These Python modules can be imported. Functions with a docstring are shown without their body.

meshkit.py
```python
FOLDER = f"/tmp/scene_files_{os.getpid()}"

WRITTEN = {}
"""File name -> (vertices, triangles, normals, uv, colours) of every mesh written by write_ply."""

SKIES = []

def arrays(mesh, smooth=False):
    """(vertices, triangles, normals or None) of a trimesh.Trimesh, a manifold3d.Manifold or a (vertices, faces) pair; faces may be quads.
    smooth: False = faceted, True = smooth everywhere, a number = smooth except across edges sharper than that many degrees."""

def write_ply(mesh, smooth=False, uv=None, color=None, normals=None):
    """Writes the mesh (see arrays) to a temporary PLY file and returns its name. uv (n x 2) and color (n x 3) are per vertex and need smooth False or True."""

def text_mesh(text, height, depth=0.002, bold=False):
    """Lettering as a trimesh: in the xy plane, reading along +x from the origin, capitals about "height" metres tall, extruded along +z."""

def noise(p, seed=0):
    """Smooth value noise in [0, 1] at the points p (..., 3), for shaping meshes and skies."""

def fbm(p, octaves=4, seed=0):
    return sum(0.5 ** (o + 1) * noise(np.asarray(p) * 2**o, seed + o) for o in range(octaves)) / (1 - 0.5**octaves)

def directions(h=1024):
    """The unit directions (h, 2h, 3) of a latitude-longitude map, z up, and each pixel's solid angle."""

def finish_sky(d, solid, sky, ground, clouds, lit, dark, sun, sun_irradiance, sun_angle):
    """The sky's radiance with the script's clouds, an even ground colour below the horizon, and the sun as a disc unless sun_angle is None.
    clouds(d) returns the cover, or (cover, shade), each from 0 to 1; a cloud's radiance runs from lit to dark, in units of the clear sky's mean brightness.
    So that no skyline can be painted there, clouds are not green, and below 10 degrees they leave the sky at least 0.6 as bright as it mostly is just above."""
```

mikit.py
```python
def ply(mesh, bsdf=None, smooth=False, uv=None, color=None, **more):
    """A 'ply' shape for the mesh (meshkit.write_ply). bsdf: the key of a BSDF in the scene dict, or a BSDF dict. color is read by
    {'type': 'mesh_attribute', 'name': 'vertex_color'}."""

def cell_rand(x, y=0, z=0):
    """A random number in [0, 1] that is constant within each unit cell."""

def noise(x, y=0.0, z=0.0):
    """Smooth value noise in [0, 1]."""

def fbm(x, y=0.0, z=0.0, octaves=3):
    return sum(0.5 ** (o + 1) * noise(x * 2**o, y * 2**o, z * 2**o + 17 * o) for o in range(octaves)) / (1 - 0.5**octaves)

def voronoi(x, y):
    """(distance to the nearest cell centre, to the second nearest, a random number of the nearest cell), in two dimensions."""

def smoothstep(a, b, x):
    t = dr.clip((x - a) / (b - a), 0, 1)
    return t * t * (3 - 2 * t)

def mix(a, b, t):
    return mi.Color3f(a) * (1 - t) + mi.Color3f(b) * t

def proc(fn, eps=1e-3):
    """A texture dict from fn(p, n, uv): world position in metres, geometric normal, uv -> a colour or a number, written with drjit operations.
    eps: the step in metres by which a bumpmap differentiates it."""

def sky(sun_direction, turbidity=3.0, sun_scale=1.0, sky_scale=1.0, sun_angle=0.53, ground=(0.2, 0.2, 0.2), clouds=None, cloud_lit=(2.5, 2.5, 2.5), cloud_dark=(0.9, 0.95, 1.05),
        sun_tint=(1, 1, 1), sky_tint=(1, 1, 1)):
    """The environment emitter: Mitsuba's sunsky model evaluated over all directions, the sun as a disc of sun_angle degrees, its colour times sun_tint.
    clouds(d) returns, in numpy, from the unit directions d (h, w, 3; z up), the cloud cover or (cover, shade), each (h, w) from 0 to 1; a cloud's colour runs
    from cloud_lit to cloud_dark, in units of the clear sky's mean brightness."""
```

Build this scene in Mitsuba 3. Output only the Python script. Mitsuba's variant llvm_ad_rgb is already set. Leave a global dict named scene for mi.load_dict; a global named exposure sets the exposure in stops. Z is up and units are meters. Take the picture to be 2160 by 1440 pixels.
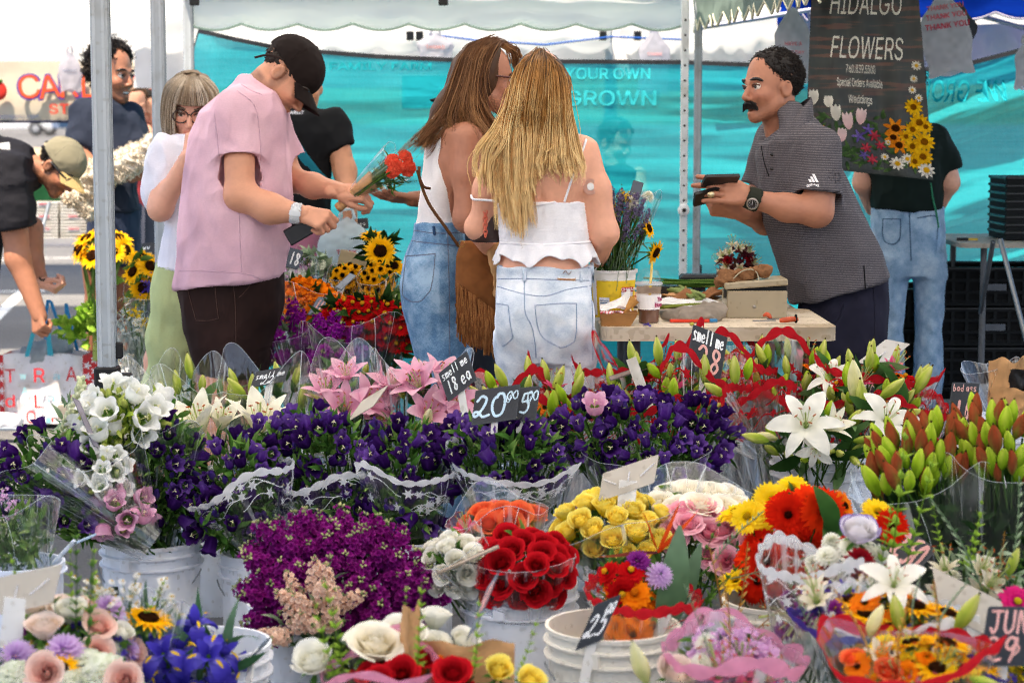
import math,numpy as np,trimesh,drjit as dr,mitsuba as mi,mikit,meshkit
from shapely.geometry import Polygon,LineString
from shapely import affinity
from mikit import proc,noise,fbm,smoothstep,mix,voronoi
T=mi.ScalarTransform4f
scene,labels={},{}
# camera, light, exposure
EYE,FOC=np.array([0.0,0.0,1.5]),4200.0
PITCH=math.atan2(450.0,FOC)
_t=[0.0,math.cos(PITCH),1.5-math.sin(PITCH)]
scene['camera']={'type':'thinlens','fov':2*math.degrees(math.atan(1080/FOC)),'fov_axis':'x','near_clip':.1,'far_clip':2000.,'to_world':T().look_at(origin=EYE.tolist(),target=_t,up=[0,0,1]),'aperture_radius':.009,'focus_distance':6.3}
SUN=(-.22,-.38,.90)
scene['sky']=mikit.sky(SUN,turbidity=3.2,sky_scale=.95,ground=(.22,.22,.22),clouds=lambda d:.08+.62*np.exp(-np.maximum(d[...,2],0)/.16),cloud_lit=(2.2,2.2,2.2))
exposure=2.87
# helpers
PI,cos,sin=math.pi,math.cos,math.sin
V3=lambda*a:np.array(a,float)
def unit(v):
 v=np.asarray(v,float);return v/(np.linalg.norm(v)+1e-12)
def P(px,py,d):
 """The point at distance d (along y) that stands at pixel (px, py) of the photograph."""
 u,v=(px-1080)/FOC,(720-py)/FOC
 w=V3(u,cos(PITCH)+v*sin(PITCH),-sin(PITCH)+v*cos(PITCH))
 return EYE+w*d/w[1]
S=lambda d:FOC/d
RAMPS,TAB={},[]
def lin(c):
 if isinstance(c,str):c=[int(c[i:i+2],16)/255 for i in(1,3,5)]
 c=np.asarray(c,float);return np.where(c<.04045,c/12.92,((c+.055)/1.055)**2.4)
def ramp(*cs):
 """A colour ramp of one to three sRGB colours; meshes carry its number in u and the place on it in v."""
 if cs not in RAMPS:
  s=[lin(c)for c in cs]
  s=[s[0]]*3 if len(s)==1 else[s[0],(s[0]+s[1])/2,s[1]]if len(s)==2 else s
  RAMPS[cs]=len(RAMPS);TAB.append(np.concatenate(s))
 return RAMPS[cs]+.5
class M:
 """vertices, triangles, (ramp, tone) per vertex"""
 def __init__(s,v,f,c=None):
  s.v,s.f=np.asarray(v,float).reshape(-1,3),np.asarray(f,int)
  if len(s.f)and s.f.shape[1]==4:s.f=np.vstack([s.f[:,[0,1,2]],s.f[:,[0,2,3]]])
  s.f=s.f.reshape(-1,3)
  s.c=np.zeros((len(s.v),2))if c is None else c
 def tf(s,A):A=np.asarray(A);return M(s.v@A[:3,:3].T+A[:3,3],s.f if np.linalg.det(A[:3,:3])>0 else s.f[:,::-1],s.c)
 def at(s,*p):return M(s.v+np.asarray(p if len(p)==3 else p[0],float),s.f,s.c)
 def sc(s,k):return M(s.v*k,s.f,s.c)
 def col(s,r,t=.5):
  c=np.empty((len(s.v),2));c[:,0]=r;c[:,1]=t;return M(s.v,s.f,c)
def J(*ms):
 ms=[m for m in(ms[0]if len(ms)==1 and not isinstance(ms[0],M)else ms)if m is not None]
 n=np.cumsum([0]+[len(m.v)for m in ms])
 return M(np.vstack([m.v for m in ms]),np.vstack([m.f+k for m,k in zip(ms,n)]),np.vstack([m.c for m in ms]))
def frame(o,x=None,y=None,z=None,s=1.0):
 """4x4 with origin o; z (or x) exact, the others made square to it"""
 if z is not None:
  z=unit(z);h=x if x is not None else(V3(1,0,0)if abs(z[0])<.9 else V3(0,1,0))
  yy=unit(np.cross(z,h));xx=np.cross(yy,z)
 else:
  xx=unit(x);z=unit(np.cross(xx,y));yy=np.cross(z,xx)
 A=np.eye(4);A[:3,0],A[:3,1],A[:3,2],A[:3,3]=xx*s,yy*s,z*s,o
 return A
def rotz(a):c,s_=cos(a),sin(a);A=np.eye(4);A[:2,:2]=[[c,-s_],[s_,c]];return A
def rotx(a):c,s_=cos(a),sin(a);A=np.eye(4);A[1:3,1:3]=[[c,-s_],[s_,c]];return A
def roty(a):c,s_=cos(a),sin(a);A=np.eye(4);A[0,0],A[0,2],A[2,0],A[2,2]=c,s_,-s_,c;return A
def from_tm(m,r,t=.5):return M(np.array(m.vertices),np.array(m.faces)).col(r,t)
def flat(m):
 """every triangle with corners of its own, for faceted shading"""
 return M(m.v[m.f].reshape(-1,3),np.arange(len(m.f)*3).reshape(-1,3),m.c[m.f].reshape(-1,2))
def box(sx,sy,sz,r,t=.5,ch=0.0):
 """box of full sizes centred at the origin, edges chamfered by ch"""
 a=np.array([sx,sy,sz])/2
 if ch<=0:return flat(from_tm(trimesh.creation.box((sx,sy,sz)),r,t))
 pts=[[s*(a[i]if i==k else a[i]-ch)for i,s in enumerate(sg)]for q3 in np.ndindex(2,2,2)for k in range(3)for sg in[[1-2*q for q in q3]]]
 return flat(from_tm(trimesh.convex.convex_hull(np.array(pts)),r,t))
def tube(pts,rad,r,n=6,t=.5,cap=True):
 p=np.asarray(pts,float);k=len(p);rad=np.broadcast_to(np.asarray(rad,float),(k,))
 tg=np.gradient(p,axis=0);tg/=np.linalg.norm(tg,axis=1,keepdims=True)+1e-12
 a=np.cross(tg,[0,0,1.0]if abs(tg[:,2]).max()<.95 else[.3,1.0,.1]);a/=np.linalg.norm(a,axis=1,keepdims=True)+1e-12
 b=np.cross(tg,a);an=np.arange(n)*2*PI/n
 v=p[:,None]+rad[:,None,None]*(np.cos(an)[None,:,None]*a[:,None]+np.sin(an)[None,:,None]*b[:,None])
 v=v.reshape(-1,3);i,j=np.meshgrid(np.arange(k-1),np.arange(n),indexing='ij')
 f=np.stack([i*n+j,i*n+(j+1)%n,(i+1)*n+(j+1)%n,(i+1)*n+j],-1).reshape(-1,4)[:,::-1]
 m=M(v,f)
 if cap:
  v=np.vstack([v,p[0],p[-1]]);q=np.arange(n)
  m=M(v,np.vstack([m.f,np.stack([q,(q+1)%n,0*q+len(v)-2],1),np.stack([(k-1)*n+(q+1)%n,(k-1)*n+q,0*q+len(v)-1],1)]))
 m=m.col(r)
 tt=np.broadcast_to(np.asarray(t,float),(k,));m.c[:k*n,1]=np.repeat(tt,n);m.c[k*n:,1]=[tt[0],tt[-1]][:max(len(m.v)-k*n,0)]
 return m
def lathe(prof,r,n=24,t=None,squash=1.0):
 """profile of (radius, z) turned about z; repeat a point for a crease"""
 p=np.asarray(prof,float);k=len(p);an=np.arange(n)*2*PI/n
 v=np.stack([p[:,:1]*np.cos(an),p[:,:1]*np.sin(an)*squash,np.repeat(p[:,1:2],n,1)],-1).reshape(-1,3)
 i,j=np.meshgrid(np.arange(k-1),np.arange(n),indexing='ij')
 f=np.stack([i*n+j,i*n+(j+1)%n,(i+1)*n+(j+1)%n,(i+1)*n+j],-1).reshape(-1,4)
 m=M(v,f).col(r)
 if t is not None:m.c[:,1]=np.repeat(np.asarray(t,float),n)
 return m
def grid(fn,nu,nv,r,t=.5):
 """sheet fn(u, v) -> points, u and v from 0 to 1; t a number or fn(u, v)"""
 u,v=np.meshgrid(np.linspace(0,1,nu),np.linspace(0,1,nv),indexing='ij')
 p=np.stack(np.broadcast_arrays(*fn(u,v)),-1).reshape(-1,3)
 i,j=np.meshgrid(np.arange(nu-1),np.arange(nv-1),indexing='ij')
 f=np.stack([i*nv+j,(i+1)*nv+j,(i+1)*nv+j+1,i*nv+j+1],-1).reshape(-1,4)
 m=M(p,f).col(r);m.c[:,1]=(t(u,v)if callable(t)else u*0+t).ravel();return m
def thick(m,h):
 """a sheet given the thickness h, with its open edge closed"""
 tm=trimesh.Trimesh(m.v,m.f,process=False);n=np.array(tm.vertex_normals)
 e=np.sort(tm.edges,axis=1);od=tm.edges
 _,inv,cnt=np.unique(e,axis=0,return_inverse=True,return_counts=True)
 b=od[cnt[inv]==1];k=len(m.v)
 side=np.vstack([np.stack([b[:,1],b[:,0],b[:,0]+k],1),np.stack([b[:,1],b[:,0]+k,b[:,1]+k],1)])
 return M(np.vstack([m.v+n*h/2,m.v-n*h/2]),np.vstack([m.f,m.f[:,::-1]+k,side]),np.vstack([m.c,m.c]))
def prism(poly,h,r,t=.5):
 """shapely polygon in xy, from z = 0 to h"""
 gs=[g for g in getattr(poly,'geoms',[poly])if g.area>1e-9]
 return flat(J([from_tm(trimesh.creation.extrude_polygon(g,h,engine='earcut'),r,t)for g in gs]))
def blob(rad,r,t=.5,sub=2):
 m=trimesh.creation.icosphere(sub,1.0);return M(m.vertices*np.asarray(rad),m.faces).col(r,t)
def word(text,h,r,t=.5,depth=.002,bold=False):return flat(from_tm(meshkit.text_mesh(text,h,depth,bold),r,t))
def stroke(pts,w,r,t=.5,h=.0015,closed=False):
 """hand-drawn line: flat ribbon of width w along points in xy"""
 g=LineString(pts if not closed else list(pts)+[pts[0]]).buffer(w/2,resolution=3);return prism(g,h,r,t)
# scene entries
def numbered(key):
 if not any(k==key or k.startswith(key+'__')for k in TAKEN):TAKEN.add(key);return key
 i=1
 while f'{key}_{i:03d}' in TAKEN:i+=1
 TAKEN.add(f'{key}_{i:03d}');return f'{key}_{i:03d}'
TAKEN,NEXT=set(),{}
def newkey(key):
 n=NEXT.get(key,0);NEXT[key]=n+1
 return key if n==0 else f'{key}_{n:03d}'
def make(m,bsdf,smooth=True):return mikit.ply((m.v,m.f),bsdf,smooth=smooth,uv=m.c)
def thing(name,label,cat,group=None):
 k=newkey(name);labels[k]={'label':label,'category':cat}
 if group:labels[k]['group']=group
 return k
def put(name,m,bsdf,parent=None,smooth=True,label=None,cat=None,group=None,kind=None,A=None):
 """ONE entry of scene: a part of parent, or a thing that is one mesh"""
 k=newkey(parent+'__'+name)if parent else newkey(name)
 d=dict(m)if isinstance(m,dict)else make(m,bsdf,smooth)
 if A is not None:d['to_world']=T(np.asarray(A,float).tolist())
 scene[k]=d
 e={a:b for a,b in(('label',label),('category',cat),('group',group),('kind',kind))if b}
 if e:labels[k]=e
 return k
# solids from blended primitives (bodies, cloth)
def C(a,b,ra,rb=None,k=.02,op=1,flat=None,cut=()):return('c',np.asarray(a,float),np.asarray(b,float),ra,ra if rb is None else rb,k,op,flat,cut)
def E(c,r,R=None,k=.02,op=1,cut=()):return('e',np.asarray(c,float),np.broadcast_to(np.asarray(r,float),(3,)),np.eye(3)if R is None else np.asarray(R,float),k,op,cut)
def L(rows,k=.02,op=1,pw=2.0,cut=()):return('l',np.asarray(sorted(map(tuple,rows)),float),k,op,pw,cut)
def _bound(p):
 if p[0]=='c':return np.minimum(p[1]-p[3],p[2]-p[4]),np.maximum(p[1]+p[3],p[2]+p[4])
 if p[0]=='e':m=p[2].max()if not np.allclose(p[3],np.eye(3))else p[2];return p[1]-m,p[1]+m
 q=p[1];return V3((q[:,1]-q[:,3]).min(),(q[:,2]-q[:,4]).min(),q[0,0]),V3((q[:,1]+q[:,3]).max(),(q[:,2]+q[:,4]).max(),q[-1,0])
def _dist(p,X,Y,Z):
 if p[0]=='c':
  a,b,ra,rb=p[1:5];px,py,pz=X-a[0],Y-a[1],Z-a[2];ab=b-a
  if p[7]is not None:
   ax,k=unit(p[7][0]),p[7][1]-1;w=px*ax[0]+py*ax[1]+pz*ax[2];px,py,pz=px+k*w*ax[0],py+k*w*ax[1],pz+k*w*ax[2]
   ab=ab+k*(ab@ax)*ax
  h=np.clip((px*ab[0]+py*ab[1]+pz*ab[2])/(ab@ab+1e-12),0,1)
  d=np.sqrt((px-ab[0]*h)**2+(py-ab[1]*h)**2+(pz-ab[2]*h)**2)-(ra+(rb-ra)*h)
 elif p[0]=='e':
  c,r,R=p[1:4];q=[(X-c[0])*R[i,0]+(Y-c[1])*R[i,1]+(Z-c[2])*R[i,2]for i in range(3)]
  k0=np.sqrt(sum((q[i]/r[i])**2 for i in range(3)));k1=np.sqrt(sum((q[i]/r[i]**2)**2 for i in range(3)))+1e-9
  d=k0*(k0-1)/k1
 else:
  q,pw=p[1],p[4];zz=Z[0,0];cx,cy,a,b=(np.interp(zz,q[:,0],q[:,i])for i in(1,2,3,4))
  if pw==2.0:e=np.sqrt(((X-cx)/a)**2+((Y-cy)/b)**2)
  else:e=(np.abs((X-cx)/a)**pw+np.abs((Y-cy)/b)**pw)**(1/pw)
  d=(e-1)*np.minimum(a,b);d=np.maximum(d,np.maximum(q[0,0]-Z,Z-q[-1,0]))
 for o,n in p[-1]:d=np.maximum(d,(X-o[0])*n[0]+(Y-o[1])*n[1]+(Z-o[2])*n[2])
 return d
def solid(prims,h=.008,cuts=(),fold=None):
 """Surface of the smooth union (op 1) / difference (op -1) of primitives, by surface nets. fold(V, N) -> displacement along normals."""
 bs=[_bound(p)for p in prims if(p[6]if p[0]=='c' else p[5]if p[0]=='e' else p[3])>0]
 lo,hi=np.min([b[0]for b in bs],0)-3*h,np.max([b[1]for b in bs],0)+3*h
 n=np.ceil((hi-lo)/h).astype(int)+1;D=np.full(n,.06);ax=[lo[i]+h*np.arange(n[i])for i in range(3)]
 for p in prims:
  k,op=(p[5],p[6])if p[0]=='c' else(p[4],p[5])if p[0]=='e' else(p[2],p[3])
  b=_bound(p);m=k+2*h+.012
  i0,i1=np.clip(np.floor((b[0]-m-lo)/h).astype(int),0,n),np.clip(np.ceil((b[1]+m-lo)/h).astype(int)+1,0,n)
  if(i1<=i0).any():continue
  sl=tuple(slice(a,c)for a,c in zip(i0,i1));X,Y,Z=ax[0][sl[0]][:,None,None],ax[1][sl[1]][None,:,None],ax[2][sl[2]][None,None,:]
  d=_dist(p,X,Y,Z);o=D[sl]
  if op>0:t=np.clip(.5+.5*(o-d)/k,0,1);D[sl]=o*(1-t)+d*t-k*t*(1-t)
  else:t=np.clip(.5-.5*(o+d)/k,0,1);D[sl]=o*(1-t)-d*t+k*t*(1-t)
 X,Y,Z=ax[0][:,None,None],ax[1][None,:,None],ax[2][None,None,:]
 for o,nn in cuts:D=np.maximum(D,(X-o[0])*nn[0]+(Y-o[1])*nn[1]+(Z-o[2])*nn[2])
 D[0]=D[-1]=.05;D[:,0]=D[:,-1]=.05;D[:,:,0]=D[:,:,-1]=.05
 s=D<0;q=s[:-1,:-1,:-1].astype(np.int8);cor=list(np.ndindex(2,2,2));q=q*0
 for c in cor:q+=s[c[0]:n[0]-1+c[0],c[1]:n[1]-1+c[1],c[2]:n[2]-1+c[2]]
 act=np.argwhere((q>0)&(q<8));idx=np.full(q.shape,-1,np.int64);idx[tuple(act.T)]=np.arange(len(act))
 val=np.stack([D[act[:,0]+c[0],act[:,1]+c[1],act[:,2]+c[2]]for c in cor],1);ca=np.array(cor,float)
 acc,cnt=np.zeros((len(act),3)),np.zeros((len(act),1))
 for i in range(8):
  for j in range(i+1,8):
   if abs(ca[i]-ca[j]).sum()!=1:continue
   a,b=val[:,i],val[:,j];x=(a<0)!=(b<0);t=np.where(x,a/np.where(x,a-b,1),0)[:,None]
   acc+=x[:,None]*(ca[i]+t*(ca[j]-ca[i]));cnt+=x[:,None]
 v=lo+h*(act+acc/cnt);F=[]
 for k in range(3):
  o=[1,1,1];o[k]=0;e=[slice(1,-1)]*3;e[k]=slice(0,-1);e2=list(e);e2[k]=slice(1,None)
  a,b=s[tuple(e)],s[tuple(e2)];ed=np.argwhere(a!=b)+np.array(o)
  inside=s[tuple(ed.T)];u,w=[(1,2),(2,0),(0,1)][k];du,dw=np.eye(3,dtype=int)[u],np.eye(3,dtype=int)[w]
  Q=np.stack([idx[tuple((ed-x).T)]for x in(du*0,du,du+dw,dw)],1)
  F.append(np.where(inside[:,None],Q,Q[:,::-1]))
 m=M(v,np.vstack(F))
 if fold is not None:
  nn=normals(m);m.v=m.v+nn*np.asarray(fold(m.v,nn)).reshape(-1,1)
 return m
def normals(m):
 n=np.zeros_like(m.v);f=np.cross(m.v[m.f[:,1]]-m.v[m.f[:,0]],m.v[m.f[:,2]]-m.v[m.f[:,0]])
 for k in range(3):np.add.at(n,m.f[:,k],f)
 return n/(np.linalg.norm(n,axis=1,keepdims=True)+1e-20)
def folds(amp,scale=(9,9,5),seed=0,ridge=True):
 """cloth folds: ridged noise stretched along one axis"""
 def f(V,N):
  w=meshkit.fbm(V*np.array(scale)+seed*7.3,3,seed);w2=meshkit.noise(V*np.array(scale)*2.3+seed,seed+5)
  w3=meshkit.fbm(V*np.array(scale)*.55+seed*3.1,2,seed+9);return amp*1.5*((np.abs(w-.5)*-4+.42 if ridge else(w-.5)*2)+.5*(w2-.5)+1.1*(np.abs(w3-.5)*-4+.38))
 return f
def sm(a,b,x):t=np.clip((np.asarray(x,float)-a)/(b-a),0,1);return t*t*(3-2*t)
# materials
PALTAB=[None]
def pal_raw(uv):
 if PALTAB[0]is None:PALTAB[0]=mi.Float(np.concatenate(TAB).astype(np.float32))
 tab=PALTAB[0];t=dr.clip(uv.y,0,1)*2;k=dr.select(t>1,mi.UInt32(1),mi.UInt32(0));fr=t-mi.Float(k)
 b=mi.UInt32(dr.maximum(uv.x,0))*9+k*3
 g=[dr.lerp(dr.gather(mi.Float,tab,b+c),dr.gather(mi.Float,tab,b+c+3),fr)for c in range(3)]
 return mi.Color3f(*g)
def pal(p,n,uv):return pal_raw(uv)*(.86+.28*noise(p.x*45,p.y*45,p.z*45))
def pal_cloth(p,n,uv):return pal_raw(uv)*(.88+.16*fbm(p.x*9,p.y*9,p.z*9)+.10*noise(p.x*260,p.y*260,p.z*260))
def pal_skin(p,n,uv):return pal_raw(uv)*mi.Color3f(1,.97,.95)*(.9+.14*fbm(p.x*55,p.y*55,p.z*55)+.05*noise(p.x*300,p.y*300,p.z*300))
def pal_worn(p,n,uv):
 d=smoothstep(.52,.8,fbm(p.x*14,p.y*14,p.z*9))*.35+smoothstep(.70,.86,noise(p.x*90,p.y*90,p.z*60))*.3
 return pal_raw(uv)*(1-d*mi.Color3f(.55,.62,.75))
PAL={k:proc(f)for k,f in(('p',pal),('c',pal_cloth),('s',pal_skin),('w',pal_worn))}
def two(b):return{'type':'twosided','b':b}
def mat(name,**k):scene[name]=two({'type':'principled',**k})
scene['petal']={'type':'principledthin','base_color':PAL['p'],'roughness':.55,'diff_trans':.55,'spec_trans':0.0}
scene['leaf']={'type':'principledthin','base_color':PAL['p'],'roughness':.38,'diff_trans':.45,'spec_trans':0.0}
mat('matte',base_color=PAL['p'],roughness=.85,specular=.25)
def wrinkle(p,n,uv):return 1-dr.abs(2*fbm(p.x*15+2*noise(p.x*5,p.y*5,p.z*5),p.y*15,p.z*8,2)-1)+.10*noise(p.x*380,p.y*380,p.z*380)
def bumped(name,sc,f=wrinkle,**k):scene[name]=two({'type':'bumpmap','b':{'type':'principled',**k},'t':proc(f,2e-3),'scale':sc})
bumped('cloth',.011,base_color=PAL['c'],roughness=.9,specular=.15,sheen=.2)
mat('gloss',base_color=PAL['w'],roughness=.33,specular=.5)
mat('plastic',base_color=PAL['w'],roughness=.5,specular=.4)
bumped('skin',.0007,lambda p,n,uv:fbm(p.x*70,p.y*70,p.z*70,2)+.5*noise(p.x*330,p.y*330,p.z*330),base_color=PAL['s'],roughness=.44,specular=.4)
mat('hair',base_color=PAL['p'],roughness=.5,specular=.28,anisotropic=.3)
mat('metal',base_color=PAL['w'],roughness=.3,metallic=.85)
def film_haze(p,n,uv):
 s=noise(uv.x*70,uv.y*1.3,3);s2=noise(uv.x*19,uv.y*.8,8)
 return .008+.55*smoothstep(.76,.86,s)*smoothstep(.35,.75,s2)+.05*smoothstep(.6,.9,noise(p.x*30,p.y*30,p.z*12))
scene['film']={'type':'blendbsdf','weight':proc(film_haze),'a':{'type':'thindielectric','int_ior':1.52},'b':{'type':'principledthin','base_color':{'type':'rgb','value':[.86,.89,.92]},'roughness':.22,'diff_trans':1.1,'spec_trans':0.0}}
scene['filmwhite']={'type':'principledthin','base_color':PAL['p'],'roughness':.3,'diff_trans':1.1,'spec_trans':.0}
scene['glass']={'type':'thindielectric','int_ior':1.45}
scene['thin_canvas']={'type':'principledthin','base_color':{'type':'rgb','value':[.90,.90,.88]},'roughness':.9,'diff_trans':1.15,'spec_trans':0.0}
scene['pale_canvas']={'type':'principledthin','base_color':{'type':'rgb','value':[.90,.925,.90]},'roughness':.9,'diff_trans':1.15,'spec_trans':0.0}
scene['canvas']={'type':'principledthin','base_color':PAL['c'],'roughness':.9,'diff_trans':.75,'spec_trans':0.0}
def asph(p,n,uv):
 s=noise(p.x*210,p.y*210);l=fbm(p.x*.7,p.y*.7,0,4);cr=smoothstep(.47,.5,noise(p.x*1.3+3*noise(p.x*2,p.y*2),p.y*1.3))*smoothstep(.53,.5,noise(p.x*1.3+3*noise(p.x*2,p.y*2),p.y*1.3))
 return mix((.062,.063,.068),(.20,.20,.20),.35*s+.65*l)*(1-.45*cr*smoothstep(.45,.6,l))
scene['asphalt']=two({'type':'bumpmap','b':{'type':'principled','base_color':proc(asph),'roughness':.85,'specular':.25},'t':proc(lambda p,n,uv:noise(p.x*150,p.y*150)+.5*noise(p.x*320,p.y*320)),'scale':.0025})
mat('paint',base_color=proc(lambda p,n,uv:mix((.33,.33,.32),(.72,.72,.70),smoothstep(.25,.5,fbm(p.x*12,p.y*12,0,4)))),roughness=.7)
mat('soil',base_color=proc(lambda p,n,uv:mix((.20,.15,.09),(.42,.34,.2),fbm(p.x*1.5,p.y*1.5,p.z,4))),roughness=.95)
mat('scrub',base_color=proc(lambda p,n,uv:mix((.05,.07,.03),(.20,.19,.10),fbm(p.x*.9,p.y*.9,p.z*2,4))),roughness=.95)
scene['mesh_cloth']={'type':'blendbsdf','weight':.30,'a':{'type':'principledthin','base_color':proc(lambda p,n,uv:mix((.008,.34,.42),(.03,.48,.56),.6*noise(p.x*2,0,p.z*260)+.4*noise(p.x*420,0,p.z*30))),'roughness':.42,'diff_trans':.85,'spec_trans':0.0},'b':{'type':'thindielectric','int_ior':1.02,'specular_transmittance':{'type':'rgb','value':[.35,.92,.95]}}}
# ground and far setting
WH,CREAM,BLK=ramp('#e9e9ee'),ramp('#e4dcc8'),ramp('#0d0d0f')
GX=np.array([-400,-60,-20,-6,-2,2,6,20,60,400.]);GY=np.array([-300,-20,0,4,8,12,16,20,24,28,40,60,90,120,200,600.])
def gz(y):return np.interp(y,[26,60,110,200,600],[0,.55,1.16,1.8,3.])
gx,gy=np.meshgrid(GX,GY,indexing='ij')
gm=grid(lambda u,v:(gx,gy,gz(gy)),len(GX),len(GY),WH)
put('asphalt_ground',gm,'asphalt',smooth=True,kind='structure',label='grey sunlit asphalt of the market car park')
def strip(p,q,w,z=.004):
 p,q=V3(*p[:2]),V3(*q[:2]);n=unit(V3(-(q-p)[1],(q-p)[0]))*w/2
 return M([[*(p-n),z],[*(q-n),z],[*(q+n),z],[*(p+n),z]],[[0,1,2,3]])
def G(px,py):
 """ground point at a pixel"""
 t=(py-270)/FOC;return P(px,py,1.5/t*1.0)if t>0 else None
for a,b,lab in(((-60,720),(75,588),'white painted bay line slanting beside the bending man'),((-80,548),(160,543),'white painted bay line crossing behind the sunflowers'),((-80,616),(95,613),'second white bay line nearer the shopping bag')):
 put('parking_line',strip(G(*a),G(*b),.1),'paint',smooth=False,label=lab,kind='structure')
hx=np.linspace(-260,260,70)
hills=grid(lambda u,v:(-260+520*u,240+160*v,1.5+v**.5*(22+9*meshkit.fbm(np.stack([u*14,v*3,u*0],-1),4))-1.0),90,16,WH)
put('hillside',hills,'scrub',smooth=True,kind='structure',label='dry green hillside beyond the car park')
bank=grid(lambda u,v:(-60+50*u,48+10*v,gz(48+10*v)+.12+.5*np.sin(v*PI)*(.6+.5*meshkit.noise(np.stack([u*30,v*3,u*0],-1)))),60,8,WH)
put('dirt_bank',bank,'soil',smooth=True,kind='structure',label='low bank of dry yellow earth behind the berry stand')
rng=np.random.default_rng(5)
def shrub(c,r,lab,n=420):
 d=rng.normal(size=(n,3));d/=np.linalg.norm(d,axis=1,keepdims=True);p=d*rng.uniform(.5,1,(n,1))*np.array([r,r,r*.62])
 a,b=rng.normal(size=(n,3)),rng.normal(size=(n,3));s=r*.16
 v=np.stack([p,p+s*a,p+s*b],1).reshape(-1,3);m=M(v+c,np.arange(3*n).reshape(-1,3)).col(ramp('#27331c','#6d7546'));m.c[:,1]=np.repeat(rng.uniform(0,1,n),3)
 t=thing('shrub',lab,'shrub','shrubs along the far edge of the car park');put('crown',m,'leaf',t,smooth=False)
 put('trunk',tube([[c[0],c[1],c[2]-r*.7],[c[0]+.1,c[1],c[2]]],[.15,.05],ramp('#4a3a2a')),'matte',t)
for i,(px,py,r)in enumerate(((20,128,2.6),(95,122,2.3),(175,125,2.2),(268,126,2.4),(300,118,2.0),(385,112,2.8))):
 shrub(P(px,py,150),r,['olive shrub on the far edge above the banner start','olive shrub above the first letters of the banner','olive shrub left of the navy shirt man','olive shrub between the two left poles','second olive shrub between the two left poles','dark shrub beside the blue cloth edge'][i])
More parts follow.
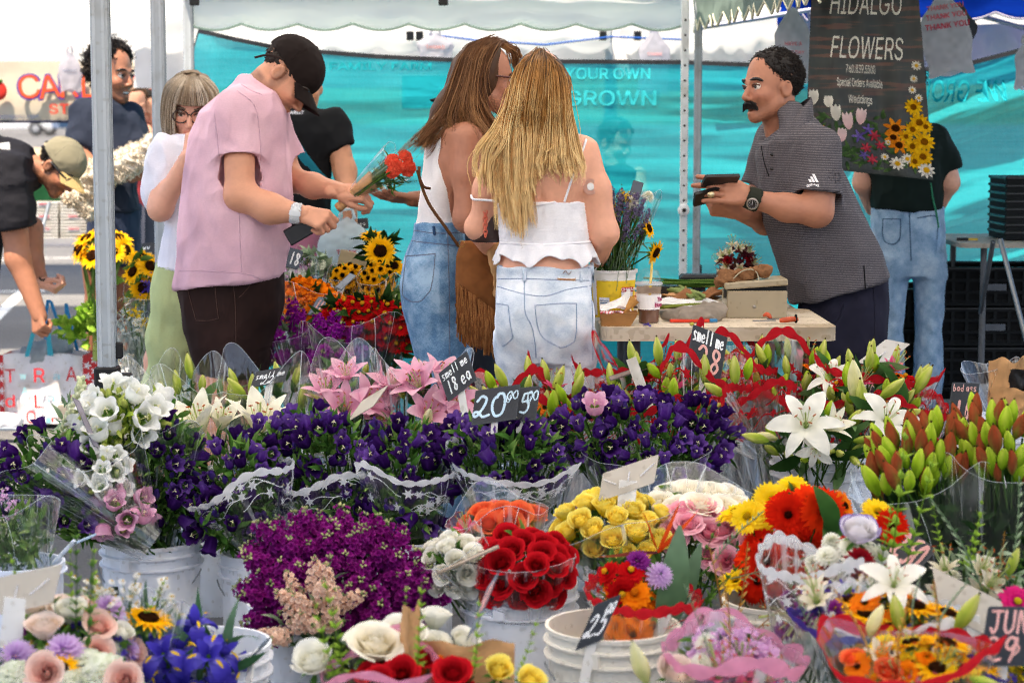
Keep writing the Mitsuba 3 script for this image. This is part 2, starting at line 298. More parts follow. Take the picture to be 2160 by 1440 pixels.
def car(px,py,d,colr,lab,flip=1):
 o=P(px,py,d);t=thing('parked_car',lab,'car','cars parked behind the berry banner');A=np.eye(4);A[:3,3]=o;A[0,0]=flip
 pts=[(-2.2,.35),(-2.25,.75),(-1.5,.95),(-.8,1.42),(.7,1.45),(1.45,1.0),(2.15,.9),(2.25,.4)]
 b=prism(Polygon(pts),1.7,ramp(colr)).tf(rotx(PI/2)).at(0,1.7,0).tf(A);put('body',b,'gloss',t,smooth=False)
 w=prism(Polygon([(-.78,1.0),(-.62,1.34),(.6,1.36),(1.15,1.0)]),.02,ramp('#1a2026')).tf(rotx(PI/2)).at(0,-.005,0).tf(A);put('window',w,'gloss',t,smooth=False)
 for x in(-1.4,1.4):
  wk=put('wheel',lathe([(0,-.1),(.36,-.1),(.36,-.1),(.36,.12),(.36,.12),(0,.12)],ramp('#101012'),20).tf(rotx(PI/2)).at(x,0,.36).tf(A),'matte',t)
  put('rim',lathe([(0,.13),(.2,.13),(.22,.10)],ramp('#9a9ca0'),16).tf(rotx(PI/2)).at(x,0,.36).tf(A),'gloss',wk)
car(20,286,105,'#d8dade','white car with dark wheels at the far left below the banner')
car(160,286,108,'#37506e','dark blue car parked below the middle of the banner',-1)
car(325,285,112,'#2b2e33','dark grey car parked between the two left poles')
# tents
ALU,ALUD=ramp('#7d868c','#b3bac0'),ramp('#5d656b')
def leg_mesh(x,y,z0,z1,w,lean=(0,0)):
 m=[box(w,w,z1-z0,ALU,.6,w*.12).at(x,y,(z0+z1)/2)]
 for s in(-1,1):m+=[box(w*.16,.004,z1-z0,ALU,.85).at(x+s*w*.26,y-w/2-.001,(z0+z1)/2),box(.004,w*.16,z1-z0,ALU,.2).at(x+w/2+.001,y+s*w*.26,(z0+z1)/2)]
 m=J(m);h=(m.v[:,2]-z0);m.v[:,0]+=h*lean[0];m.v[:,1]+=h*lean[1];return m
def valance(p,q,h,r,seed,n=90,sc=11,amp=.03,kind='scallop',thickn=.004):
 p,q=np.asarray(p,float),np.asarray(q,float);d=q-p;nrm=unit(np.cross(d,[0,0,1]))
 def fn(u,v):
  w=meshkit.fbm(np.stack([u*9+seed,v*1.6,u*0],-1),3,seed)-.5
  edge=np.abs(np.sin(u*sc*PI))*.19 if kind=='scallop' else(np.abs((u*sc)%1-.5)*2)*.28
  hh=h*(.78+edge);o=nrm*0;off=amp*v*(w*2+.6*np.sin(u*37+seed))+amp*.6*np.sin(v*7+u*5)*(w+.3)
  X=p+d*u[...,None]+nrm*off[...,None];return X[...,0],X[...,1],X[...,2]-v*hh
 return thick(grid(fn,n,14,r),thickn),fn
def tent(lab,corners,eave,apex,r,legs,vh=.13,seed=0,w=.045,parts=(0,1,2,3),group=None,kind='scallop',sc=11,trim=None,amp=.03,cloth='canvas'):
 t=thing('canopy_tent',lab,'tent',group);c=[V3(*p,eave)for p in corners];o=V3(*np.mean(corners,0),apex);sag=[]
 for i in range(4):
  a,b=c[i],c[(i+1)%4]
  fn=lambda u,v,a=a,b=b:tuple(((a+(b-a)*u[...,None])*(1-v[...,None])+o*v[...,None]-np.stack([u*0,u*0,.10*np.sin(v*PI)*np.sin(u*PI)],-1))[...,k]for k in range(3))
  sag.append(grid(fn,16,12,r))
 put('roof',J(sag),cloth,t)
 for i in parts:
  m,fn=valance(c[i],c[(i+1)%4],vh,r,seed+i,kind=kind,sc=sc,amp=amp);vk=put('valance',m,cloth,t)
  if trim:
   e=np.stack(fn(np.linspace(0,1,260),np.ones(260)),1);put('trim',tube(e,.006,trim,5),'matte',vk)
 for x,y in legs:
  lk=put('leg',leg_mesh(x,y,0,eave,w),'plastic',t,smooth=False)
  put('foot',box(w*2.2,w*2.2,.01,ALU).at(x,y,.007),'plastic',lk,smooth=False)
  put('bracket',J(box(w*1.35,w*1.35,.075,BLK,.5,.006).at(x,y,.745),box(w*.9,w*.8,.035,BLK,.5,.006).at(x+w*1.0,y-.01,.745),box(w*.4,w*.5,.05,BLK,.5,.004).at(x+w*.7,y,.83)),'plastic',lk,smooth=False)
 return t
GRN,WHT,PALE=ramp('#8fa59b'),ramp('#e8e8ea'),ramp('#dfe6df')
tent('pale canopy tent over the front flower buckets with worn grey legs at the left',[(-2.5,1.5),(3.4,1.2),(3.0,8.35),(-2.4,8.25)],2.34,3.1,ramp('#d5dcd8'),[(-1.228,6.0),(-1.443,8.2)],parts=(),w=.052,cloth='thin_canvas')
back=tent('green and white canopy tent along the back of the stall with a drooping scalloped valance',[(-1.56,8.35),(.86,8.35),(.84,9.62),(-1.56,9.62)],2.115,2.6,PALE,[(-1.545,9.6)],vh=.155,seed=3,parts=(2,),sc=9,amp=.03,trim=ramp('#9fb8a8'),cloth='pale_canvas')
put('trim_band',box(2.36,.02,.04,ramp('#1d4a33')).at(-.36,9.58,2.128),'cloth',back,smooth=False)
for px in(410,935):put('clip',box(.045,.03,.04,BLK,.5,.005).at(*P(px,3,9.5)),'plastic',back,smooth=False)
tent('grey green canopy tent over the vendor with a zigzag edged valance',[(1.10,7.25),(3.9,7.3),(3.9,8.8),(.85,9.48)],2.16,2.75,ramp('#7f918b'),[(.873,9.44)],vh=.20,seed=8,kind='zig',sc=15,parts=(3,),trim=ramp('#c9c9b0'),w=.032,amp=.015)
tent('bright blue canopy tent at the right with pale crossed struts',[(1.55,10.55),(4.0,10.55),(4.0,12.6),(1.55,12.6)],2.25,2.9,ramp('#0c2f8e'),[],vh=.19,seed=4,parts=(0,3),trim=ramp('#a8a2b0'),sc=10)
bk=[k for k in labels if k.startswith('canopy_tent')][-1]
for a,b in(((1990,70,10.7),(2170,-10,10.7)),((1960,5,10.75),(2170,62,10.75)),((1470,60,10),(1720,20,10))):put('strut',tube([P(*a),P(*b)],.012,ramp('#b9bcd0'),4),'plastic',bk)
up=J(box(.036,.02,2.1,ramp('#dadee0'),.5,.003).at(0,0,1.05));o=P(1443,300,9.4)
t=thing('display_upright','white perforated steel upright in the middle of the blue cloth','post');put('post',up.at(o[0],o[1],0),'plastic',t,smooth=False)
for i in range(26):put('hole',lathe([(0,0),(.006,0)],BLK,8).tf(rotx(PI/2)).at(o[0],o[1]-.0115,.25+i*.07),'matte',t,smooth=False)
put('knob',lathe([(0,.012),(.024,.01),(.028,0),(.028,-.012)],ramp('#e6e6e6'),16).tf(rotx(PI/2)).at(o[0],o[1]-.02,P(1443,443,9.4)[2]),'gloss',t)
put('knob_bolt',lathe([(0,.002),(.01,0)],BLK,8).tf(rotx(PI/2)).at(o[0],o[1]-.034,P(1443,443,9.4)[2]),'matte',t)
for lab,cs,ev,ap,lg,sd in(('big white canopy tent over the berry stand at the left',[(-5.6,12.6),(-2.42,12.9),(-2.42,16),(-5.6,16)],2.02,3.2,[(-2.5,13.0)],1),('second white canopy tent standing behind the berry stand',[(-6.5,17),(-1.9,17),(-1.9,21),(-6.5,21)],2.5,4.4,[],2),('white canopy tent with a low roof seen over the blue cloth',[(-2.3,11.2),(.55,11.2),(.55,14),(-2.3,14)],2.12,3.3,[],5),('white canopy tent with twin posts behind the middle of the blue cloth',[(.62,11.6),(1.9,11.6),(1.9,14.4),(.62,14.4)],2.13,3.3,[(.55,11.5),(.61,12.1)],6),('white canopy tent far behind the vendor',[(1.5,14),(4.6,14),(4.6,17),(1.5,17)],2.3,3.6,[],7)):
 tk=tent(lab,cs,ev,ap,WHT,lg,vh=.22,seed=sd,parts=(0,1),w=.04,group='white tents of the stalls behind',amp=.022,cloth='thin_canvas')
 if sd in(5,6):
  for px in((865,885)if sd==5 else(1272,1345)):put('clip',box(.04,.03,.05,BLK,.5,.004).at(*P(px,76,11.1)),'plastic',tk,smooth=False)
put('blue_rope',tube([P(905,72,11.05),P(1000,85,11.05),P(1150,95,11.05),P(1290,78,11.05),P(1440,84,11.05)],.005,ramp('#2a5fb0'),4),'matte',label='thin blue rope strung between the tents above the cloth',cat='rope')
for px,py,w,hgt,lab in((640,95,2.0,.5,'white side panel behind the left end of the blue cloth'),(1180,105,1.5,.3,'white side panel above the middle of the blue cloth'),(1600,110,1.3,.45,'creased white side panel behind the vendor'),(2080,115,1.2,.35,'white side panel above the right end of the blue cloth')):
 o=P(px,py,11.8);put('tent_side_panel',thick(grid(lambda u,v:(o[0]+(u-.5)*w,o[1]+.05*np.sin(u*23+v*4),o[2]+(v-.5)*hgt),40,6,WHT),.004),'canvas',label=lab,cat='tent panel',group='white side panels of the stalls behind')
# blue shade cloth along the back
TOP=np.array([[360,178],[378,150],[398,100],[416,64],[500,84],[600,104],[800,120],[1000,129],[1440,132],[1700,142],[1900,150],[2000,142],[2160,100],[2330,60]],float)
x0,x1,DC=P(360,270,10.2)[0],P(2330,270,10.2)[0],10.2
def cloth_fn(u,v):
 x=x0+(x1-x0)*u;px=1080+x*FOC/DC;zt=P(0,0,DC)[2]*0+1.5+(270-np.interp(px,TOP[:,0],TOP[:,1]))/S(DC)*1.0
 z=zt+(.02-zt)*v;q=np.stack([x,z,x*0],-1);rt=sm(.75,1.6,x)
 w=meshkit.fbm(np.stack([x*.55+.25*z,z*5.5-x*2.0*sm(1.5,2.1,x),x*0],-1),4,2);w2=meshkit.fbm(np.stack([x*.8,z*8-x*2.9*sm(1.5,2.1,x),x*0],-1),3,9)
 y=DC+(.075*(w-.5)*2+.02*np.sin(x*2.2))*(.35+1.0*rt)-(.10*rt+.022)*np.maximum(w2-.50,0)*4*sm(.0,.12,v)
 y=y-.25*sm(1.9,3.0,x)+sm(-1.50,-1.74,x)*.35
 return x,y,z
m=grid(cloth_fn,300,190,WH)
sc_=thing('shade_cloth','long turquoise mesh shade cloth hung across the back of the stall','cloth');put('sheet',m,'mesh_cloth',sc_)
hem=np.stack(cloth_fn(np.linspace(0,1,300),np.zeros(300)),1)
put('hem',J(*[M(np.vstack([hem+[0,-.006,.006],hem+[0,-.008,-.016]]),np.stack([np.arange(299),np.arange(299)+300,np.arange(299)+301,np.arange(299)+1],1)).col(ramp('#2a2c30'))]),'cloth',sc_)
def draped(m,off):
 x,z=m.v[:,0],m.v[:,2];px=1080+x*FOC/DC;zt=1.5+(270-np.interp(px,TOP[:,0],TOP[:,1]))/S(DC);m.v[:,1]=cloth_fn((x-x0)/(x1-x0),(z-zt)/(.02-zt))[1]-off-(m.v[:,1]<np.median(m.v[:,1]))*.001;return m
def lettering(text,px0,px1,py,hpx,r,flip=False,bold=True,d=DC-.075,depth=.001):
 m=word(text,hpx/S(d),r,.5,depth,bold);m.v[:,0]*=(px1-px0)/S(d)/np.ptp(m.v[:,0])
 if flip:m=M(m.v*[-1,1,1],m.f[:,::-1],m.c).at((px1-px0)/S(d),0,0)
 m=m.tf(rotx(PI/2)).at(P(px0,py,d))
 if d in(DC-.075,DC-.45):m=draped(m,.003)
 return m
TL=ramp('#33b0ba');TD=ramp('#1b9aa6')
put('faint_lettering',lettering('FAMILY FARM',690,905,147,15,TD),'cloth',sc_,smooth=False,label='faint capital letters showing through the cloth')
put('faint_lettering',J(lettering('GROWN',1190,1382,222,30,TL),lettering('YOUR OWN',1192,1372,166,22,TL)),'cloth',sc_,smooth=False,label='pale letters showing through the middle of the cloth')
put('faint_lettering',lettering('WE GROW',1960,2150,212,44,TD,True,d=DC-.45),'cloth',sc_,smooth=False,label='mirrored letters showing through the right of the cloth')
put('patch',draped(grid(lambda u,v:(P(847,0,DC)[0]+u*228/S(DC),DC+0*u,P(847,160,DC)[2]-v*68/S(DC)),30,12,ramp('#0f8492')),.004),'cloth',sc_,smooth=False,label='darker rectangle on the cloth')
# berry stand at the left
D=12.4;t=thing('fabric_banner','cream berry stand banner with big orange red letters','banner')
def bfn(u,v):
 a,b=P(-140,0,D),P(402,0,D);return a[0]+(b[0]-a[0])*u,D+.03*np.sin(u*9)+.02*np.sin(v*5+u*3),P(0,130,D)[2]+(P(0,257,D)[2]-P(0,130,D)[2])*v
put('sheet',thick(grid(bfn,40,8,ramp('#d9d0bd')),.004),'canvas',t)
put('lower_edge',tube(np.stack(bfn(np.linspace(0,1,20),np.ones(20)),1)+[0,-.01,0],.008,ramp('#1c2038'),5),'matte',t)
OR,PU,RD=ramp('#e2562e'),ramp('#4a3a8a'),ramp('#c8402c')
def arc_word(text,x0,x1,yb,hpx,rise):
 n=len(text);out=[]
 for i,ch in enumerate(text):
  c=(i+.5)/n;px,dy=x0+(x1-x0)*c,rise*math.sin(c*PI)*-1;a=(.5-c)*.35
  for r,dep,bd in((PU,.003,True),(OR,.007,False)):
   m=word(ch,hpx/S(D),r,.5,dep,bd);m=m.at(-np.ptp(m.v[:,0])/2-m.v[:,0].min(),0,0)
   m.v[:,:2]*=(1.0,1.0)if not bd else(1.12,1.1)
   if bd:m=m.at(0,-.008,0)
   m.v[:,0]*=1.12;out.append(m.tf(rotz(a)).tf(rotx(PI/2)).at(P(px,yb+dy,D-.075)))
 return J(out)
put('lettering',arc_word('CARLSBAD',45,375,207,46,2),'matte',t,smooth=False,label='orange capitals with a purple outline')
put('lettering',J(lettering('STRAWBERRY',102,330,240,20,RD,d=D-.07),),'matte',t,smooth=False,label='small red line of letters')
put('lettering',lettering('carlsbadstrawberrycompany.com',-120,80,250,9,ramp('#3b4a78'),d=D-.07,bold=False),'matte',t,smooth=False,label='thin dark web address')
b=P(-4,192,D-.06);st=put('berry',blob((.055,.02,.06),ramp('#c8352a')).at(b),'matte',t,label='printed red strawberry');put('leaves',blob((.035,.018,.012),ramp('#3f6a2c')).at(b+[0,-.01,.06]),'matte',st)
def plastic_bag(name,lab,px,py,w,h,d,text=None,rot=0.0,seed=0,r=None,group=None):
 """roll of thin carrier bags hung from its handles"""
 o=P(px,py,d);hw,hh=w/S(d)/2,h/S(d);t=thing(name,lab,'plastic bag',group);r=r or ramp('#d4d2d8')
 def fn(u,v):
  a=u*2*PI;wd=hw*(.25+.75*sm(0,.35,v))*(1+.06*np.sin(v*9+seed));dp=hw*.3*(.4+.6*sm(0,.5,v))
  rr=1+.16*(meshkit.fbm(np.stack([np.cos(a)*2+seed,np.sin(a)*2,v*3],-1),3,seed)-.5)*2+.07*np.sin(5*a+6*v+seed)
  return np.cos(a)*wd*rr,np.sin(a)*dp*rr,-v*hh+.01*np.sin(3*a)
 A=np.eye(4);A[:3,3]=o;A=A@roty(rot)
 put('sheet',grid(fn,48,24,r).tf(A),'filmwhite',t)
 put('handle',tube([(-hw*.3,0,0),(-hw*.2,0,hh*.16),(hw*.2,0,hh*.18),(hw*.3,0,0)],.008,r,5).tf(A),'filmwhite',t)
 for i,(tx,tv,ths,c)in enumerate(text or()):
  m=word(tx,hw*ths,ramp(c),.5,.001,True);m=m.at(-np.ptp(m.v[:,0])/2,0,0).tf(rotx(PI/2));put('print',m.at(0,-hw*.36,-hh*tv).tf(A),'matte',t,smooth=False,label='red printed word')
 return t
plastic_bag('bag_roll','pale bundle of produce bags hung before the berry banner',147,112,44,78,12.0,[('ORGANIC',.5,.22,'#8a8fa0')],seed=2)
plastic_bag('carrier_bag','thin white carrier bag hung above the cloth left of the two women',918,72,70,52,10.9,[('THANKS',.6,.2,'#c88a84')],seed=3,group='carrier bags hung over the cloth')
plastic_bag('carrier_bag','pinkish carrier bag hung above the cloth beside the white upright',1380,66,62,128,10.9,[('THANK',.4,.22,'#d79a98')],seed=5,group='carrier bags hung over the cloth')
TH=[('THANK YOU',.22,.2,'#d4656c'),('THANK YOU',.33,.22,'#cf4a58'),('THANK YOU',.45,.24,'#c22a44')]
plastic_bag('carrier_bag','white carrier bags hung on the post left of the dark banner',1672,20,72,150,8.6,[('HAVE A',.5,.2,'#d07a80'),('NICE DAY',.62,.2,'#d07a80')],seed=7,group='carrier bags hung by the dark banner')
plastic_bag('carrier_bag','white THANK YOU carrier bags hung right of the dark banner',1985,-18,96,172,8.5,TH,rot=-.14,seed=9,group='carrier bags hung by the dark banner')
plastic_bag('carrier_bag','sliver of a white carrier bag at the right picture edge',2163,92,40,92,8.5,seed=11,group='carrier bags hung by the dark banner')
put('grey_jacket',solid([C(P(2020,20,8.8),P(2035,60,8.8),.03,.05),C(P(2035,60,8.8),P(2030,122,8.8),.04,.022),C(P(2015,30,8.8),P(2005,40,8.8),.03,.03)],.008,fold=folds(.008,(20,20,9))).col(ramp('#3a3d44')),'cloth',label='dark grey jacket hung behind the right carrier bags',cat='jacket')
# figures: shared builders
def pal_denim(p,n,uv):
 w=fbm(p.x*34,p.y*34,p.z*26,3);f=noise(p.x*330,p.y*330,p.z*520)
 return pal_raw(mi.Point2f(uv.x,dr.clip(uv.y+(w-.5)*.9+(f-.5)*.45,0,1)))
bumped('denim',.010,base_color=proc(pal_denim),roughness=.9,specular=.15,sheen=.15)
def pal_stripe(p,n,uv):
 """knitted pinstripe: light threads every 8 mm up the body"""
 q=p.z*118+.25*noise(p.x*9,p.y*9,p.z*3)*2+p.x*12*uv.y;w=dr.abs(q-dr.floor(q)-.5)*2
 return mix((.062,.058,.067),(.185,.165,.172),smoothstep(.62,.88,w)*(.75+.25*noise(p.x*300,p.y*300,p.z*300)))
bumped('pinstripe',.010,base_color=proc(pal_stripe),roughness=.85,specular=.2,sheen=.2)
def pal_suede(p,n,uv):return pal_raw(uv)*(.75+.5*fbm(p.x*40,p.y*40,p.z*40))
mat('suede',base_color=proc(pal_suede),roughness=.95,specular=.1,sheen=.5)
def R(d,rows):
 """loft rows from (row, left, right[, depth offset[, half depth in m or None]]) in pixels at distance d"""
 out=[]
 for r in rows:
  py,xl,xr,dy,b=(tuple(r)+(0,None))[:5]if len(r)<5 else r
  o=P((xl+xr)/2,py,d+dy);a=(xr-xl)/2/S(d+dy);out.append((o[2],o[0],o[1],a,a*.8 if b is None else b))
 return out
def bez(pts,n):
 """smooth curve through points"""
 p=np.asarray(pts,float);t=np.linspace(0,len(p)-1,n);k=np.clip(t.astype(int),0,len(p)-2);f=(t-k)[:,None]
 q=np.vstack([2*p[0]-p[1],p,2*p[-1]-p[-2]]);a,b,c,e=q[k],q[k+1],q[k+2],q[k+3]
 return .5*(2*b+(c-a)*f+(2*a-5*b+4*c-e)*f**2+(3*b-a-3*c+e)*f**3)
def strands(L_,rad,r,tones,n=3):
 """many thin hairs at once: L_ (count, points, 3)"""
 L_=np.asarray(L_,float);c,k=L_.shape[:2];tg=np.gradient(L_,axis=1);tg/=np.linalg.norm(tg,axis=2,keepdims=True)+1e-9
 a=np.cross(tg,[.31,.9,.23]);a/=np.linalg.norm(a,axis=2,keepdims=True)+1e-9;b=np.cross(tg,a)
 rr=np.broadcast_to(np.asarray(rad,float),(c,k))[:,:,None,None];an=np.arange(n)*2*PI/n
 v=L_[:,:,None]+rr*(np.cos(an)[:,None]*a[:,:,None]+np.sin(an)[:,None]*b[:,:,None])
 i,j=np.meshgrid(np.arange(k-1),np.arange(n),indexing='ij');q=np.stack([i*n+j,(i+1)*n+j,(i+1)*n+(j+1)%n,i*n+(j+1)%n],-1).reshape(-1,4)
 f=(q[None]+(np.arange(c)*k*n)[:,None,None]).reshape(-1,4);m=M(v.reshape(-1,3),f).col(r)
 m.c[:,1]=np.clip(np.repeat(np.broadcast_to(np.asarray(tones,float).reshape(c,-1),(c,k)).ravel(),n),0,1);return m
def hair_guides(d,guides,n,rad,r,rng,jit=.008,k=16,tone=(.2,.9),gain=0.0,wave=.004,ends=.12):
 """strands between neighbouring guide curves, each a list of (px, py, depth offset)"""
 Gd=np.array([bez([P(a,b,d+c)for a,b,c in g],k)for g in guides]);w=rng.uniform(0,len(Gd)-1,n);
 s=np.linspace(0,1,k)[None,:,None];nc=max(n//11,6);cw=rng.uniform(0,len(Gd)-1,nc);ci=np.abs(w[:,None]-cw[None]).argmin(1);stray=rng.uniform(0,1,(n,1,1))<.12
 wt=(w[:,None,None]+(cw[ci]-w)[:,None,None]*np.clip(s*1.3,0,1)*np.where(stray,0,.6));wt=np.clip(wt,0,len(Gd)-1.001);gi=wt[:,:,0].astype(int);gf=wt-gi[:,:,None];kk=np.arange(k)[None]
 Ls=Gd[gi,kk]*(1-gf)+Gd[gi+1,kk]*gf;co=rng.normal(size=(nc,1,3));cp=rng.uniform(0,6,(nc,1,1));cf=rng.uniform(4,9,(nc,1,1))
 Ls=Ls+co[ci]*jit*(.4+1.5*s)+wave*2.2*np.sin(s*cf[ci]+cp[ci])*co[ci]*s+rng.normal(size=(n,1,3))*jit*np.where(stray,.9+.8*s,.45)
 cut=1-rng.uniform(0,ends,n)**1.5;idx=cut[:,None]*np.arange(k)[None];i0=np.clip(idx.astype(int),0,k-2);fr=(idx-i0)[:,:,None]
 Ls=np.take_along_axis(Ls,i0[:,:,None],1)*(1-fr)+np.take_along_axis(Ls,i0[:,:,None]+1,1)*fr
 clump=rng.uniform(0,1,nc)[ci];t=tone[0]+(tone[1]-tone[0])*np.clip(.6*clump+.4*rng.uniform(0,1,n),0,1)
 return strands(Ls,rad*(1-.65*np.linspace(0,1,k)**2)[None],r,t[:,None]+gain*np.linspace(0,1,k)[None])
HEADP=[E((-.014,0,.042),(.098,.076,.088),k=.02),E((.028,0,-.02),(.062,.061,.085),k=.03),C((.0,.05,-.06),(.066,.012,-.1),.02,.018,.025),C((.0,-.05,-.06),(.066,-.012,-.1),.02,.018,.025),C((.055,0,-.05),(.07,0,-.098),.034,.018,.02),C((.076,.03,.022),(.086,.012,.018),.011,.009,.012),C((.076,-.03,.022),(.086,-.012,.018),.011,.009,.012),E((.094,.034,.0),(.016,.018,.011),k=.01,op=-1),E((.094,-.034,.0),(.016,.018,.011),k=.01,op=-1),C((.086,0,.008),(.109,0,-.034),.0075,.0115,.008),E((.098,.011,-.04),(.012,.008,.008),k=.006),E((.098,-.011,-.04),(.012,.008,.008),k=.006),E((.064,.036,-.03),(.025,.024,.022),k=.02),E((.064,-.036,-.03),(.025,.024,.022),k=.02)]
def ear(s):return[E((-.012,s*.079,-.012),(.021,.008,.031),np.array([[.96,-.25*s,.1],[.25*s,.97,0],[-.1,0,1]]),.008),E((-.008,s*.087,-.012),(.011,.006,.018),k=.004,op=-1)]
MOUTH={'closed':[C((.084,-.02,-.069),(.092,0,-.066),.006,.007,.006),C((.092,0,-.066),(.084,.02,-.069),.007,.006,.006),C((.085,-.015,-.079),(.09,0,-.080),.006,.008,.006),C((.09,0,-.080),(.085,.015,-.079),.008,.006,.006),C((.09,-.024,-.073),(.098,0,-.073),.0025,.003,.003,-1),C((.098,0,-.073),(.09,.024,-.073),.003,.0025,.003,-1)],'open':[C((.084,-.02,-.066),(.092,0,-.063),.006,.007,.006),C((.092,0,-.063),(.084,.02,-.066),.007,.006,.006),C((.083,-.015,-.088),(.088,0,-.091),.006,.008,.006),C((.088,0,-.091),(.083,.015,-.088),.008,.006,.006),E((.094,0,-.076),(.022,.022,.0075),k=.004,op=-1)]}
def head(o,fwd,up,k,skin,beard=0.0,mouth='closed',neck=None,neck_r=.056,h=.0048):
 """(skin mesh, frame): o the point between the ears at eye height; neck a world point that the neck runs to"""
 A=frame(o,x=fwd,y=np.cross(up,fwd),s=k);pr=HEADP+ear(1)+ear(-1)+MOUTH[mouth]
 if neck is not None:
  q=np.linalg.inv(A)@np.append(neck,1);pr=[C((-.022,0,-.05),q[:3],.054*neck_r/.056,neck_r/k,.03)]+pr
 m=solid(pr,h);v=m.v;n3=meshkit.fbm(v*60,3)
 t=.5+.13*np.exp(-(((v[:,0]-.09)/.03)**2+(v[:,1]/.05)**2+((v[:,2]+.035)/.03)**2))+.08*np.exp(-(((np.abs(v[:,1])-.05)/.02)**2+((v[:,2]+.035)/.025)**2))*(v[:,0]>.02)
 t+=.3*np.exp(-(((v[:,2]+.073)/.012)**4+(v[:,1]/.024)**4))*(v[:,0]>.08)
 if beard:
  b=sm(-.048,-.066,v[:,2]-.35*np.maximum(v[:,0]-.06,0))*sm(-.02,.0,v[:,0]+.10*(v[:,2]<-.03))*(1-.9*np.exp(-(((v[:,2]+.075)/.011)**4+(v[:,1]/.022)**4))*(v[:,0]>.08))
  b=np.maximum(b,sm(.028,.008,np.abs(v[:,0]-.006))*sm(.02,.0,v[:,2])*(np.abs(v[:,1])>.05))*sm(-.16,-.12,v[:,2])
  t=t*(1-b*beard)+b*beard*(.06+.3*n3)
 m=m.col(skin);m.c[:,1]=np.clip(t,0,1);return m.tf(A),A
EYEW,IRIS=ramp('#d8d2c8'),ramp('#1a120c')
def eyes(A,brow='#1c1512',iris=IRIS,look=0.0,thickb=.005,brow_z=.024):
 both=[]
 for s in(1,-1):
  out=[];both.append(out)
  out.append(blob((.0135,.0135,.0135),EYEW,sub=2).at(.0765,s*.033,.0));out.append(blob((.005,.0068,.0068),iris,sub=1).at(.0885,s*.033+look,.0005))
  out.append(tube(bez([(.078,s*.05,.004),(.0905,s*.04,.0085),(.0935,s*.028,.0085),(.088,s*.018,.001)],9),.0028,ramp('#5a3a2c'),5))
  out.append(tube(bez([(.07,s*.056,brow_z-.006),(.086,s*.042,brow_z+.003),(.096,s*.016,brow_z+.001)],9),[.003,.0045,thickb,thickb,thickb,thickb,thickb,.004,.002],ramp(brow),6).sc((1,1,1)))
 return[J(o).tf(A)for o in both]
def put_eyes(t,ms):
 for m in ms:put('eye',m,'gloss',t)
def short_hair(A,r,rng,cuts,grow=1.10,n=900,ln=.028,rad=.0016,curl=.5,h=.006,low=None,fold=None,tones=(.1,.9)):
 """hair close to the skull: a fitted mass cut at the hairline (cuts: point, normal in head space) under many short strands"""
 base=[E((-.016,0,.043),(.098*grow,.0765*grow,.089*grow),k=.01,cut=cuts)]+(low or[])
 m=solid(base,h,fold=fold or folds(.004,(50,50,50),3)).col(r,.25);pick=rng.integers(0,len(m.f),n);root=m.v[m.f[pick]].mean(1);nn=normals(m)[m.f[pick]].mean(1)
 sw=np.cross(nn,[0,1,0]);tg=unit_rows(-np.stack([nn[:,0]*0+.55,nn[:,1]*.3,nn[:,2]*0+.55],-1)+nn*.35+rng.normal(size=(n,3))*curl)
 s=np.linspace(0,1,6)[None,:,None];Ls=root[:,None]+ln*rng.uniform(.5,1.2,(n,1,1))*(tg[:,None]*s+nn[:,None]*(s*.5-.55*s**2)*1.2)+curl*.006*np.sin(s*9+rng.uniform(0,6,(n,1,1)))*rng.normal(size=(n,1,3))
 return J(m,strands(Ls,rad,r,rng.uniform(*tones,(n,1)))).tf(A)
def unit_rows(a):return a/(np.linalg.norm(a,axis=-1,keepdims=True)+1e-9)
def hand(o,fwd,back,side,curl,skin,k=1.0,thumb=.5,spread=.06,h=.0038,t=.5):
 """o wrist; fwd towards the fingers; back the direction the back of the hand faces; side +1 right, -1 left; curl 0..1 per finger (index first)"""
 A=frame(o,x=fwd,y=np.cross(back,fwd),s=k);pr,y0=[C((-.03,0,0),(.012,0,0),.024,.027,.012,flat=((0,0,1),1.35))],(.031,.0105,-.0105,-.030)
 ln=((.043,.027,.021),(.048,.031,.022),(.044,.029,.021),(.034,.022,.019))
 for i in range(4):
  kn=V3(.088-.004*abs(i-1)-.003*i,y0[i]*side,0);pr.append(C((.008,y0[i]*side*.5,0),kn,.0145,.0118,.012));a,p=0.0,kn
  for j in range(3):
   a+=np.clip(curl[i],-.2,1.2)*(1.25,1.5,.95)[j];sp=spread*(1.5-i)*side*(1-min(curl[i],1))
   q=p+ln[i][j]*V3(cos(a)*cos(sp),sin(sp),-sin(a));pr.append(C(p,q,.0100-.0009*j-.0006*(i==3),.0092-.0010*j-.0006*(i==3),.004));p=q
 pr.append(C((.02,.02*side,-.006),(.07,.024*side,-.007),.016,.012,.012));b=thumb
 p=[V3(.012,.024*side,-.006),V3(.045,(.047-.012*b)*side,-.014-.012*b),V3(.075,(.060-.030*b)*side,-.020-.022*b),V3(.098,(.064-.046*b)*side,-.023-.028*b)]
 for j in range(3):pr.append(C(p[j],p[j+1],(.016,.0115,.0105)[j],(.0115,.0105,.0085)[j],.006))
 m=solid(pr,h).col(skin,t);m.c[:,1]+=.10*sm(.1,.17,m.v[:,0])+.06*(meshkit.fbm(m.v*90,2)-.5);return m.tf(A)
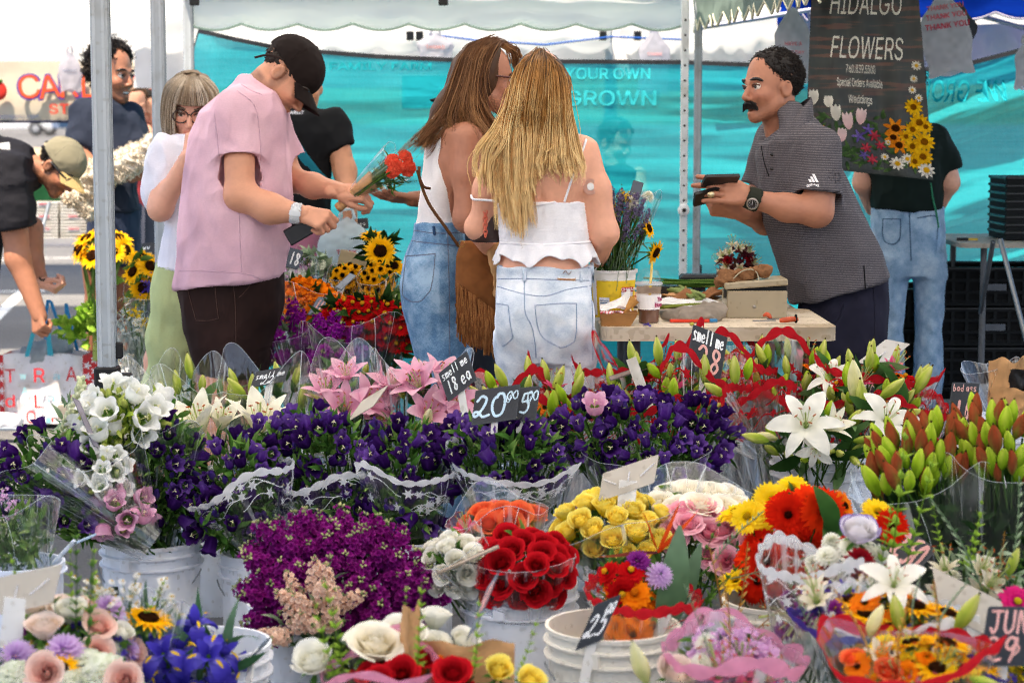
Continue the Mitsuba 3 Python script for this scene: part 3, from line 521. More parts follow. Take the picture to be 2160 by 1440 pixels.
def cap(A,r,rb,strap=True,k=1.0,brim_len=.085,droop=.02,ru=None):
 """baseball cap in head space: (crown, brim, extras)"""
 cr=solid([E((-.012,0,.045),(.112,.094,.096),k=.012,cut=[((0,0,.018),(-.12,0,-1))]),E((-.012,0,.03),(.100,.083,.07),k=.004,op=-1)],.005,fold=folds(.0012,(30,30,30),4)).col(r)
 def bf(u,v):
  a=(u-.5)*2;y=a*.078;x=.083-.030*a**2*1.1+v*(brim_len*np.sqrt(np.maximum(1-.82*a**2,0))+.004);z=.034-v*droop-.020*a**2-.006*a**4;return x,y,z
 br=thick(grid(bf,22,8,rb),.004)
 ex=[blob((.007,.007,.003),r).at(-.012,0,.142)]
 ex+=[tube(bez([(-.012+.112*1.0*cos(b)*cos(a),.094*sin(a)*cos(b)if 0 else .094*cos(b)*sin(a),.045+.0965*sin(b))for b in np.linspace(0,PI/2,8)],10),.0012,r,4,.9)for a in np.arange(6)*PI/3+.52]
 return cr.tf(A),br.tf(A),J(ex).tf(A)
EMB={}
def cast(m,pts,off=.003,strict=False):
 """points where rays from the camera through pixels meet the mesh, moved off its surface"""
 key=id(m)
 if key not in EMB:EMB[key]=(trimesh.Trimesh(m.v,m.f,process=False),m)
 tm=EMB[key][0];ds=np.array([unit(P(a,b,6)-EYE)for a,b in pts]);loc,ri,ti=tm.ray.intersects_location(np.repeat(EYE[None],len(ds),0),ds,multiple_hits=False)
 out=np.full((len(pts),3),np.nan);out[ri]=loc+tm.face_normals[ti]*off;bad=np.isnan(out[:,0])
 if strict:return out[~bad]
 y=out[~bad,1].mean()if(~bad).any()else m.v[:,1].mean()
 for i in np.flatnonzero(bad):out[i]=P(*pts[i],y)
 return out
def seam(m,pts,rad,r,t=.5,n=24,off=.001):
 q=cast(m,bez([(a,b,0)for a,b in pts],n)[:,:2],off,True)
 return tube(q,rad,r,5,t)if len(q)>2 else None
def seams(m,lines,rad,r,t=.5,n=24):return J([x for x in(seam(m,l,rad,r,t,n)for l in lines)if x is not None])
def person(lab,group=None):return thing('person',lab,'person',group)
SK={'man':ramp('#46302a','#cb9376','#bc5e4a'),'pale':ramp('#7a5546','#d9a58c','#c8604e'),'tan':ramp('#3f2a20','#c08a6a','#b0604a'),'olive':ramp('#1f1612','#a8745a','#984a3c'),'brown':ramp('#140e0b','#8a5a42','#7c4436'),'sun':ramp('#3f271c','#aa755c','#9c5444')}
rng=np.random.default_rng(11)
# man in the pink shirt
d=7.1;q=lambda x,y,o=0.0:P(x,y,d+o);s=S(d)
t=person('man in a washed pink t-shirt, dark brown shorts and black cap holding a small bouquet')
hd,A=head(q(604,163),(.62,-.15,-.75),(.74,.1,.62),1.06,SK['man'],beard=.85,neck=q(508,232),neck_r=.066)
torso=[(160,505,545,.02,.06),(178,492,566,.0,.10),(200,462,590,0,.185),(235,424,604,0,.215),(290,402,611,0,.22),(350,391,613,0,.222),(430,386,613,0,.225),(500,382,610,0,.228),(560,375,602,0,.23),(596,371,599,0,.23),(612,371,600,0,.23)]
hem_n=unit(V3(.14,0,-1))
shirt=solid([L(R(d,torso),k=.03,pw=2.3),C(q(496,232,-.17),q(506,372,-.20),.078,.088,.05,cut=[(q(505,330,-.2),unit(q(502,372,-.2)-q(496,232,-.17)))]),C(q(505,345,-.2),q(506,372,-.20),.060,.070,.006,-1),C(q(560,240,.14),q(612,350,.2),.075,.075,.05,cut=[(q(606,335,.2),unit(V3(.3,.1,-1)))])],.0085,cuts=[(q(485,592),hem_n)],fold=lambda V,N:folds(.0085,(6,6,3.6),1)(V,N)+.0045*np.sin((V[:,2]*1.0+V[:,0]*1.4)*34)*sm(1.25,1.0,V[:,2])*(meshkit.noise(V*5,3)-.3))
PK=ramp('#a07f92','#d0a9b6','#dcb9c2')
shirt=shirt.col(PK);shirt.c[:,1]=np.clip(.5+1.0*(meshkit.fbm(shirt.v*6,3,2)-.5),0,1)
put('t_shirt',shirt,'cloth',t,label='faded pink t-shirt')
put('shirt_seam',seams(shirt,[[(470,338),(500,343),(532,346),(548,350)],[(378,571),(440,572),(520,578),(575,600)],[(500,192),(530,215),(542,240),(548,290),(551,340)],[(452,240),(456,270),(462,330)],[(508,178),(530,192),(552,200)],[(504,430),(506,500),(510,574)]],.0012,ramp('#bd9cab')),'cloth',t)
arm=solid([C(q(505,338,-.2),q(506,412,-.22),.054,.050,.03),C(q(506,412,-.22),q(570,440,-.24),.052,.050,.03),C(q(570,440,-.24),q(640,452,-.26),.050,.031,.03)],.007)
h1=hand(q(636,451,-.26),unit(V3(1,-.25,-.25)),unit(V3(.1,-.8,.55)),1,(.75,.85,.95,.95),SK['man'],1.02,.75)
arm2=solid([C(q(596,330,.18),q(606,376,.20),.052,.050,.03),C(q(606,376,.20),q(660,392,.1),.048,.043,.03),C(q(660,392,.1),q(722,404,.0),.043,.030,.03)],.007)
h2=hand(q(716,404,.0),unit(V3(1,-.1,-.05)),unit(V3(.0,-.72,.7)),-1,(.72,.8,.88,.9),SK['man'],1.02,.6)
lg=solid([C(q(462,775,-.10),q(454,905,-.12),.068,.060,.03),C(q(452,905,-.12),q(448,1110,-.12),.062,.042,.03),C(q(500,740,.14),q(506,905,.14),.085,.062,.03),C(q(506,905,.14),q(500,1110,.14),.062,.042,.03)],.01)
put('body',J(hd,J(arm,h1,arm2,h2,lg).col(SK['man'])),'skin',t)
for x,o in((452,-.12),(504,.14)):put('shoe',solid([C(q(x-10,1142,o),q(x+72,1146,o),.05,.04,.03)],.01,cuts=[((0,0,.002),(0,0,-1))]).col(ramp('#d8d8d8')),'cloth',t)
ck,cb,ce=cap(A,ramp('#15100f','#241b19'),ramp('#15100f','#241b19'),droop=.03)
hat=put('cap',J(ck,ce),'cloth',t,label='black cap');put('brim',cb,'cloth',hat)
put('strap',tube(bez(cast(ck,[(537,122),(560,117),(582,120),(600,128)],.002),12),.0045,ramp('#2b211f'),6).sc((1,1,1)),'cloth',hat)
bq=cast(ck,[(588,120)],.004);bq=bq[0]if len(bq)else q(588,120,-.1)
put('buckle',prism(Polygon([(-.011,-.009),(.011,-.009),(.011,.009),(-.011,.009)]).difference(Polygon([(-.007,-.005),(.007,-.005),(.007,.005),(-.007,.005)])),.003,ramp('#8a7a60')).tf(rotx(PI/2)).at(bq),'metal',hat,smooth=False)
put('hair',short_hair(A,ramp('#17100c','#3a281c'),rng,[((.03,0,.03),(.8,0,.25)),((0,0,.05),(0,0,1)),((0,0,-.05),(.25,0,-1))],1.015,900,.005,.0010,.25),'hair',t)
put_eyes(t,eyes(A,'#241812'))
sh=[(566,375,590,0,.20),(600,376,592,0,.205),(640,382,590,0,.205),(690,392,578,0,.20),(740,404,574,0,.19),(788,421,566,0,.18),(806,424,564,0,.18)]
shorts=solid([L(R(d,sh),k=.02,pw=2.4),L(R(d,[(570,540,592,0,.16),(640,540,600,.02,.16),(690,548,588,.02,.12),(720,550,575,.02,.1)]),k=.03)],.008,cuts=[(q(480,787),unit(V3(-.09,0,-1)))],fold=folds(.006,(6,6,4),5))
BR=ramp('#1b1110','#372522');shorts=shorts.col(BR);shorts.c[:,1]=np.clip(.45+1.1*(meshkit.fbm(shorts.v*8,3,4)-.5),0,1)
put('shorts',shorts,'cloth',t,label='dark brown shorts')
put('pocket_seam',seams(shorts,[[(388,578),(404,640),(413,674)],[(413,676),(440,676),(461,672)],[(452,580),(456,630),(461,672)],[(488,580),(496,640),(498,780)],[(530,582),(528,600),(512,620),(503,628)],[(424,778),(460,776),(540,762)]],.0015,ramp('#4a3630'),.6),'cloth',t)
put('wrist_band',solid([C(q(620,449,-.262),q(630,450.5,-.262),.038,.037,.004),C(q(604,446,-.26),q(644,453,-.262),.0365,.034,.002,-1)],.003).col(ramp('#c9cdd0')),'plastic',t,label='pale grey wrist band')
put('phone',box(.06,.012,.10,ramp('#101014'),.5,.004).tf(roty(1.05)).at(q(632,488,-.24)),'gloss',label='black phone held low in the pink shirt man\'s fist',cat='phone',smooth=False)
# woman in the white tank top
d=6.9;s=S(d)
t=person('brown haired woman in a white tank top, sunglasses and blue jeans turned to her friend')
hd,A=head(q(1024,168,.02),(.93,.36,-.06),(.05,0,1),.98,SK['sun'],neck=q(962,268),neck_r=.05)
tk=[(226,925,985,0,.05),(245,908,1004,0,.085),(270,903,1006,0,.12),(310,897,1000,0,.13),(360,891,985,0,.13),(420,884,970,.0,.125),(455,880,968,0,.12),(476,874,972,0,.125),(490,874,975,0,.125)]
tank=solid([L(R(d,tk),k=.02),E(q(988,285,-.2),(.062,.1,.085),k=.012,op=-1)],.007,cuts=[(q(930,478),(.12,0,-1)),(q(955,240),unit(V3(.5,0,.9)))],fold=folds(.003,(9,9,5),7))
put('tank_top',tank.col(ramp('#dfdcdc')),'cloth',t,label='white tank top');put('top_seam',seams(tank,[[(946,236),(975,250),(1000,268)],[(944,262),(935,290),(940,330),(952,345)]],.0014,ramp('#b9b4b4')),'cloth',t)
body=solid([L(R(d,[(215,955,1005,0,.045),(240,925,1015,0,.075),(275,915,1015,-.02,.12),(340,905,1000,-.02,.12),(470,890,975,0,.10)]),k=.02),C(q(988,292,-.13),q(985,365,-.15),.058,.046,.03),C(q(985,365,-.15),q(984,462,-.17),.046,.041,.03),C(q(984,462,-.17),q(1040,500,-.08),.042,.032,.03),C(q(975,290,.13),q(1045,420,.17),.05,.04,.03)],.008)
put('body',J(hd,body.col(SK['sun'])),'skin',t);put_eyes(t,eyes(A,'#2a1b12'))
jn=[(468,872,980,0,.13),(500,868,982,0,.145),(550,852,984,0,.17),(600,843,986,0,.175),(650,848,988,0,.165),(700,862,990,0,.15),(760,880,992,0,.14),(850,890,985,0,.13),(1165,900,980,0,.12)]
jeans=solid([L(R(d,jn),k=.02,pw=2.3)],.008,fold=folds(.005,(6,6,4),8))
DB=ramp('#2f4c70','#5d83a8','#9db8cf');jeans=jeans.col(DB);jeans.c[:,1]=np.clip(.52+.25*np.exp(-((jeans.v[:,2]-q(0,600)[2])/.16)**2)*(jeans.v[:,0]<q(930,0)[0])+.5*(meshkit.fbm(jeans.v*7,3,4)-.5),0,1)
put('jeans',jeans,'denim',t,label='mid blue high waisted jeans')
put('denim_seam',seams(jeans,[[(874,486),(920,492),(975,490)],[(868,508),(900,512),(940,516),(975,520)],[(857,540),(890,538),(918,535)],[(918,535),(914,580),(908,612)],[(908,612),(888,634),(868,636)],[(857,540),(850,600),(851,624),(868,636)],[(944,490),(947,600),(949,760)]],.0012,ramp('#35507a','#c9a878'),.2),'cloth',t)
put('belt_loop',tube(cast(jeans,[(915,478),(916,488),(917,496)],.004),.005,ramp('#2a4468'),5),'cloth',t)
HB=ramp('#2a1a10','#6a462a','#b88a5a')
gd=[[(1030,92,-.02),(985,120,-.07),(962,175,-.07),(945,225,-.08),(905,275,-.08),(886,312,-.08)],[(1030,88,-.03),(990,110,-.10),(968,180,-.11),(948,240,-.10),(915,280,-.10),(892,300,-.1)],[(1036,86,-.05),(1000,115,-.115),(985,185,-.12),(975,240,-.12),(990,275,-.12),(1010,300,-.13)],[(1045,86,-.05),(1015,110,-.11),(1000,180,-.12),(1000,240,-.12),(1020,270,-.13),(1040,300,-.12)],[(1050,90,-.03),(1035,105,-.09),(1012,150,-.115),(1010,200,-.12),(1028,250,-.12),(1060,290,-.1)]]
put('hair',J(solid([E(A[:3,3]+A[:3,2]*.047-A[:3,0]*.012,(.097,.087,.093),k=.02,cut=[(A[:3,3]+A[:3,0]*.0+A[:3,2]*.04,unit(A[:3,0]*.9-A[:3,2]*.35))]),C(q(1000,170,.0),q(952,235,.0),.085,.06,.05),C(q(952,235,.0),q(915,275,-.02),.05,.03,.04)],.007,fold=folds(.004,(24,24,6),3)).col(HB,.16),hair_guides(d,gd,2800,.0014,HB,rng,.009,k=13,tone=(.08,.7),gain=.22),hair_guides(d,[[(1060,92,.0),(1082,106,.06),(1087,130,.08),(1087,155,.08)],[(1050,88,-.02),(1070,96,.04),(1082,112,.07),(1085,140,.08)]],130,.0018,HB,rng,.006)),'hair',t,label='long brown hair')
gl=put('sunglasses',J(tube(bez([A[:3,:3]@V3(*p)+A[:3,3]for p in((-.01,-.083,.012),(.04,-.081,.012),(.088,-.066,.010))],10),.0042,ramp('#2a1410','#6b2c1c'),6,.5)),'gloss',t,label='tortoiseshell sunglasses')
for sgn in(1,-1):put('lens',blob((.006,.030,.022),ramp('#1a0f0c')).at(.098,sgn*.035,.0).tf(A),'gloss',gl)
def shoes(t,d,xs,dx,c):
 for x in xs:o=P(x,270,d);put('shoe',solid([C((o[0],d,.045),(o[0]+dx[0],d+dx[1],.035),.05,.036,.03)],.012,cuts=[((0,0,.004),(0,0,-1))]).col(ramp(c)),'cloth',t)
shoes(t,6.9,(920,960),(.12,.02),'#c9b8a0')
# woman in the crop top
d=6.45;s=S(d)
t=person('woman with very long fair hair seen from behind in a white crop top')
hd,A=head(q(1140,190,.03),(.12,.98,-.1),(0,.05,1),.97,SK['pale'],neck=q(1138,300,.02),neck_r=.05)
bd=[(250,1118,1162,.02,.05),(272,1090,1190,.02,.06),(300,1045,1235,.01,.075),(330,1035,1240,0,.09),(380,1043,1236,0,.10),(430,1050,1234,0,.10),(480,1056,1236,0,.10),(530,1058,1238,0,.105),(565,1052,1240,0,.115),(590,1050,1245,0,.12)]
body=solid([L(R(d,bd),k=.03,pw=2.4),C(q(1228,322,0),q(1256,400,-.01),.054,.047,.04),C(q(1256,400,-.01),q(1276,492,-.02),.047,.042,.03),C(q(1276,492,-.02),q(1262,545,.16),.041,.032,.03),C(q(1052,325,0),q(1026,400,.0),.048,.041,.04),C(q(1026,400,.0),q(1012,480,.02),.040,.035,.03),C(q(1003,480,.02),q(1030,520,.2),.037,.03,.03),C(q(1140,340,-.095),q(1145,540,-.112),.006,.008,.02,-1),E(q(1098,372,-.085),(.06,.02,.075),k=.04),E(q(1188,372,-.085),(.06,.02,.075),k=.04)],.0075)
body=body.col(ramp('#7a5546','#dba286','#c8604e'))
put('body',J(hd,body),'skin',t)
WT=ramp('#b9b9c2','#f0eff2')
def topf(V,N):
 zz=V[:,2];return .0012*np.sin(zz*520)*(np.abs(V[:,0]-q(1150,0)[0])<.2)+folds(.003,(26,26,6),2)(V,N)
top=solid([L(R(d,[(424,1046,1240,0,.108),(470,1052,1242,0,.110),(512,1054,1246,0,.114),(524,1056,1248,0,.116)]),k=.01,pw=2.4)],.005,cuts=[(q(1050,437),unit(V3(-.075,.4,1)))],fold=topf).col(WT,.75)
tp=put('crop_top',top,'cloth',t,label='white smocked crop top')
def ruff(u,v):
 a=u*2*PI;o=q(1151,512);rr=1+v*.12+.055*v*np.sin(a*17)+.03*v*np.sin(a*7+1);zz=o[2]-v*(.052+.014*np.sin(a*6+.5)+.008*np.sin(a*13))
 return o[0]+np.sign(np.cos(a))*np.abs(np.cos(a))**.85*.149*rr,o[1]+np.sin(a)*.118*rr,zz
put('ruffle',thick(grid(ruff,260,10,WT,.8),.003),'cloth',tp)
put('top_trim',seams(top,[[(1052,430),(1100,434),(1150,430),(1200,422),(1238,420)],[(1056,512),(1150,517),(1244,510)]],.004,WT,.9,40),'cloth',tp)
put('shoulder_strap',J(seam(body,[(1236,296),(1222,335),(1205,380),(1190,425)],.0042,WT,.9,24,.003)),'cloth',tp);put('shoulder_strap',tube(bez([q(994,412,-.02),q(998,420,-.06),q(1020,422,-.07),q(1050,424,-.1)],14),.004,WT,5,.9),'cloth',tp)
jn=[(558,1048,1252,0,.118),(600,1049,1252,0,.135),(650,1047,1253,0,.145),(700,1047,1254,0,.145),(735,1049,1253,0,.135),(760,1050,1252,0,.125)]
jeans=solid([L(R(d,jn),k=.03,pw=2.6),L(R(d,[(700,1044,1148,0,.12),(800,1048,1140,0,.115),(860,1050,1138,0,.11),(1235,1060,1140,0,.1)]),k=.02),L(R(d,[(700,1152,1258,0,.12),(800,1158,1254,0,.115),(860,1160,1252,0,.11),(1235,1160,1250,0,.1)]),k=.02),E(q(1098,668,-.10),(.075,.06,.09),k=.05),E(q(1202,668,-.10),(.075,.06,.09),k=.05),C(q(1148,640,-.165),q(1150,760,-.15),.010,.02,.03,-1)],.0075,fold=folds(.0045,(7,7,5),12))
LB=ramp('#9fb0c4','#ccd5df','#e8ebee');jeans=jeans.col(LB);jeans.c[:,1]=np.clip(.55+.9*(meshkit.fbm(jeans.v*14,3,4)-.5)-.3*np.exp(-((jeans.v[:,2]-q(0,568)[2])/.012)**2),0,1)
jk=put('jeans',jeans,'denim',t,label='pale acid washed jeans')
put('denim_seam',seams(jeans,[[(1050,562),(1110,560),(1180,561),(1252,566)],[(1050,588),(1110,588),(1180,590),(1252,592)],[(1049,604),(1105,620),(1152,624),(1200,610),(1254,602)],[(1154,592),(1105,592),(1106,592)][:1]*3,[(1106,562),(1106,590),(1106,620),(1108,660),(1122,690),(1130,740),(1132,800)],[(1128,644),(1180,640),(1216,640)],[(1216,640),(1216,690),(1212,720)],[(1212,720),(1195,730),(1182,733)],[(1128,644),(1134,690),(1148,714),(1182,733)],[(1047,640),(1060,642),(1072,644)],[(1072,644),(1076,680),(1082,712)],[(1082,712),(1070,724),(1060,730)],[(1246,600),(1250,680),(1250,760)]],.0013,ramp('#7286a6','#9aa8be'),.3),'cloth',jk)
for x in(1107,1225,1248):put('belt_loop',tube(cast(jeans,[(x,558),(x,575),(x,594)],.004),.006,LB,5,.3),'denim',jk)
q2=cast(jeans,[(1176,563),(1214,564),(1213,592),(1175,590)],.004)
put('leather_patch',thick(M(q2,[[0,1,2,3]]).col(ramp('#a9784c')),.003),'suede',jk,smooth=False);put('patch_mark',J(*[x for x in[seam(jeans,[(1186,578),(1192,572),(1198,580),(1204,572)],.0012,ramp('#6e4a2c'),.5,20,.006)]if x is not None]),'cloth',jk)
HF=ramp('#3a2414','#a8763c','#e8cd94')
gd=[]
for x0_,x1_,x2_,x3_,ty in((1088,1080,1060,1050,400),(1095,1084,1068,1062,465),(1104,1094,1080,1080,494),(1114,1102,1092,1094,490),(1126,1114,1106,1102,470),(1140,1130,1120,1112,420),(1152,1148,1140,1132,372),(1165,1170,1168,1162,350),(1176,1184,1184,1184,356),(1184,1194,1204,1212,380)):
 bulge=-.10*(1-((x1_-1140)/90)**2)-.03
 gd.append([(1140,112,.0),(x0_,138+abs(x0_-1140)*.35,bulge),(x1_,215,bulge-.02),((x1_+x2_)/2,265,-.10),(x2_,320,-.115),(x3_,0.5*(320+ty),-.125),(x3_+5,ty,-.135)])
hair=J(solid([E(q(1140,178,.02),(.086,.094,.106),k=.02,cut=[(q(1140,180,.07),(0,1,-.1))]),L(R(d,[(170,1086,1196,.0,.08),(215,1084,1196,-.01,.075),(250,1078,1196,-.03,.055),(300,1070,1180,-.06,.036),(335,1072,1130,-.085,.02),(380,1078,1115,-.098,.012)]),k=.04)],.007,fold=folds(.006,(30,30,3),5)).col(HF,.3),hair_guides(d,gd,4000,.0014,HF,rng,.007,k=14,tone=(.05,.85),gain=.34,ends=.3),hair_guides(d,[[(1080,180,0),(1072,215,-.02),(1048,270,-.08),(1020,320,-.1),(1022,380,-.1)],[(1085,180,0),(1078,215,-.04),(1060,280,-.1),(1034,330,-.11),(1030,400,-.11)]],160,.002,HF,rng,.008,gain=.3))
hair.c[:,1]=np.clip(hair.c[:,1]-.35*sm(q(0,230)[2],q(0,120)[2],hair.v[:,2])+.05,0,1)
put('hair',hair,'hair',t,label='very long golden hair, darker at the crown')
sp=cast(body,[(1245,394)],.001);sp=sp[0]if len(sp)else q(1245,394,-.05);SA=frame(sp,z=unit(V3(.35,-1,.1)))
pk=put('skin_patch',lathe([(.026,0),(.025,.0012),(.013,.0016)],ramp('#e5c3b3'),24).tf(SA),'filmwhite',t,label='round clear plaster on the upper arm');put('sensor',lathe([(.0125,.001),(.0125,.0028),(.011,.0036),(0,.0037)],ramp('#dfdcd8'),24).tf(SA),'gloss',pk)
shoes(t,6.45,(1100,1205),(.02,.13),'#e2e0dc')
# vendor with the moustache
d=7.2;s=S(d)
t=person('vendor with a black moustache in a grey striped polo shirt leaning over the table')
fw=unit(V3(-.88,-.45,-.02));hd,A=head(q(1626,184,0),fw,unit(V3(-.12,0,1)),1.03,SK['sun'],beard=.3,mouth='open',neck=q(1655,292,.03),neck_r=.066)
put('hair',short_hair(A,ramp('#0c0908','#241a15'),rng,[((.055,0,.075),(.75,0,-.75)),((0,0,.0),(.45,0,-1)),((.025,0,.02),(.9,0,-.35))],1.05,3000,.016,.0013,.28,fold=folds(.003,(34,34,34),6)),'hair',t,label='short wavy black hair')
mst=[]
for i in range(420):
 y=rng.uniform(-.036,.036);x=.099-7*y*y-.004;z=-.053-6.5*y*y+rng.uniform(-.006,.006);mst.append([(x+rng.uniform(0,.007),y,z),(x+.005,y*1.15,z-.008),(x+.002,y*1.3,z-.017)])
put('moustache',J(strands(np.array(mst),.0017,ramp('#0b0807','#1c1411'),rng.uniform(0,1,(420,1))),tube(bez([(.084,-.036,-.074),(.096,-.017,-.059),(.100,0,-.055),(.096,.017,-.059),(.084,.036,-.074)],15),[.002,.003,.0045,.0055,.006,.0065,.0065,.006,.0065,.0065,.006,.0055,.0045,.003,.002],ramp('#0b0807'),8)).tf(A),'hair',t)
put_eyes(t,eyes(A,'#0f0a08',look=.002,thickb=.0058))
put('teeth',blob((.006,.016,.004),ramp('#e4dccf')).at(.083,0,-.071).tf(A),'gloss',t)
to=[(212,1650,1686,.0,.06),(228,1634,1700,.0,.10),(256,1616,1724,.01,.15),(290,1600,1752,.01,.195),(330,1596,1766,.01,.2),(380,1600,1784,.0,.2),(430,1606,1802,.0,.2),(480,1614,1828,0,.2),(530,1628,1858,0,.2),(580,1648,1872,0,.2),(632,1668,1874,0,.2),(650,1672,1874,0,.2)]
polo=solid([L(R(d,to),k=.03,pw=2.3),C(q(1728,312,-.18),q(1726,430,-.24),.078,.088,.05,cut=[(q(1727,412,-.235),unit(q(1726,430,-.24)-q(1738,300,-.19)))]),C(q(1730,380,-.22),q(1726,432,-.24),.068,.074,.006,-1),E(q(1604,262,-.07),(.075,.17,.068),k=.012,op=-1),C(q(1640,290,.17),q(1604,400,.19),.075,.078,.05,cut=[(q(1606,392,.19),unit(V3(-.25,0,-1)))])],.008,cuts=[(q(1690,634),unit(V3(.30,0,-1))),(q(1870,592),unit(V3(.9,0,-.5)))],fold=lambda V,N:folds(.008,(6,6,3.5),21)(V,N)+.004*np.sin((V[:,2]*1.2-V[:,0])*42)*(meshkit.noise(V*5,8)-.35))
polo=polo.col(BLK,0.0);polo.c[:,1]=np.clip((polo.v[:,2]<q(0,300)[2])*.5,0,1)
pk=put('polo_shirt',polo,'pinstripe',t,label='dark grey polo shirt with fine pale stripes')
co=[]
for x1_,sg in((1,-1),(-1,1)):
 pts=[q(1688,208,.06),q(1670,232,-.13*x1_ if x1_>0 else .1),q(1628,282,-.14 if x1_>0 else .02),q(1600,306,-.10 if x1_>0 else .0)]
def colf(u,v):
 a=-PI+.22+u*(2*PI-.44);o=q(1660,250,.01);x=o[0]+.084*np.cos(a)+.006*v*np.cos(a);y=o[1]+np.sin(a)*(.118+.075*v);z=o[2]+.076*np.cos(a)+.016*np.sin(v*PI)-.06*v-.02*v*(np.cos(a)<-.3)
 return x,y,z
put('collar',thick(grid(colf,44,7,BLK,.5),.003),'pinstripe',pk)
put('placket',seams(polo,[[(1606,308),(1612,340),(1622,372)]],.0016,BLK),'cloth',pk)
for yy in(326,356):put('button',lathe([(0,.003),(.0055,.002),(.006,0)],BLK,12).tf(frame(cast(polo,[(1629,yy)],.002)[0],z=(-.3,-1,0))),'gloss',pk)
put('side_slit',seams(polo,[[(1822,560),(1824,590),(1826,618)]],.0022,BLK),'cloth',pk)
put('sleeve_hem',seams(polo,[[(1682,403),(1710,406),(1740,409),(1772,404)]],.0015,BLK),'cloth',pk)
lo=cast(polo,[(1703,386),(1728,386)],.004);lf=unit(lo[1]-lo[0]);LA=frame(lo[0],x=lf,y=V3(0,.18,1));w_=np.linalg.norm(lo[1]-lo[0])
bars=J(*[prism(Polygon([(w_*a,w_*.02),(w_*(a+.2),w_*.02),(w_*(a+.2-b*.55),w_*b*1.0),(w_*(a-b*.55),w_*b)]),.0015,WT,.9)for a,b in((.24,.26),(.50,.46),(.76,.66))])
wm=word('adidas',.0115,WT,.9,.0015,True);wm.v[:,0]*=w_/np.ptp(wm.v[:,0]);put('sleeve_mark',J(bars,wm.at(0,-.015,0)).tf(LA),'matte',pk,smooth=False,label='white three bar mark with small lettering')
arm=solid([C(q(1730,400,-.235),q(1724,446,-.25),.056,.052,.03),C(q(1724,446,-.25),q(1660,438,-.27),.052,.046,.03),C(q(1660,438,-.27),q(1592,420,-.29),.046,.032,.03),C(q(1610,400,.18),q(1615,465,.14),.056,.05,.03),C(q(1615,465,.14),q(1560,445,-.12),.048,.034,.03)],.0075)
h1=hand(q(1586,417,-.29),unit(V3(-1,.0,.22)),unit(V3(.12,-.85,.5)),-1,(.10,.14,.16,.08),SK['sun'],1.14,.1,.1)
h2=hand(q(1556,447,-.16),unit(V3(-.95,-.2,.18)),unit(V3(-.1,-.55,-.8)),-1,(.8,.8,.85,.9),SK['sun'],1.12,.6)
put('body',J(hd,J(arm.col(SK['sun']),h1,h2)),'skin',t)
w0,w1=q(1600,424,-.292),q(1578,416,-.292);wt=put('wrist_watch',solid([C(w0+(w1-w0)*.25,w0+(w1-w0)*.75,.0415,.0405,.004),C(w0-(w1-w0)*.2,w1+(w1-w0)*.2,.038,.035,.002,-1)],.003).col(ramp('#2a2c24')),'cloth',t)
FA=frame(q(1587,430,-.340),z=unit(V3(-.1,-1,-.25)));put('watch_case',lathe([(0,.004),(.0155,.004),(.0155,.004),(.0195,.006),(.021,.002),(.021,-.006),(.0,-.006)],ramp('#b9b4aa'),28).tf(FA),'metal',wt);put('dial',lathe([(0,.0065),(.0155,.0063)],ramp('#1d1a18'),24).tf(FA),'gloss',wt)
put('hand_mark',J(box(.001,.010,.0006,WT).at(0,.005,.0072),box(.008,.001,.0006,WT).at(-.004,0,.0072),*[box(.0012,.003,.0006,WT).at(0,.0125,0).tf(rotz(k*PI/6)).at(0,0,.0072)for k in range(12)]).tf(FA),'matte',wt,smooth=False)
put('ring',solid([C(q(1498,411,-.335),q(1501,410,-.335),.0105,.0105,.002)],.002).col(ramp('#d9c9a0')),'metal',t)
PN=ramp('#14141f','#2b2a3a')
pants=solid([L(R(d,[(575,1690,1868,0,.16),(640,1682,1868,0,.17),(720,1680,1866,0,.165),(800,1686,1858,0,.15),(900,1700,1840,0,.13),(1130,1710,1830,0,.12)]),k=.02,pw=2.4)],.009,cuts=[(q(1700,600),(-.3,0,1))],fold=folds(.007,(6,6,4),31)).col(PN);pants.c[:,1]=np.clip(.5+(meshkit.fbm(pants.v*8,3)-.5),0,1)
pp=put('trousers',pants,'cloth',t,label='dark navy trousers');put('side_seam',seams(pants,[[(1842,600),(1845,680),(1840,800)],[(1780,640),(1770,670),(1752,690)]],.0015,PN),'cloth',pp)
shoes(t,7.2,(1735,1805),(-.14,-.03),'#1c1a1a')
for tt,pts,lab in(((-.30),[(1536,372),(1510,384)],'black phone lying on the vendor\'s raised palm'),(-.26,[(1505,412),(1478,420)],'second black phone held under the vendor\'s hand')):
 o=q(1520,384,-.30)if 'raised' in lab else q(1500,415,-.27)
 ph=thing('phone',lab,'phone',None);PA=frame(o,x=unit(V3(-1,-.2,-.02 if 'raised' in lab else-.25)),y=unit(V3(.1,-.85,.5 if 'raised' in lab else .7)))
 put('case',prism(Polygon([(-.056,-.03),(.056,-.03),(.056,.03),(-.056,.03)]).buffer(.006),.011,ramp('#0f0f11')).tf(PA),'gloss',ph,smooth=False);put('camera',lathe([(0,.013),(.007,.013),(.008,.011)],ramp('#25262a'),14).at(-.03,.012,0).tf(PA),'gloss',ph)
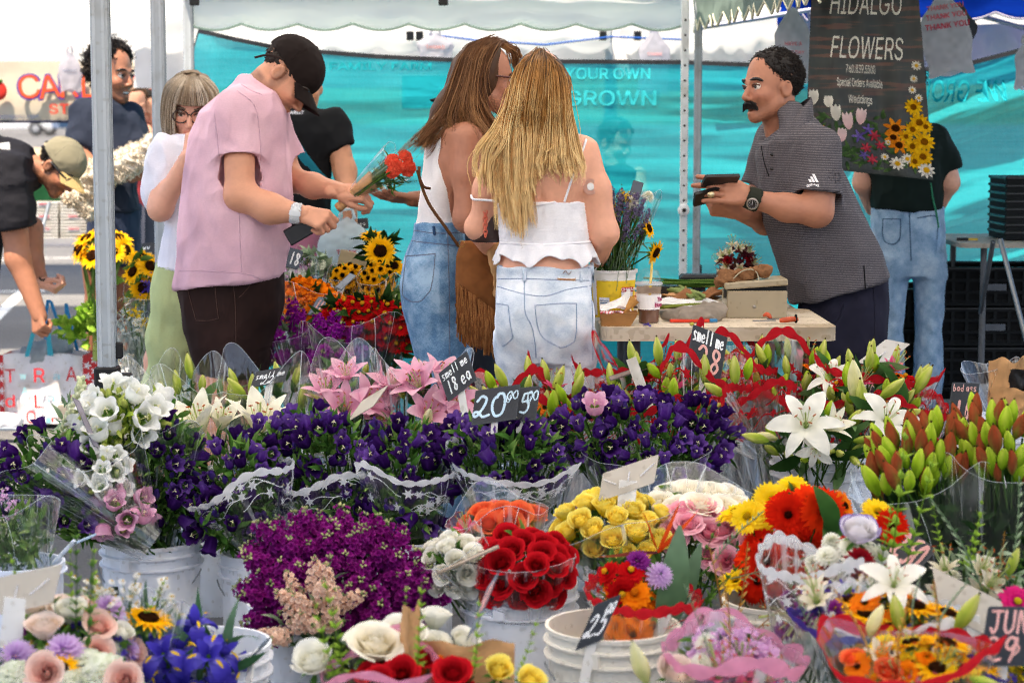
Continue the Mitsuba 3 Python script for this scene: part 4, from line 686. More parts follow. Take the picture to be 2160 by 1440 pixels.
# older woman with glasses
d=7.75;q=lambda x,y,o=0.0:P(x,y,d+o);s=S(d)
t=person('older woman with a grey blond bob and round glasses in a white puff sleeved blouse')
fw=unit(V3(.10,-.93,-.36));hd,A=head(q(402,226),fw,unit(V3(.10,-.3,.95)),1.0,SK['pale'],neck=q(400,305,.06),neck_r=.05)
arm=solid([C(q(345,330,-.1),q(338,440,-.16),.05,.045,.03),C(q(338,440,-.16),q(398,332,-.24),.044,.033,.03),C(q(450,340,.05),q(470,430,.0),.05,.04,.03)],.007)
h1=hand(q(398,334,-.24),unit(V3(.25,-.1,1)),unit(V3(-.6,-.8,.1)),1,(.9,.9,.95,.95),SK['pale'],.95,.7)
lg=solid([C(q(340,760),q(345,1010),.07,.045,.03),C(q(392,760,.1),q(398,1000,.1),.07,.045,.03)],.012)
put('body',J(hd,arm.col(SK['pale']),h1,lg.col(SK['pale'])),'skin',t);put_eyes(t,eyes(A,'#5a4638'))
for x,o in((345,0),(398,.1)):put('shoe',solid([C(q(x-14,1045,o),q(x+12,1062,o-.15),.045,.04,.03)],.01).col(ramp('#9a8a78')),'cloth',t)
bl=solid([L(R(d,[(285,372,430,0,.09),(305,345,455,0,.13),(350,338,470,0,.15),(420,342,475,0,.15),(500,336,475,0,.15),(568,333,478,0,.16),(580,333,478,0,.16)]),k=.04),E(q(347,372,-.1),(.08,.08,.16),k=.05),E(q(340,410,-.1),(.08,.08,.09),k=.04)],.008,cuts=[(q(400,567),(0,0,-1))],fold=folds(.009,(9,9,4),15))
bl=bl.col(ramp('#c9c9d6','#e9e9f2'));put('blouse',bl,'cloth',t,label='loose white blouse')
tr=solid([L(R(d,[(555,330,440,0,.15),(600,326,436,0,.16),(700,314,425,0,.15),(780,302,412,0,.14),(860,296,408,0,.13),(960,294,405,0,.12)]),k=.02,pw=2.3)],.009,fold=lambda V,N:folds(.008,(6,6,4),9)(V,N)+.006*np.sin((V[:,2]+.6*V[:,0])*30)).col(ramp('#9aa671','#bcc794'));put('trousers',tr,'cloth',t,label='pale green wide trousers')
HG=ramp('#5a4836','#a8947a','#d6ccbc')
def bob(A,n,r,rng,k=1.0):
 out=[]
 for i in range(n):
  a=rng.uniform(-1.05,1.05)*PI;f=abs(a)<.62;c0=V3(.015+.02*cos(a),.03*sin(a),.138);z1=-.015 if f and abs(a)<.45 else-.13-.03*rng.uniform(-1,1);z1=.038 if f and abs(a)<.5 else z1
  rr=1+rng.uniform(-.02,.10)
  pts=[c0,V3((.02+.088*cos(a))*rr*.9,.078*sin(a)*rr*.9,.11),V3((-.008+.112*cos(a))*rr,.098*sin(a)*rr,.055),V3((-.008+.108*cos(a))*rr,.104*sin(a)*rr,(.055+z1)/2),V3((-.012+.096*cos(a))*rr,.09*sin(a)*rr,z1)]
  out.append(bez(pts,12))
 return J(solid([E((-.02,0,.045),(.104,.090,.093),k=.01,cut=[((.045,0,.03),unit(V3(.9,0,-.5)))]),E((-.045,0,-.035),(.072,.088,.085),k=.03)],.006,fold=folds(.004,(40,40,10),2)).col(r,.2),strands(np.array(out),.0021,r,rng.uniform(.1,1,(n,1)))).tf(A)
put('hair',bob(A,1300,HG,rng),'hair',t,label='grey blond bob with a fringe')
gk=put('glasses',J(*[tube([(.098-.08*(y*y),y+sg*.034,.0265*sin(a)-.004)for a in np.linspace(0,2*PI,22)for y in[.029*cos(a)]],.0026,ramp('#2a1a18'),5,cap=False)for sg in(1,-1)],tube([(.098,.006,.004),(.1,0,.006),(.098,-.006,.004)],.0024,ramp('#2a1a18'),5),*[tube([(.090,sg*.062,.004),(.03,sg*.079,.006),(-.01,sg*.083,.002)],.0022,ramp('#2a1a18'),5)for sg in(1,-1)]).tf(A),'gloss',t,label='dark round glasses')
# bending man at the left
d=9.7;q=lambda x,y,o=0.0:P(x,y,d+o);s=S(d);k_=1.12
t=person('man bending down in a black t-shirt, khaki cap and sunglasses to lift the shopping bag')
hd,A=head(q(126,354),unit(V3(.66,-.30,-.68)),unit(V3(.70,-.1,.62)),1.06,SK['olive'],beard=.95,neck=q(62,352),neck_r=.062)
arm=solid([C(q(22,405,-.17),q(38,545,-.2),.072,.058,.04),C(q(38,545,-.2),q(84,668,-.24),.058,.036,.03),C(q(66,480,.15),q(70,555,.12),.06,.05,.04),C(q(70,555,.12),q(88,594,.0),.05,.034,.03)],.009)
h1=hand(q(78,655,-.24),unit(V3(.15,-.2,-1)),unit(V3(-.6,-.8,.0)),-1,(.85,.9,.95,.95),SK['olive'],1.1,.8)
h2=hand(q(84,596,.0),unit(V3(1,-.3,-.45)),unit(V3(-.2,-.35,-.9)),1,(.8,.85,.9,.9),SK['pale'],1.1,.6)
lg=solid([C(q(-120,560),q(-105,740),.10,.08,.03),C(q(-105,740),q(-108,880),.07,.05,.03),C(q(-60,560,.2),q(-45,740,.2),.10,.08,.03),C(q(-45,740,.2),q(-70,880,.2),.07,.05,.03)],.012)
put('body',J(hd,arm.col(SK['olive']),h1,h2,lg.col(SK['olive'])),'skin',t);put_eyes(t,eyes(A,'#0c0806'))
ts=solid([C(q(-115,420),q(-60,360),.19,.2,.05,flat=((0,1,0),.9)),C(q(-60,360),q(30,358,.0),.2,.145,.06),C(q(30,358,.0),q(72,352),.13,.068,.05),C(q(20,372,-.16),q(35,470,-.2),.125,.112,.05,cut=[(q(36,482,-.2),unit(V3(.12,0,-1)))])],.009,cuts=[(q(76,350),unit(V3(1,0,.12)))],fold=folds(.009,(5,5,9),41)).col(ramp('#121216','#26262c'))
tk=put('t_shirt',ts,'cloth',t,label='black t-shirt');put('back_print',box(.09,.004,.045,ramp('#d8d8d8'),.5,.003).tf(roty(-.1)).at(cast(ts,[(2,312)],.0)[0]+[0,-.004,0]),'matte',tk,smooth=False,label='white printed patch')
put('shorts',solid([C(q(-120,440),q(-118,590),.2,.13,.05),C(q(-70,440,.2),q(-58,590,.2),.2,.13,.05)],.012).col(ramp('#1a1a20')),'cloth',t)
for x,o in((8,-.25),(-70,.2)):put('shoe',J(solid([C(q(x-55,888,o),q(x+22,890,o),.055,.042,.03)],.01,cuts=[(q(x,902,o),(0,0,-1))]).col(WH),solid([C(q(x-55,900,o),q(x+24,901,o),.05,.04,.03,flat=((0,0,1),2.5))],.01).col(ramp('#b9c4cf'))),'cloth',t)
ck,cb,ce=cap(A,ramp('#7f7a66'),ramp('#b59c6a'),brim_len=.088,droop=.03);hat=put('cap',J(ck,ce),'cloth',t,label='khaki cap with a yellow brim');put('brim',cb,'cloth',hat,label='yellow brim');put('cap_label',box(.02,.02,.012,ramp('#c8b9a0')).tf(A@frame((-.115,-.02,.03),z=(0,0,1))),'cloth',hat,smooth=False)
gs=put('sunglasses',J(*[tube(bez([A[:3,:3]@V3(*p)*1+A[:3,3]for p in((-.01,sg*.086,.012),(.05,sg*.083,.010),(.09,sg*.064,.006))],8),.005,BLK,6)for sg in(1,-1)]),'gloss',t)
for sg in(1,-1):put('lens',blob((.008,.032,.021),BLK).at(.098,sg*.035,.0).tf(A),'gloss',gs)
put('hair',short_hair(A,ramp('#0a0807','#1d1612'),rng,[((.03,0,.03),(.8,0,.25)),((0,0,.045),(0,0,1))],1.05,700,.016,.0016,.9),'hair',t)
put('wrist_tattoo',J(*[tube(bez([q(86+i,584,-.02)+V3(.0,-.036,.003*i),q(92+i,590,-.02)+V3(.004*(i%2),-.037,-.002),q(98,588+2*i,-.02)+V3(0,-.036,0)],6),.0022,ramp('#2a211e'),4)for i in range(-1,2)]),'skin',t)
# shopping bags
def tote(lab,px0,px1,py0,py1,d,rs,rside,depth=.2):
 t=thing('shopping_bag',lab,'shopping bag');a,b=P(px0,py1,d),P(px1,py0,d);w,h=b[0]-a[0],b[2]-a[2]
 def fn(u,v):
  x=(np.abs(u-.5)<.25)*0+u;return a[0]+w*u,d+.012*np.sin(u*9+v*5)+.02*v*np.sin(u*4)+.018*(meshkit.fbm(np.stack([u*7,v*7,u*0],-1),3)-.5),a[2]+h*v+.008*v*np.sin(u*11)
 put('front_panel',grid(fn,34,22,rs),'plastic',t)
 put('side_panel',J(*[M([[x,d,a[2]],[x,d+depth,a[2]],[x,d+depth,a[2]+h],[x,d,a[2]+h]],[[0,1,2,3]]).col(rside)for x in(a[0],b[0])]),'plastic',t,smooth=False);put('back_panel',grid(fn,10,8,rs).at(0,depth,0),'plastic',t)
 put('base',box(w,depth,.006,rs).at(a[0]+w/2,d+depth/2,a[2]),'plastic',t,smooth=False);return t,a,w,h
D_=9.9;t,a,w,h=tote('white shopping bag with big red letters and red leaf side panels',8,178,748,893,D_,ramp('#e6e6ea'),ramp('#b8252a'))
for x0_,x1_ in((0,9),(177,212)):
 o=P(x0_,893,D_-.02);ww,hh=(x1_-x0_)/S(D_),h;pk=put('leaf_panel',box(ww,.006,hh,ramp('#c8282c')).at(o[0]+ww/2,D_-.012,a[2]+hh/2),'plastic',t,smooth=False,label='red side panel with white leaf sprigs')
 sp=[]
 for i in range(int(5 if ww<.04 else 12)):
  cx,cz=o[0]+ww*(.5 if ww<.04 else(.28+.44*(i%2))),a[2]+hh*(i+.7)/(5.6 if ww<.04 else 12.6)
  for k in range(5):sp.append(blob((.010,.002,.0045),WH,sub=1).tf(roty(k*1.25)).at(cx+.011*cos(k*1.25),D_-.016,cz-.011*sin(k*1.25)))
 put('leaf_print',J(sp),'matte',pk,kind='stuff')
for ch,px,py,hp in(('T',20,806,28),('R',80,806,30),('A',150,803,30),('d',20,858,26),('L',80,860,28),('r',150,846,18),('J',24,892,22),('O',64,892,26),('r',112,890,14)):put('letter',lettering(ch,px-hp*.38,px+hp*.38,py,hp,ramp('#c8232a'),bold=False,d=D_-.05),'matte',t,smooth=False)
for ch,px,py in(('w',48,800),('A',52,832),('G',56,868),('p',92,868),('i',96,892),('n',106,848),('a',118,800)):put('letter',lettering(ch,px-7,px+7,py,16,ramp('#8fc8d4'),bold=False,d=D_-.05),'matte',t,smooth=False,label='small pale blue letter')
for p in(((52,752),(66,700),(84,690),(96,700),(104,750)),((100,750),(98,700),(90,690),(84,690))):put('handle',thick(M(np.vstack([[P(x,y,D_-.03)for x,y in p],[P(x+9,y,D_-.03)for x,y in p]]),[[i,i+1,i+1+len(p),i+len(p)]for i in range(len(p)-1)]).col(ramp('#2fa3b8')),.004),'plastic',t,smooth=False)
t2,a2,w2,h2_=tote('dark blue shopping bag standing behind the white one',118,226,762,884,D_+.24,ramp('#16294a'),ramp('#16294a'));put('lettering',lettering('Calmax',0,62,0,16,WH,bold=True,d=D_).tf(np.linalg.inv(frame(P(0,0,D_),x=(1,0,0),y=(0,1,0)))).tf(roty(PI/2)).at(P(216,800,D_+.23)),'matte',t2,smooth=False,label='white shop name running down the side')
for p in(((95,756),(92,670),(98,632),(104,636),(122,690),(148,745)),((134,745),(138,690),(136,640),(140,660),(160,740))):put('handle',thick(M(np.vstack([[P(x,y,D_+.2)for x,y in p],[P(x+7,y,D_+.2)for x,y in p]]),[[i,i+1,i+1+len(p),i+len(p)]for i in range(len(p)-1)]).col(ramp('#1f86c4')),.004),'plastic',t2,smooth=False)
put('produce_bag',solid([E(P(82,742,D_+.08),(.09,.06,.06)),E(P(130,722,D_+.1),(.07,.06,.06))],.01,fold=folds(.02,(16,16,16),4)).col(ramp('#c4cdd0')),'filmwhite',label='translucent produce bag poking out of the white shopping bag',cat='plastic bag')
# man in navy with a dog in his arms
d=10.4;q=lambda x,y,o=0.0:P(x,y,d+o);s=S(d)
t=person('smiling dark haired man in a navy t-shirt and shorts carrying a fluffy dog')
hd,A=head(q(236,158),unit(V3(.86,-.48,-.08)),unit(V3(.06,0,1)),1.18,SK['olive'],beard=.9,mouth='open',neck=q(222,235),neck_r=.06)
put('hair',short_hair(A,ramp('#0a0807','#241a14'),rng,[((.05,0,.085),(.7,0,-.7)),((0,0,-.01),(.4,0,-1)),((.02,0,.02),(.9,0,-.3))],1.13,1100,.03,.0024,1.0,fold=folds(.012,(34,34,34),2)),'hair',t,label='dark curly hair')
put_eyes(t,eyes(A,'#0c0806'));put('teeth',blob((.006,.019,.005),WH).at(.084,0,-.072).tf(A),'gloss',t)
put('t_shirt',solid([L(R(d,[(205,205,248,.0,.08),(222,178,262,0,.13),(250,162,278,0,.16),(300,160,288,0,.17),(380,172,290,0,.17),(450,188,296,0,.17)]),k=.03,pw=2.3),C(q(176,240,-.05),q(172,300,-.1),.085,.085,.04,cut=[(q(172,304,-.1),(0,0,-1))]),C(q(268,245,.05),q(284,300,.0),.08,.08,.04,cut=[(q(284,302),(0,0,-1))])],.01,cuts=[(q(240,444),(0,0,-1))],fold=folds(.010,(7,7,5),17)).col(ramp('#1b202e','#343b4a')),'cloth',t,label='navy t-shirt')
arm=solid([C(q(172,290,-.1),q(178,345,-.16),.055,.05,.03),C(q(178,345,-.16),q(280,372,-.24),.05,.034,.03),C(q(284,300,.0),q(292,345,-.08),.05,.045,.03),C(q(292,345,-.08),q(300,330,-.2),.042,.034,.03)],.009)
h1=hand(q(276,370,-.24),unit(V3(1,-.2,.2)),unit(V3(0,-.9,-.3)),1,(.5,.55,.6,.6),SK['olive'],1.1,.5)
lg=solid([C(q(204,540),q(206,640),.085,.06,.03),C(q(206,640),q(200,760),.062,.04,.03),C(q(262,540,.05),q(258,640,.05),.085,.06,.03),C(q(258,640,.05),q(262,760,.05),.062,.04,.03)],.011)
put('body',J(hd,arm.col(SK['olive']),h1,lg.col(SK['brown'])),'skin',t)
put('shorts',solid([L(R(d,[(430,184,297,0,.16),(500,183,297,0,.16),(560,183,240,0,.14)]),k=.02),L(R(d,[(430,236,298,.05,.14),(560,238,298,.05,.14)]),k=.02)],.01,fold=folds(.006,(7,7,4),19)).col(ramp('#1b2236','#39445c')),'cloth',t,label='navy shorts')
for x in(195,262):put('shoe',solid([C(q(x-8,788),q(x+22,792,-.1),.05,.04,.03)],.012).col(ramp('#c9c9cc')),'cloth',t)
t=thing('dog','small cream curly coated dog lying across the arms of the navy shirted man','dog')
db=solid([C(q(190,412,-.34),q(205,372,-.36),.05,.052,.05),C(q(205,372,-.36),q(285,338,-.36),.058,.06,.06),C(q(285,336,-.36),q(318,326,-.36),.055,.045,.04),C(q(318,318,-.36),q(336,326,-.40),.04,.025,.03),C(q(172,408,-.36),q(150,420,-.40),.042,.036,.04),C(q(178,416,-.36),q(180,450,-.38),.036,.026,.03),C(q(194,412,-.33),q(198,446,-.33),.034,.024,.03),E(q(318,306,-.34),(.03,.02,.045),k=.02),E(q(318,306,-.42),(.03,.02,.045),k=.02)],.010,fold=folds(.016,(26,26,26),6)).col(ramp('#c3b69f','#e9e1d2'));db.c[:,1]=rng.uniform(.2,1,len(db.v))
pick=rng.integers(0,len(db.f),2600);ro=db.v[db.f[pick]].mean(1);nn=normals(db)[db.f[pick]].mean(1);sl=np.linspace(0,1,5)[None,:,None]
put('body',J(db,strands(ro[:,None]+.034*sl*(nn[:,None]+.5*rng.normal(size=(2600,1,3)))*.32+.003*np.sin(sl*7)*rng.normal(size=(2600,1,3)),.0022,ramp('#c9bca6','#efe8da'),rng.uniform(0,1,(2600,1)))),'hair',t)
put('nose',blob((.014,.014,.011),BLK).at(q(341,324,-.43)),'gloss',t)
# black shirt seller behind the pink shirted man
d=8.7;q=lambda x,y,o=0.0:P(x,y,d+o);s=S(d)
t=person('seller in a black t-shirt with a teal strap and pink shorts behind the pink shirt')
hd,A=head(q(640,168),unit(V3(.3,.9,-.2)),(0,0,1),1.05,SK['tan'],neck=q(640,250),neck_r=.06);hr=short_hair(A,ramp('#15100d','#2c211b'),rng,[((.06,0,.07),(.8,0,-.6))],1.06,300,.012)
arm=solid([C(q(710,300,-.05),q(728,362,-.08),.055,.048,.03),C(q(728,362,-.08),q(738,450,-.2),.046,.032,.03),C(q(585,310),q(580,440),.055,.04,.03)],.009);h1=hand(q(738,442,-.2),unit(V3(.0,-.2,-1)),unit(V3(.7,-.7,0)),1,(.8,.85,.9,.9),SK['tan'],1.05,.7)
shoes(t,d,(630,680),(.02,-.12),'#2a2a2c');lg=solid([C(q(630,560),q(630,760),.08,.06,.03),C(q(630,760),q(630,975),.06,.04,.03),C(q(680,560),q(680,760),.08,.06,.03),C(q(680,760),q(680,975),.06,.04,.03)],.012);put('body',J(hd,arm.col(SK['tan']),h1,lg.col(SK['tan'])),'skin',t);put('hair',hr,'hair',t)
bt=solid([L(R(d,[(225,612,665,0,.08),(240,580,700,0,.13),(280,572,718,0,.16),(340,578,700,0,.16),(420,582,694,0,.16),(500,582,694,0,.16)]),k=.03,pw=2.3),C(q(700,260),q(716,312,-.05),.075,.07,.05,cut=[(q(716,312,-.05),unit(V3(.3,0,-1)))])],.01,cuts=[(q(640,478),(0,0,-1))],fold=folds(.008,(7,7,5),23)).col(ramp('#0e0f11','#1c1d20'));bk_=put('t_shirt',bt,'cloth',t,label='black t-shirt')
put('back_print',lettering('MARKET',604,640,241,7,WH,d=d-.16),'matte',bk_,smooth=False);stp=cast(bt,[(594,242),(612,285),(640,330),(668,368),(692,392)],.006)
put('strap',thick(M(np.vstack([stp+[-.016,0,-.012],stp+[.016,0,.012]]),[[i,i+1,i+6,i+5]for i in range(4)]).col(ramp('#1f6f80')),.004),'cloth',t,label='teal shoulder strap')
put('shorts',solid([L(R(d,[(465,582,694,0,.16),(560,580,696,0,.16),(640,580,696,0,.15)]),k=.02)],.01,fold=folds(.007,(7,7,4),27)).col(ramp('#9a5c74','#b37a8f')),'cloth',t,label='dusty pink shorts')
plastic_bag('carrier_bag','bulging white THANK YOU carrier bag in the black shirted seller\'s hand',732,462,112,118,8.45,[('THANK',.62,.16,'#c03a4a'),('YOU',.78,.22,'#c03a4a')],seed=21,r=ramp('#d5e2e6'))
put('cardboard_piece',box(.15,.012,.07,ramp('#a89878'),.5,.002).tf(roty(.25)).at(P(752,552,8.3)),'matte',label='folded piece of brown cardboard in front of the carrier bag',cat='cardboard',smooth=False)
# seller hidden behind the two women
d=8.5;q=lambda x,y,o=0.0:P(x,y,d+o)
t=person('seller hidden behind the two women, only a reaching brown hand showing')
hd,A=head(q(988,214),unit(V3(-.9,-.4,-.05)),(0,0,1),1.0,SK['brown'],neck=q(992,290));arm=solid([C(q(965,330),q(935,420,-.1),.055,.045,.03),C(q(935,420,-.1),q(868,420,-.2),.044,.032,.03),C(q(1040,340),q(1050,440),.05,.04,.03)],.009)
h1=hand(q(876,420,-.2),unit(V3(-1,-.15,.1)),unit(V3(0,-.35,-.93)),1,(.15,.2,.3,.4),SK['brown'],1.1,.0,.12);put('body',J(hd,arm.col(SK['brown']),h1),'skin',t)
put('jacket',solid([L(R(d,[(285,950,1030,0,.1),(310,930,1055,0,.15),(500,935,1050,0,.16),(640,935,1050,0,.16)]),k=.03)],.012).col(ramp('#2a2c30')),'cloth',t);put('trousers',solid([L(R(d,[(620,935,1050,0,.15),(1005,945,1040,0,.13)]),k=.02)],.014).col(ramp('#222630')),'cloth',t)
ck,cb,ce=cap(A,ramp('#17181c'),ramp('#17181c'));hat=put('cap',J(ck,ce),'cloth',t);put('brim',cb,'cloth',hat)
# helper at the right, behind the banner
d=8.7;q=lambda x,y,o=0.0:P(x,y,d+o)
t=person('helper in a dark green t-shirt and light jeans standing behind the dark banner')
hd,A=head(q(1905,185),unit(V3(-.1,.98,-.1)),(0,0,1),1.05,SK['pale'],neck=q(1905,265));hr=short_hair(A,ramp('#2a1a10','#4a3020'),rng,[((.06,0,.07),(.8,0,-.6))],1.1,300,.02)
arm=solid([C(q(1992,330),q(2000,385),.052,.046,.03),C(q(2000,385),q(1975,440,.12),.046,.034,.03),C(q(1830,330),q(1822,385,.02),.05,.045,.03),C(q(1822,385,.02),q(1840,440,.15),.044,.032,.03)],.009);put('body',J(hd,arm.col(SK['pale'])),'skin',t);put('hair',hr,'hair',t)
put('t_shirt',solid([L(R(d,[(262,1870,1940,0,.09),(280,1838,1975,0,.14),(320,1832,1992,0,.16),(400,1838,1985,0,.16),(450,1840,1986,0,.16)]),k=.03,pw=2.3),C(q(1968,300),q(1996,352),.075,.07,.05,cut=[(q(1996,362),unit(V3(.3,0,-1)))]),C(q(1850,300),q(1830,355),.07,.07,.05,cut=[(q(1830,362),unit(V3(-.3,0,-1)))])],.01,cuts=[(q(1900,441),(0,0,-1))],fold=folds(.008,(7,7,5),29)).col(ramp('#0c1614','#1a2825')),'cloth',t,label='dark green t-shirt')
jn=solid([L(R(d,[(436,1842,1988,0,.15),(500,1838,1994,0,.165),(560,1840,1994,0,.15),(580,1842,1992,0,.14)]),k=.03),L(R(d,[(540,1842,1915,0,.13),(640,1846,1908,0,.12),(800,1850,1905,0,.11),(985,1850,1906,0,.11)]),k=.03),L(R(d,[(540,1918,1994,0,.13),(600,1924,1990,0,.12),(700,1930,1988,0,.11),(756,1926,1984,0,.12),(985,1928,1984,0,.11)]),k=.03)],.009,fold=folds(.008,(7,7,5),33)).col(ramp('#5f7f9f','#8aa5bf','#b5c6d4'));jn.c[:,1]=np.clip(.5+.8*(meshkit.fbm(jn.v*9,3)-.5),0,1)
shoes(t,d,(1878,1955),(.0,.12),'#d2d0cc');jk=put('jeans',jn,'denim',t,label='light blue jeans');put('denim_seam',seams(jn,[[(1862,462),(1900,462)],[(1862,462),(1864,505),(1884,515),(1898,502),(1900,462)],[(1918,445),(1920,500),(1922,550)],[(1935,460),(1975,458),(1976,505)]],.0022,ramp('#3f5a78')),'cloth',jk)
put('tape_tail',tube(bez([P(1962,380,8.55),P(1968,420,8.55),P(1974,445,8.55),P(1980,480,8.55)],10),.004,ramp('#2f7a5a'),4),'matte',label='thin green string hanging below the banner corner',cat='string')
# far shoppers
for lab,px,py,dd,c1,c2,hc,w in(('woman in a red tank top behind the man with the dog',278,220,12.1,'#b8474c','#7d7a84','#6a4f3a',34),('shopper in a dark navy top between the left tent poles',303,235,12.25,'#20263a','#3a3f4c','#1a1512',30),('shopper behind the blue cloth, a dim shape right of the fair haired woman',1300,300,11.4,'#1c3a4a','#22303a','#1a1512',58)):
 d=dd;q=lambda x,y,o=0.0:P(x,y,d+o);t=person(lab);m_=28 if w<50 else 40
 hd,A=head(q(px,py),unit(V3(.6,-.7,-.3)),(0,0,1),1.0,SK['pale'],neck=q(px,py+m_+12));arm=solid([C(q(px-w*.8,py+m_+30),q(px-w*.7,py+m_+85,-.05),.05,.04,.03),C(q(px+w*.8,py+m_+30),q(px+w*.9,py+m_+70,-.1),.05,.04,.03),C(q(px+w*.9,py+m_+70,-.1),q(px+w*.1,py+m_+80,-.3),.04,.03,.03)],.012)
 put('body',J(hd,arm.col(SK['pale'])),'skin',t);put('hair',short_hair(A,ramp(hc),rng,[((.06,0,.07),(.8,0,-.6)),((.02,0,.0),(.9,0,-.3))],1.12,200,.03),'hair',t)
 put('top',solid([L(R(d,[(py+m_+5,px-w*.4,px+w*.4,0,.08),(py+m_+18,px-w*.8,px+w*.8,0,.13),(py+m_+120,px-w*.75,px+w*.75,0,.13),(py+m_+190,px-w*.8,px+w*.8,0,.14)]),k=.03)],.012,fold=folds(.008,(8,8,5),2)).col(ramp(c1)),'cloth',t)
 put('trousers',solid([L(R(d,[(py+m_+180,px-w*.8,px+w*.8,0,.14),(py+m_+480 if w>50 else py+m_+420,px-w*.7,px+w*.7,0,.12)]),k=.02)],.014).col(ramp(c2)),'cloth',t)
# flowers: one mesh per bloom, facing +z
rng=np.random.default_rng(77)
GL,GD,GY_,GS=ramp('#27401c','#4c7030','#86a24e'),ramp('#10200f','#203a1b','#3b5a2b'),ramp('#6b8a2c','#a3b845','#d2d678'),ramp('#4f6a4a','#7d9472','#aebc9f')
def wshape(k,u):
 return{'oval':np.sin(np.pi*np.clip(u,.02,.985)**.8)**.7,'strap':np.minimum(1,3.2*u+.25)*np.sqrt(np.maximum(1-u**5,.0009)),'round':np.sin(np.pi*np.clip(u*.82+.05,0,1)**1.25)**.6,'point':np.sin(np.pi*np.clip(u,.03,.99)**.62)**1.0}[k]
def petal(Ln,W,a0,curl,r,cup=.0,nu=6,nv=4,shape='oval',t=(.2,.8),ruf=0.0,r0=0.0,ph=0.0,twist=0.0):
 """one petal along +x from radius r0; a0 rise and curl change of its angle (radians, up positive)"""
 u=np.linspace(0,1,nu);a=a0+curl*u;x=r0+np.concatenate([[0],np.cumsum(np.cos((a[1:]+a[:-1])/2))])*Ln/(nu-1);z=np.concatenate([[0],np.cumsum(np.sin((a[1:]+a[:-1])/2))])*Ln/(nu-1)
 v=np.linspace(-1,1,nv);w=W/2*wshape(shape,u);y=w[:,None]*v;zz=z[:,None]+cup*np.abs(y)**2/(W/2)*np.cos(a)[:,None]+ruf*np.sin(v[None]*5+u[:,None]*7+ph)*(u**1.5)[:,None]+twist*y*u[:,None]
 xx=x[:,None]-cup*y**2/(W/2)*np.sin(a)[:,None]
 i,j=np.meshgrid(np.arange(nu-1),np.arange(nv-1),indexing='ij');f=np.stack([i*nv+j,(i+1)*nv+j,(i+1)*nv+j+1,i*nv+j+1],-1).reshape(-1,4)
 m=M(np.stack([xx,y,zz],-1).reshape(-1,3),f).col(r);m.c[:,1]=np.repeat(t[0]+(t[1]-t[0])*u,nv);return m
def ring(n,fn,jit=.1,a=0.0):return[fn(i).tf(rotz(a+2*PI*i/n+rng.uniform(-jit,jit)))for i in range(n)]
def bell(r,Ln=.045,R_=.023,flare=1.25,calyx=GL,pist=True,nod=0.0,pale=.0):
 n,k=20,8
 v=np.linspace(0,1,k);pr=np.interp(v,[0,.12,.35,.7,.86,1],[.18,.62,.92,.95,1.02,flare]);an=np.arange(n)*2*PI/n;lob=np.abs(np.cos(2.5*an))
 rr=R_*pr[:,None]*(1+.05*np.cos(5*an)[None]*v[:,None]+(v[:,None]>.9)*(lob-.6)*.22)*(1+rng.normal(size=(1,n))*.03);z=Ln*(v[:,None]+np.where(v[:,None]>.8,(lob-.5)*.10,0))+0*rr
 m=M(np.stack([rr*np.cos(an),rr*np.sin(an),z],-1).reshape(-1,3),[[i*n+j,i*n+(j+1)%n,(i+1)*n+(j+1)%n,(i+1)*n+j]for i in range(k-1)for j in range(n)]).col(r)
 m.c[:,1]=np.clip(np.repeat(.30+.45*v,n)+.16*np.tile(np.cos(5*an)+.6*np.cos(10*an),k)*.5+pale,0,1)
 out=[m,blob((R_*.45,R_*.45,R_*.5),calyx,.6,1)]+ring(5,lambda i:petal(Ln*.5,R_*.7,.9,.5,calyx,shape='point',nu=4,nv=3,r0=R_*.25,t=(.4,.9)))
 if pist:out+=[tube([(0,0,Ln*.2),(0,0,Ln*.95)],.0012,ramp('#e6dfae'),4)]+ring(3,lambda i:petal(.008,.003,.4,-1.2,ramp('#f0eac0'),nu=3,nv=3).at(0,0,Ln*.94))
 return J(out)
def bellbud(r,Ln=.034):
 m=lathe([(.003,0),(.007,.008),(.0075,.018),(.005,Ln*.9),(0,Ln)],r,8,[.0,.2,.5,.8,.9]);return J(m,*ring(5,lambda i:petal(Ln*.7,.008,1.15,.3,GL,shape='point',nu=4,nv=3,r0=.005,t=(.5,1))))
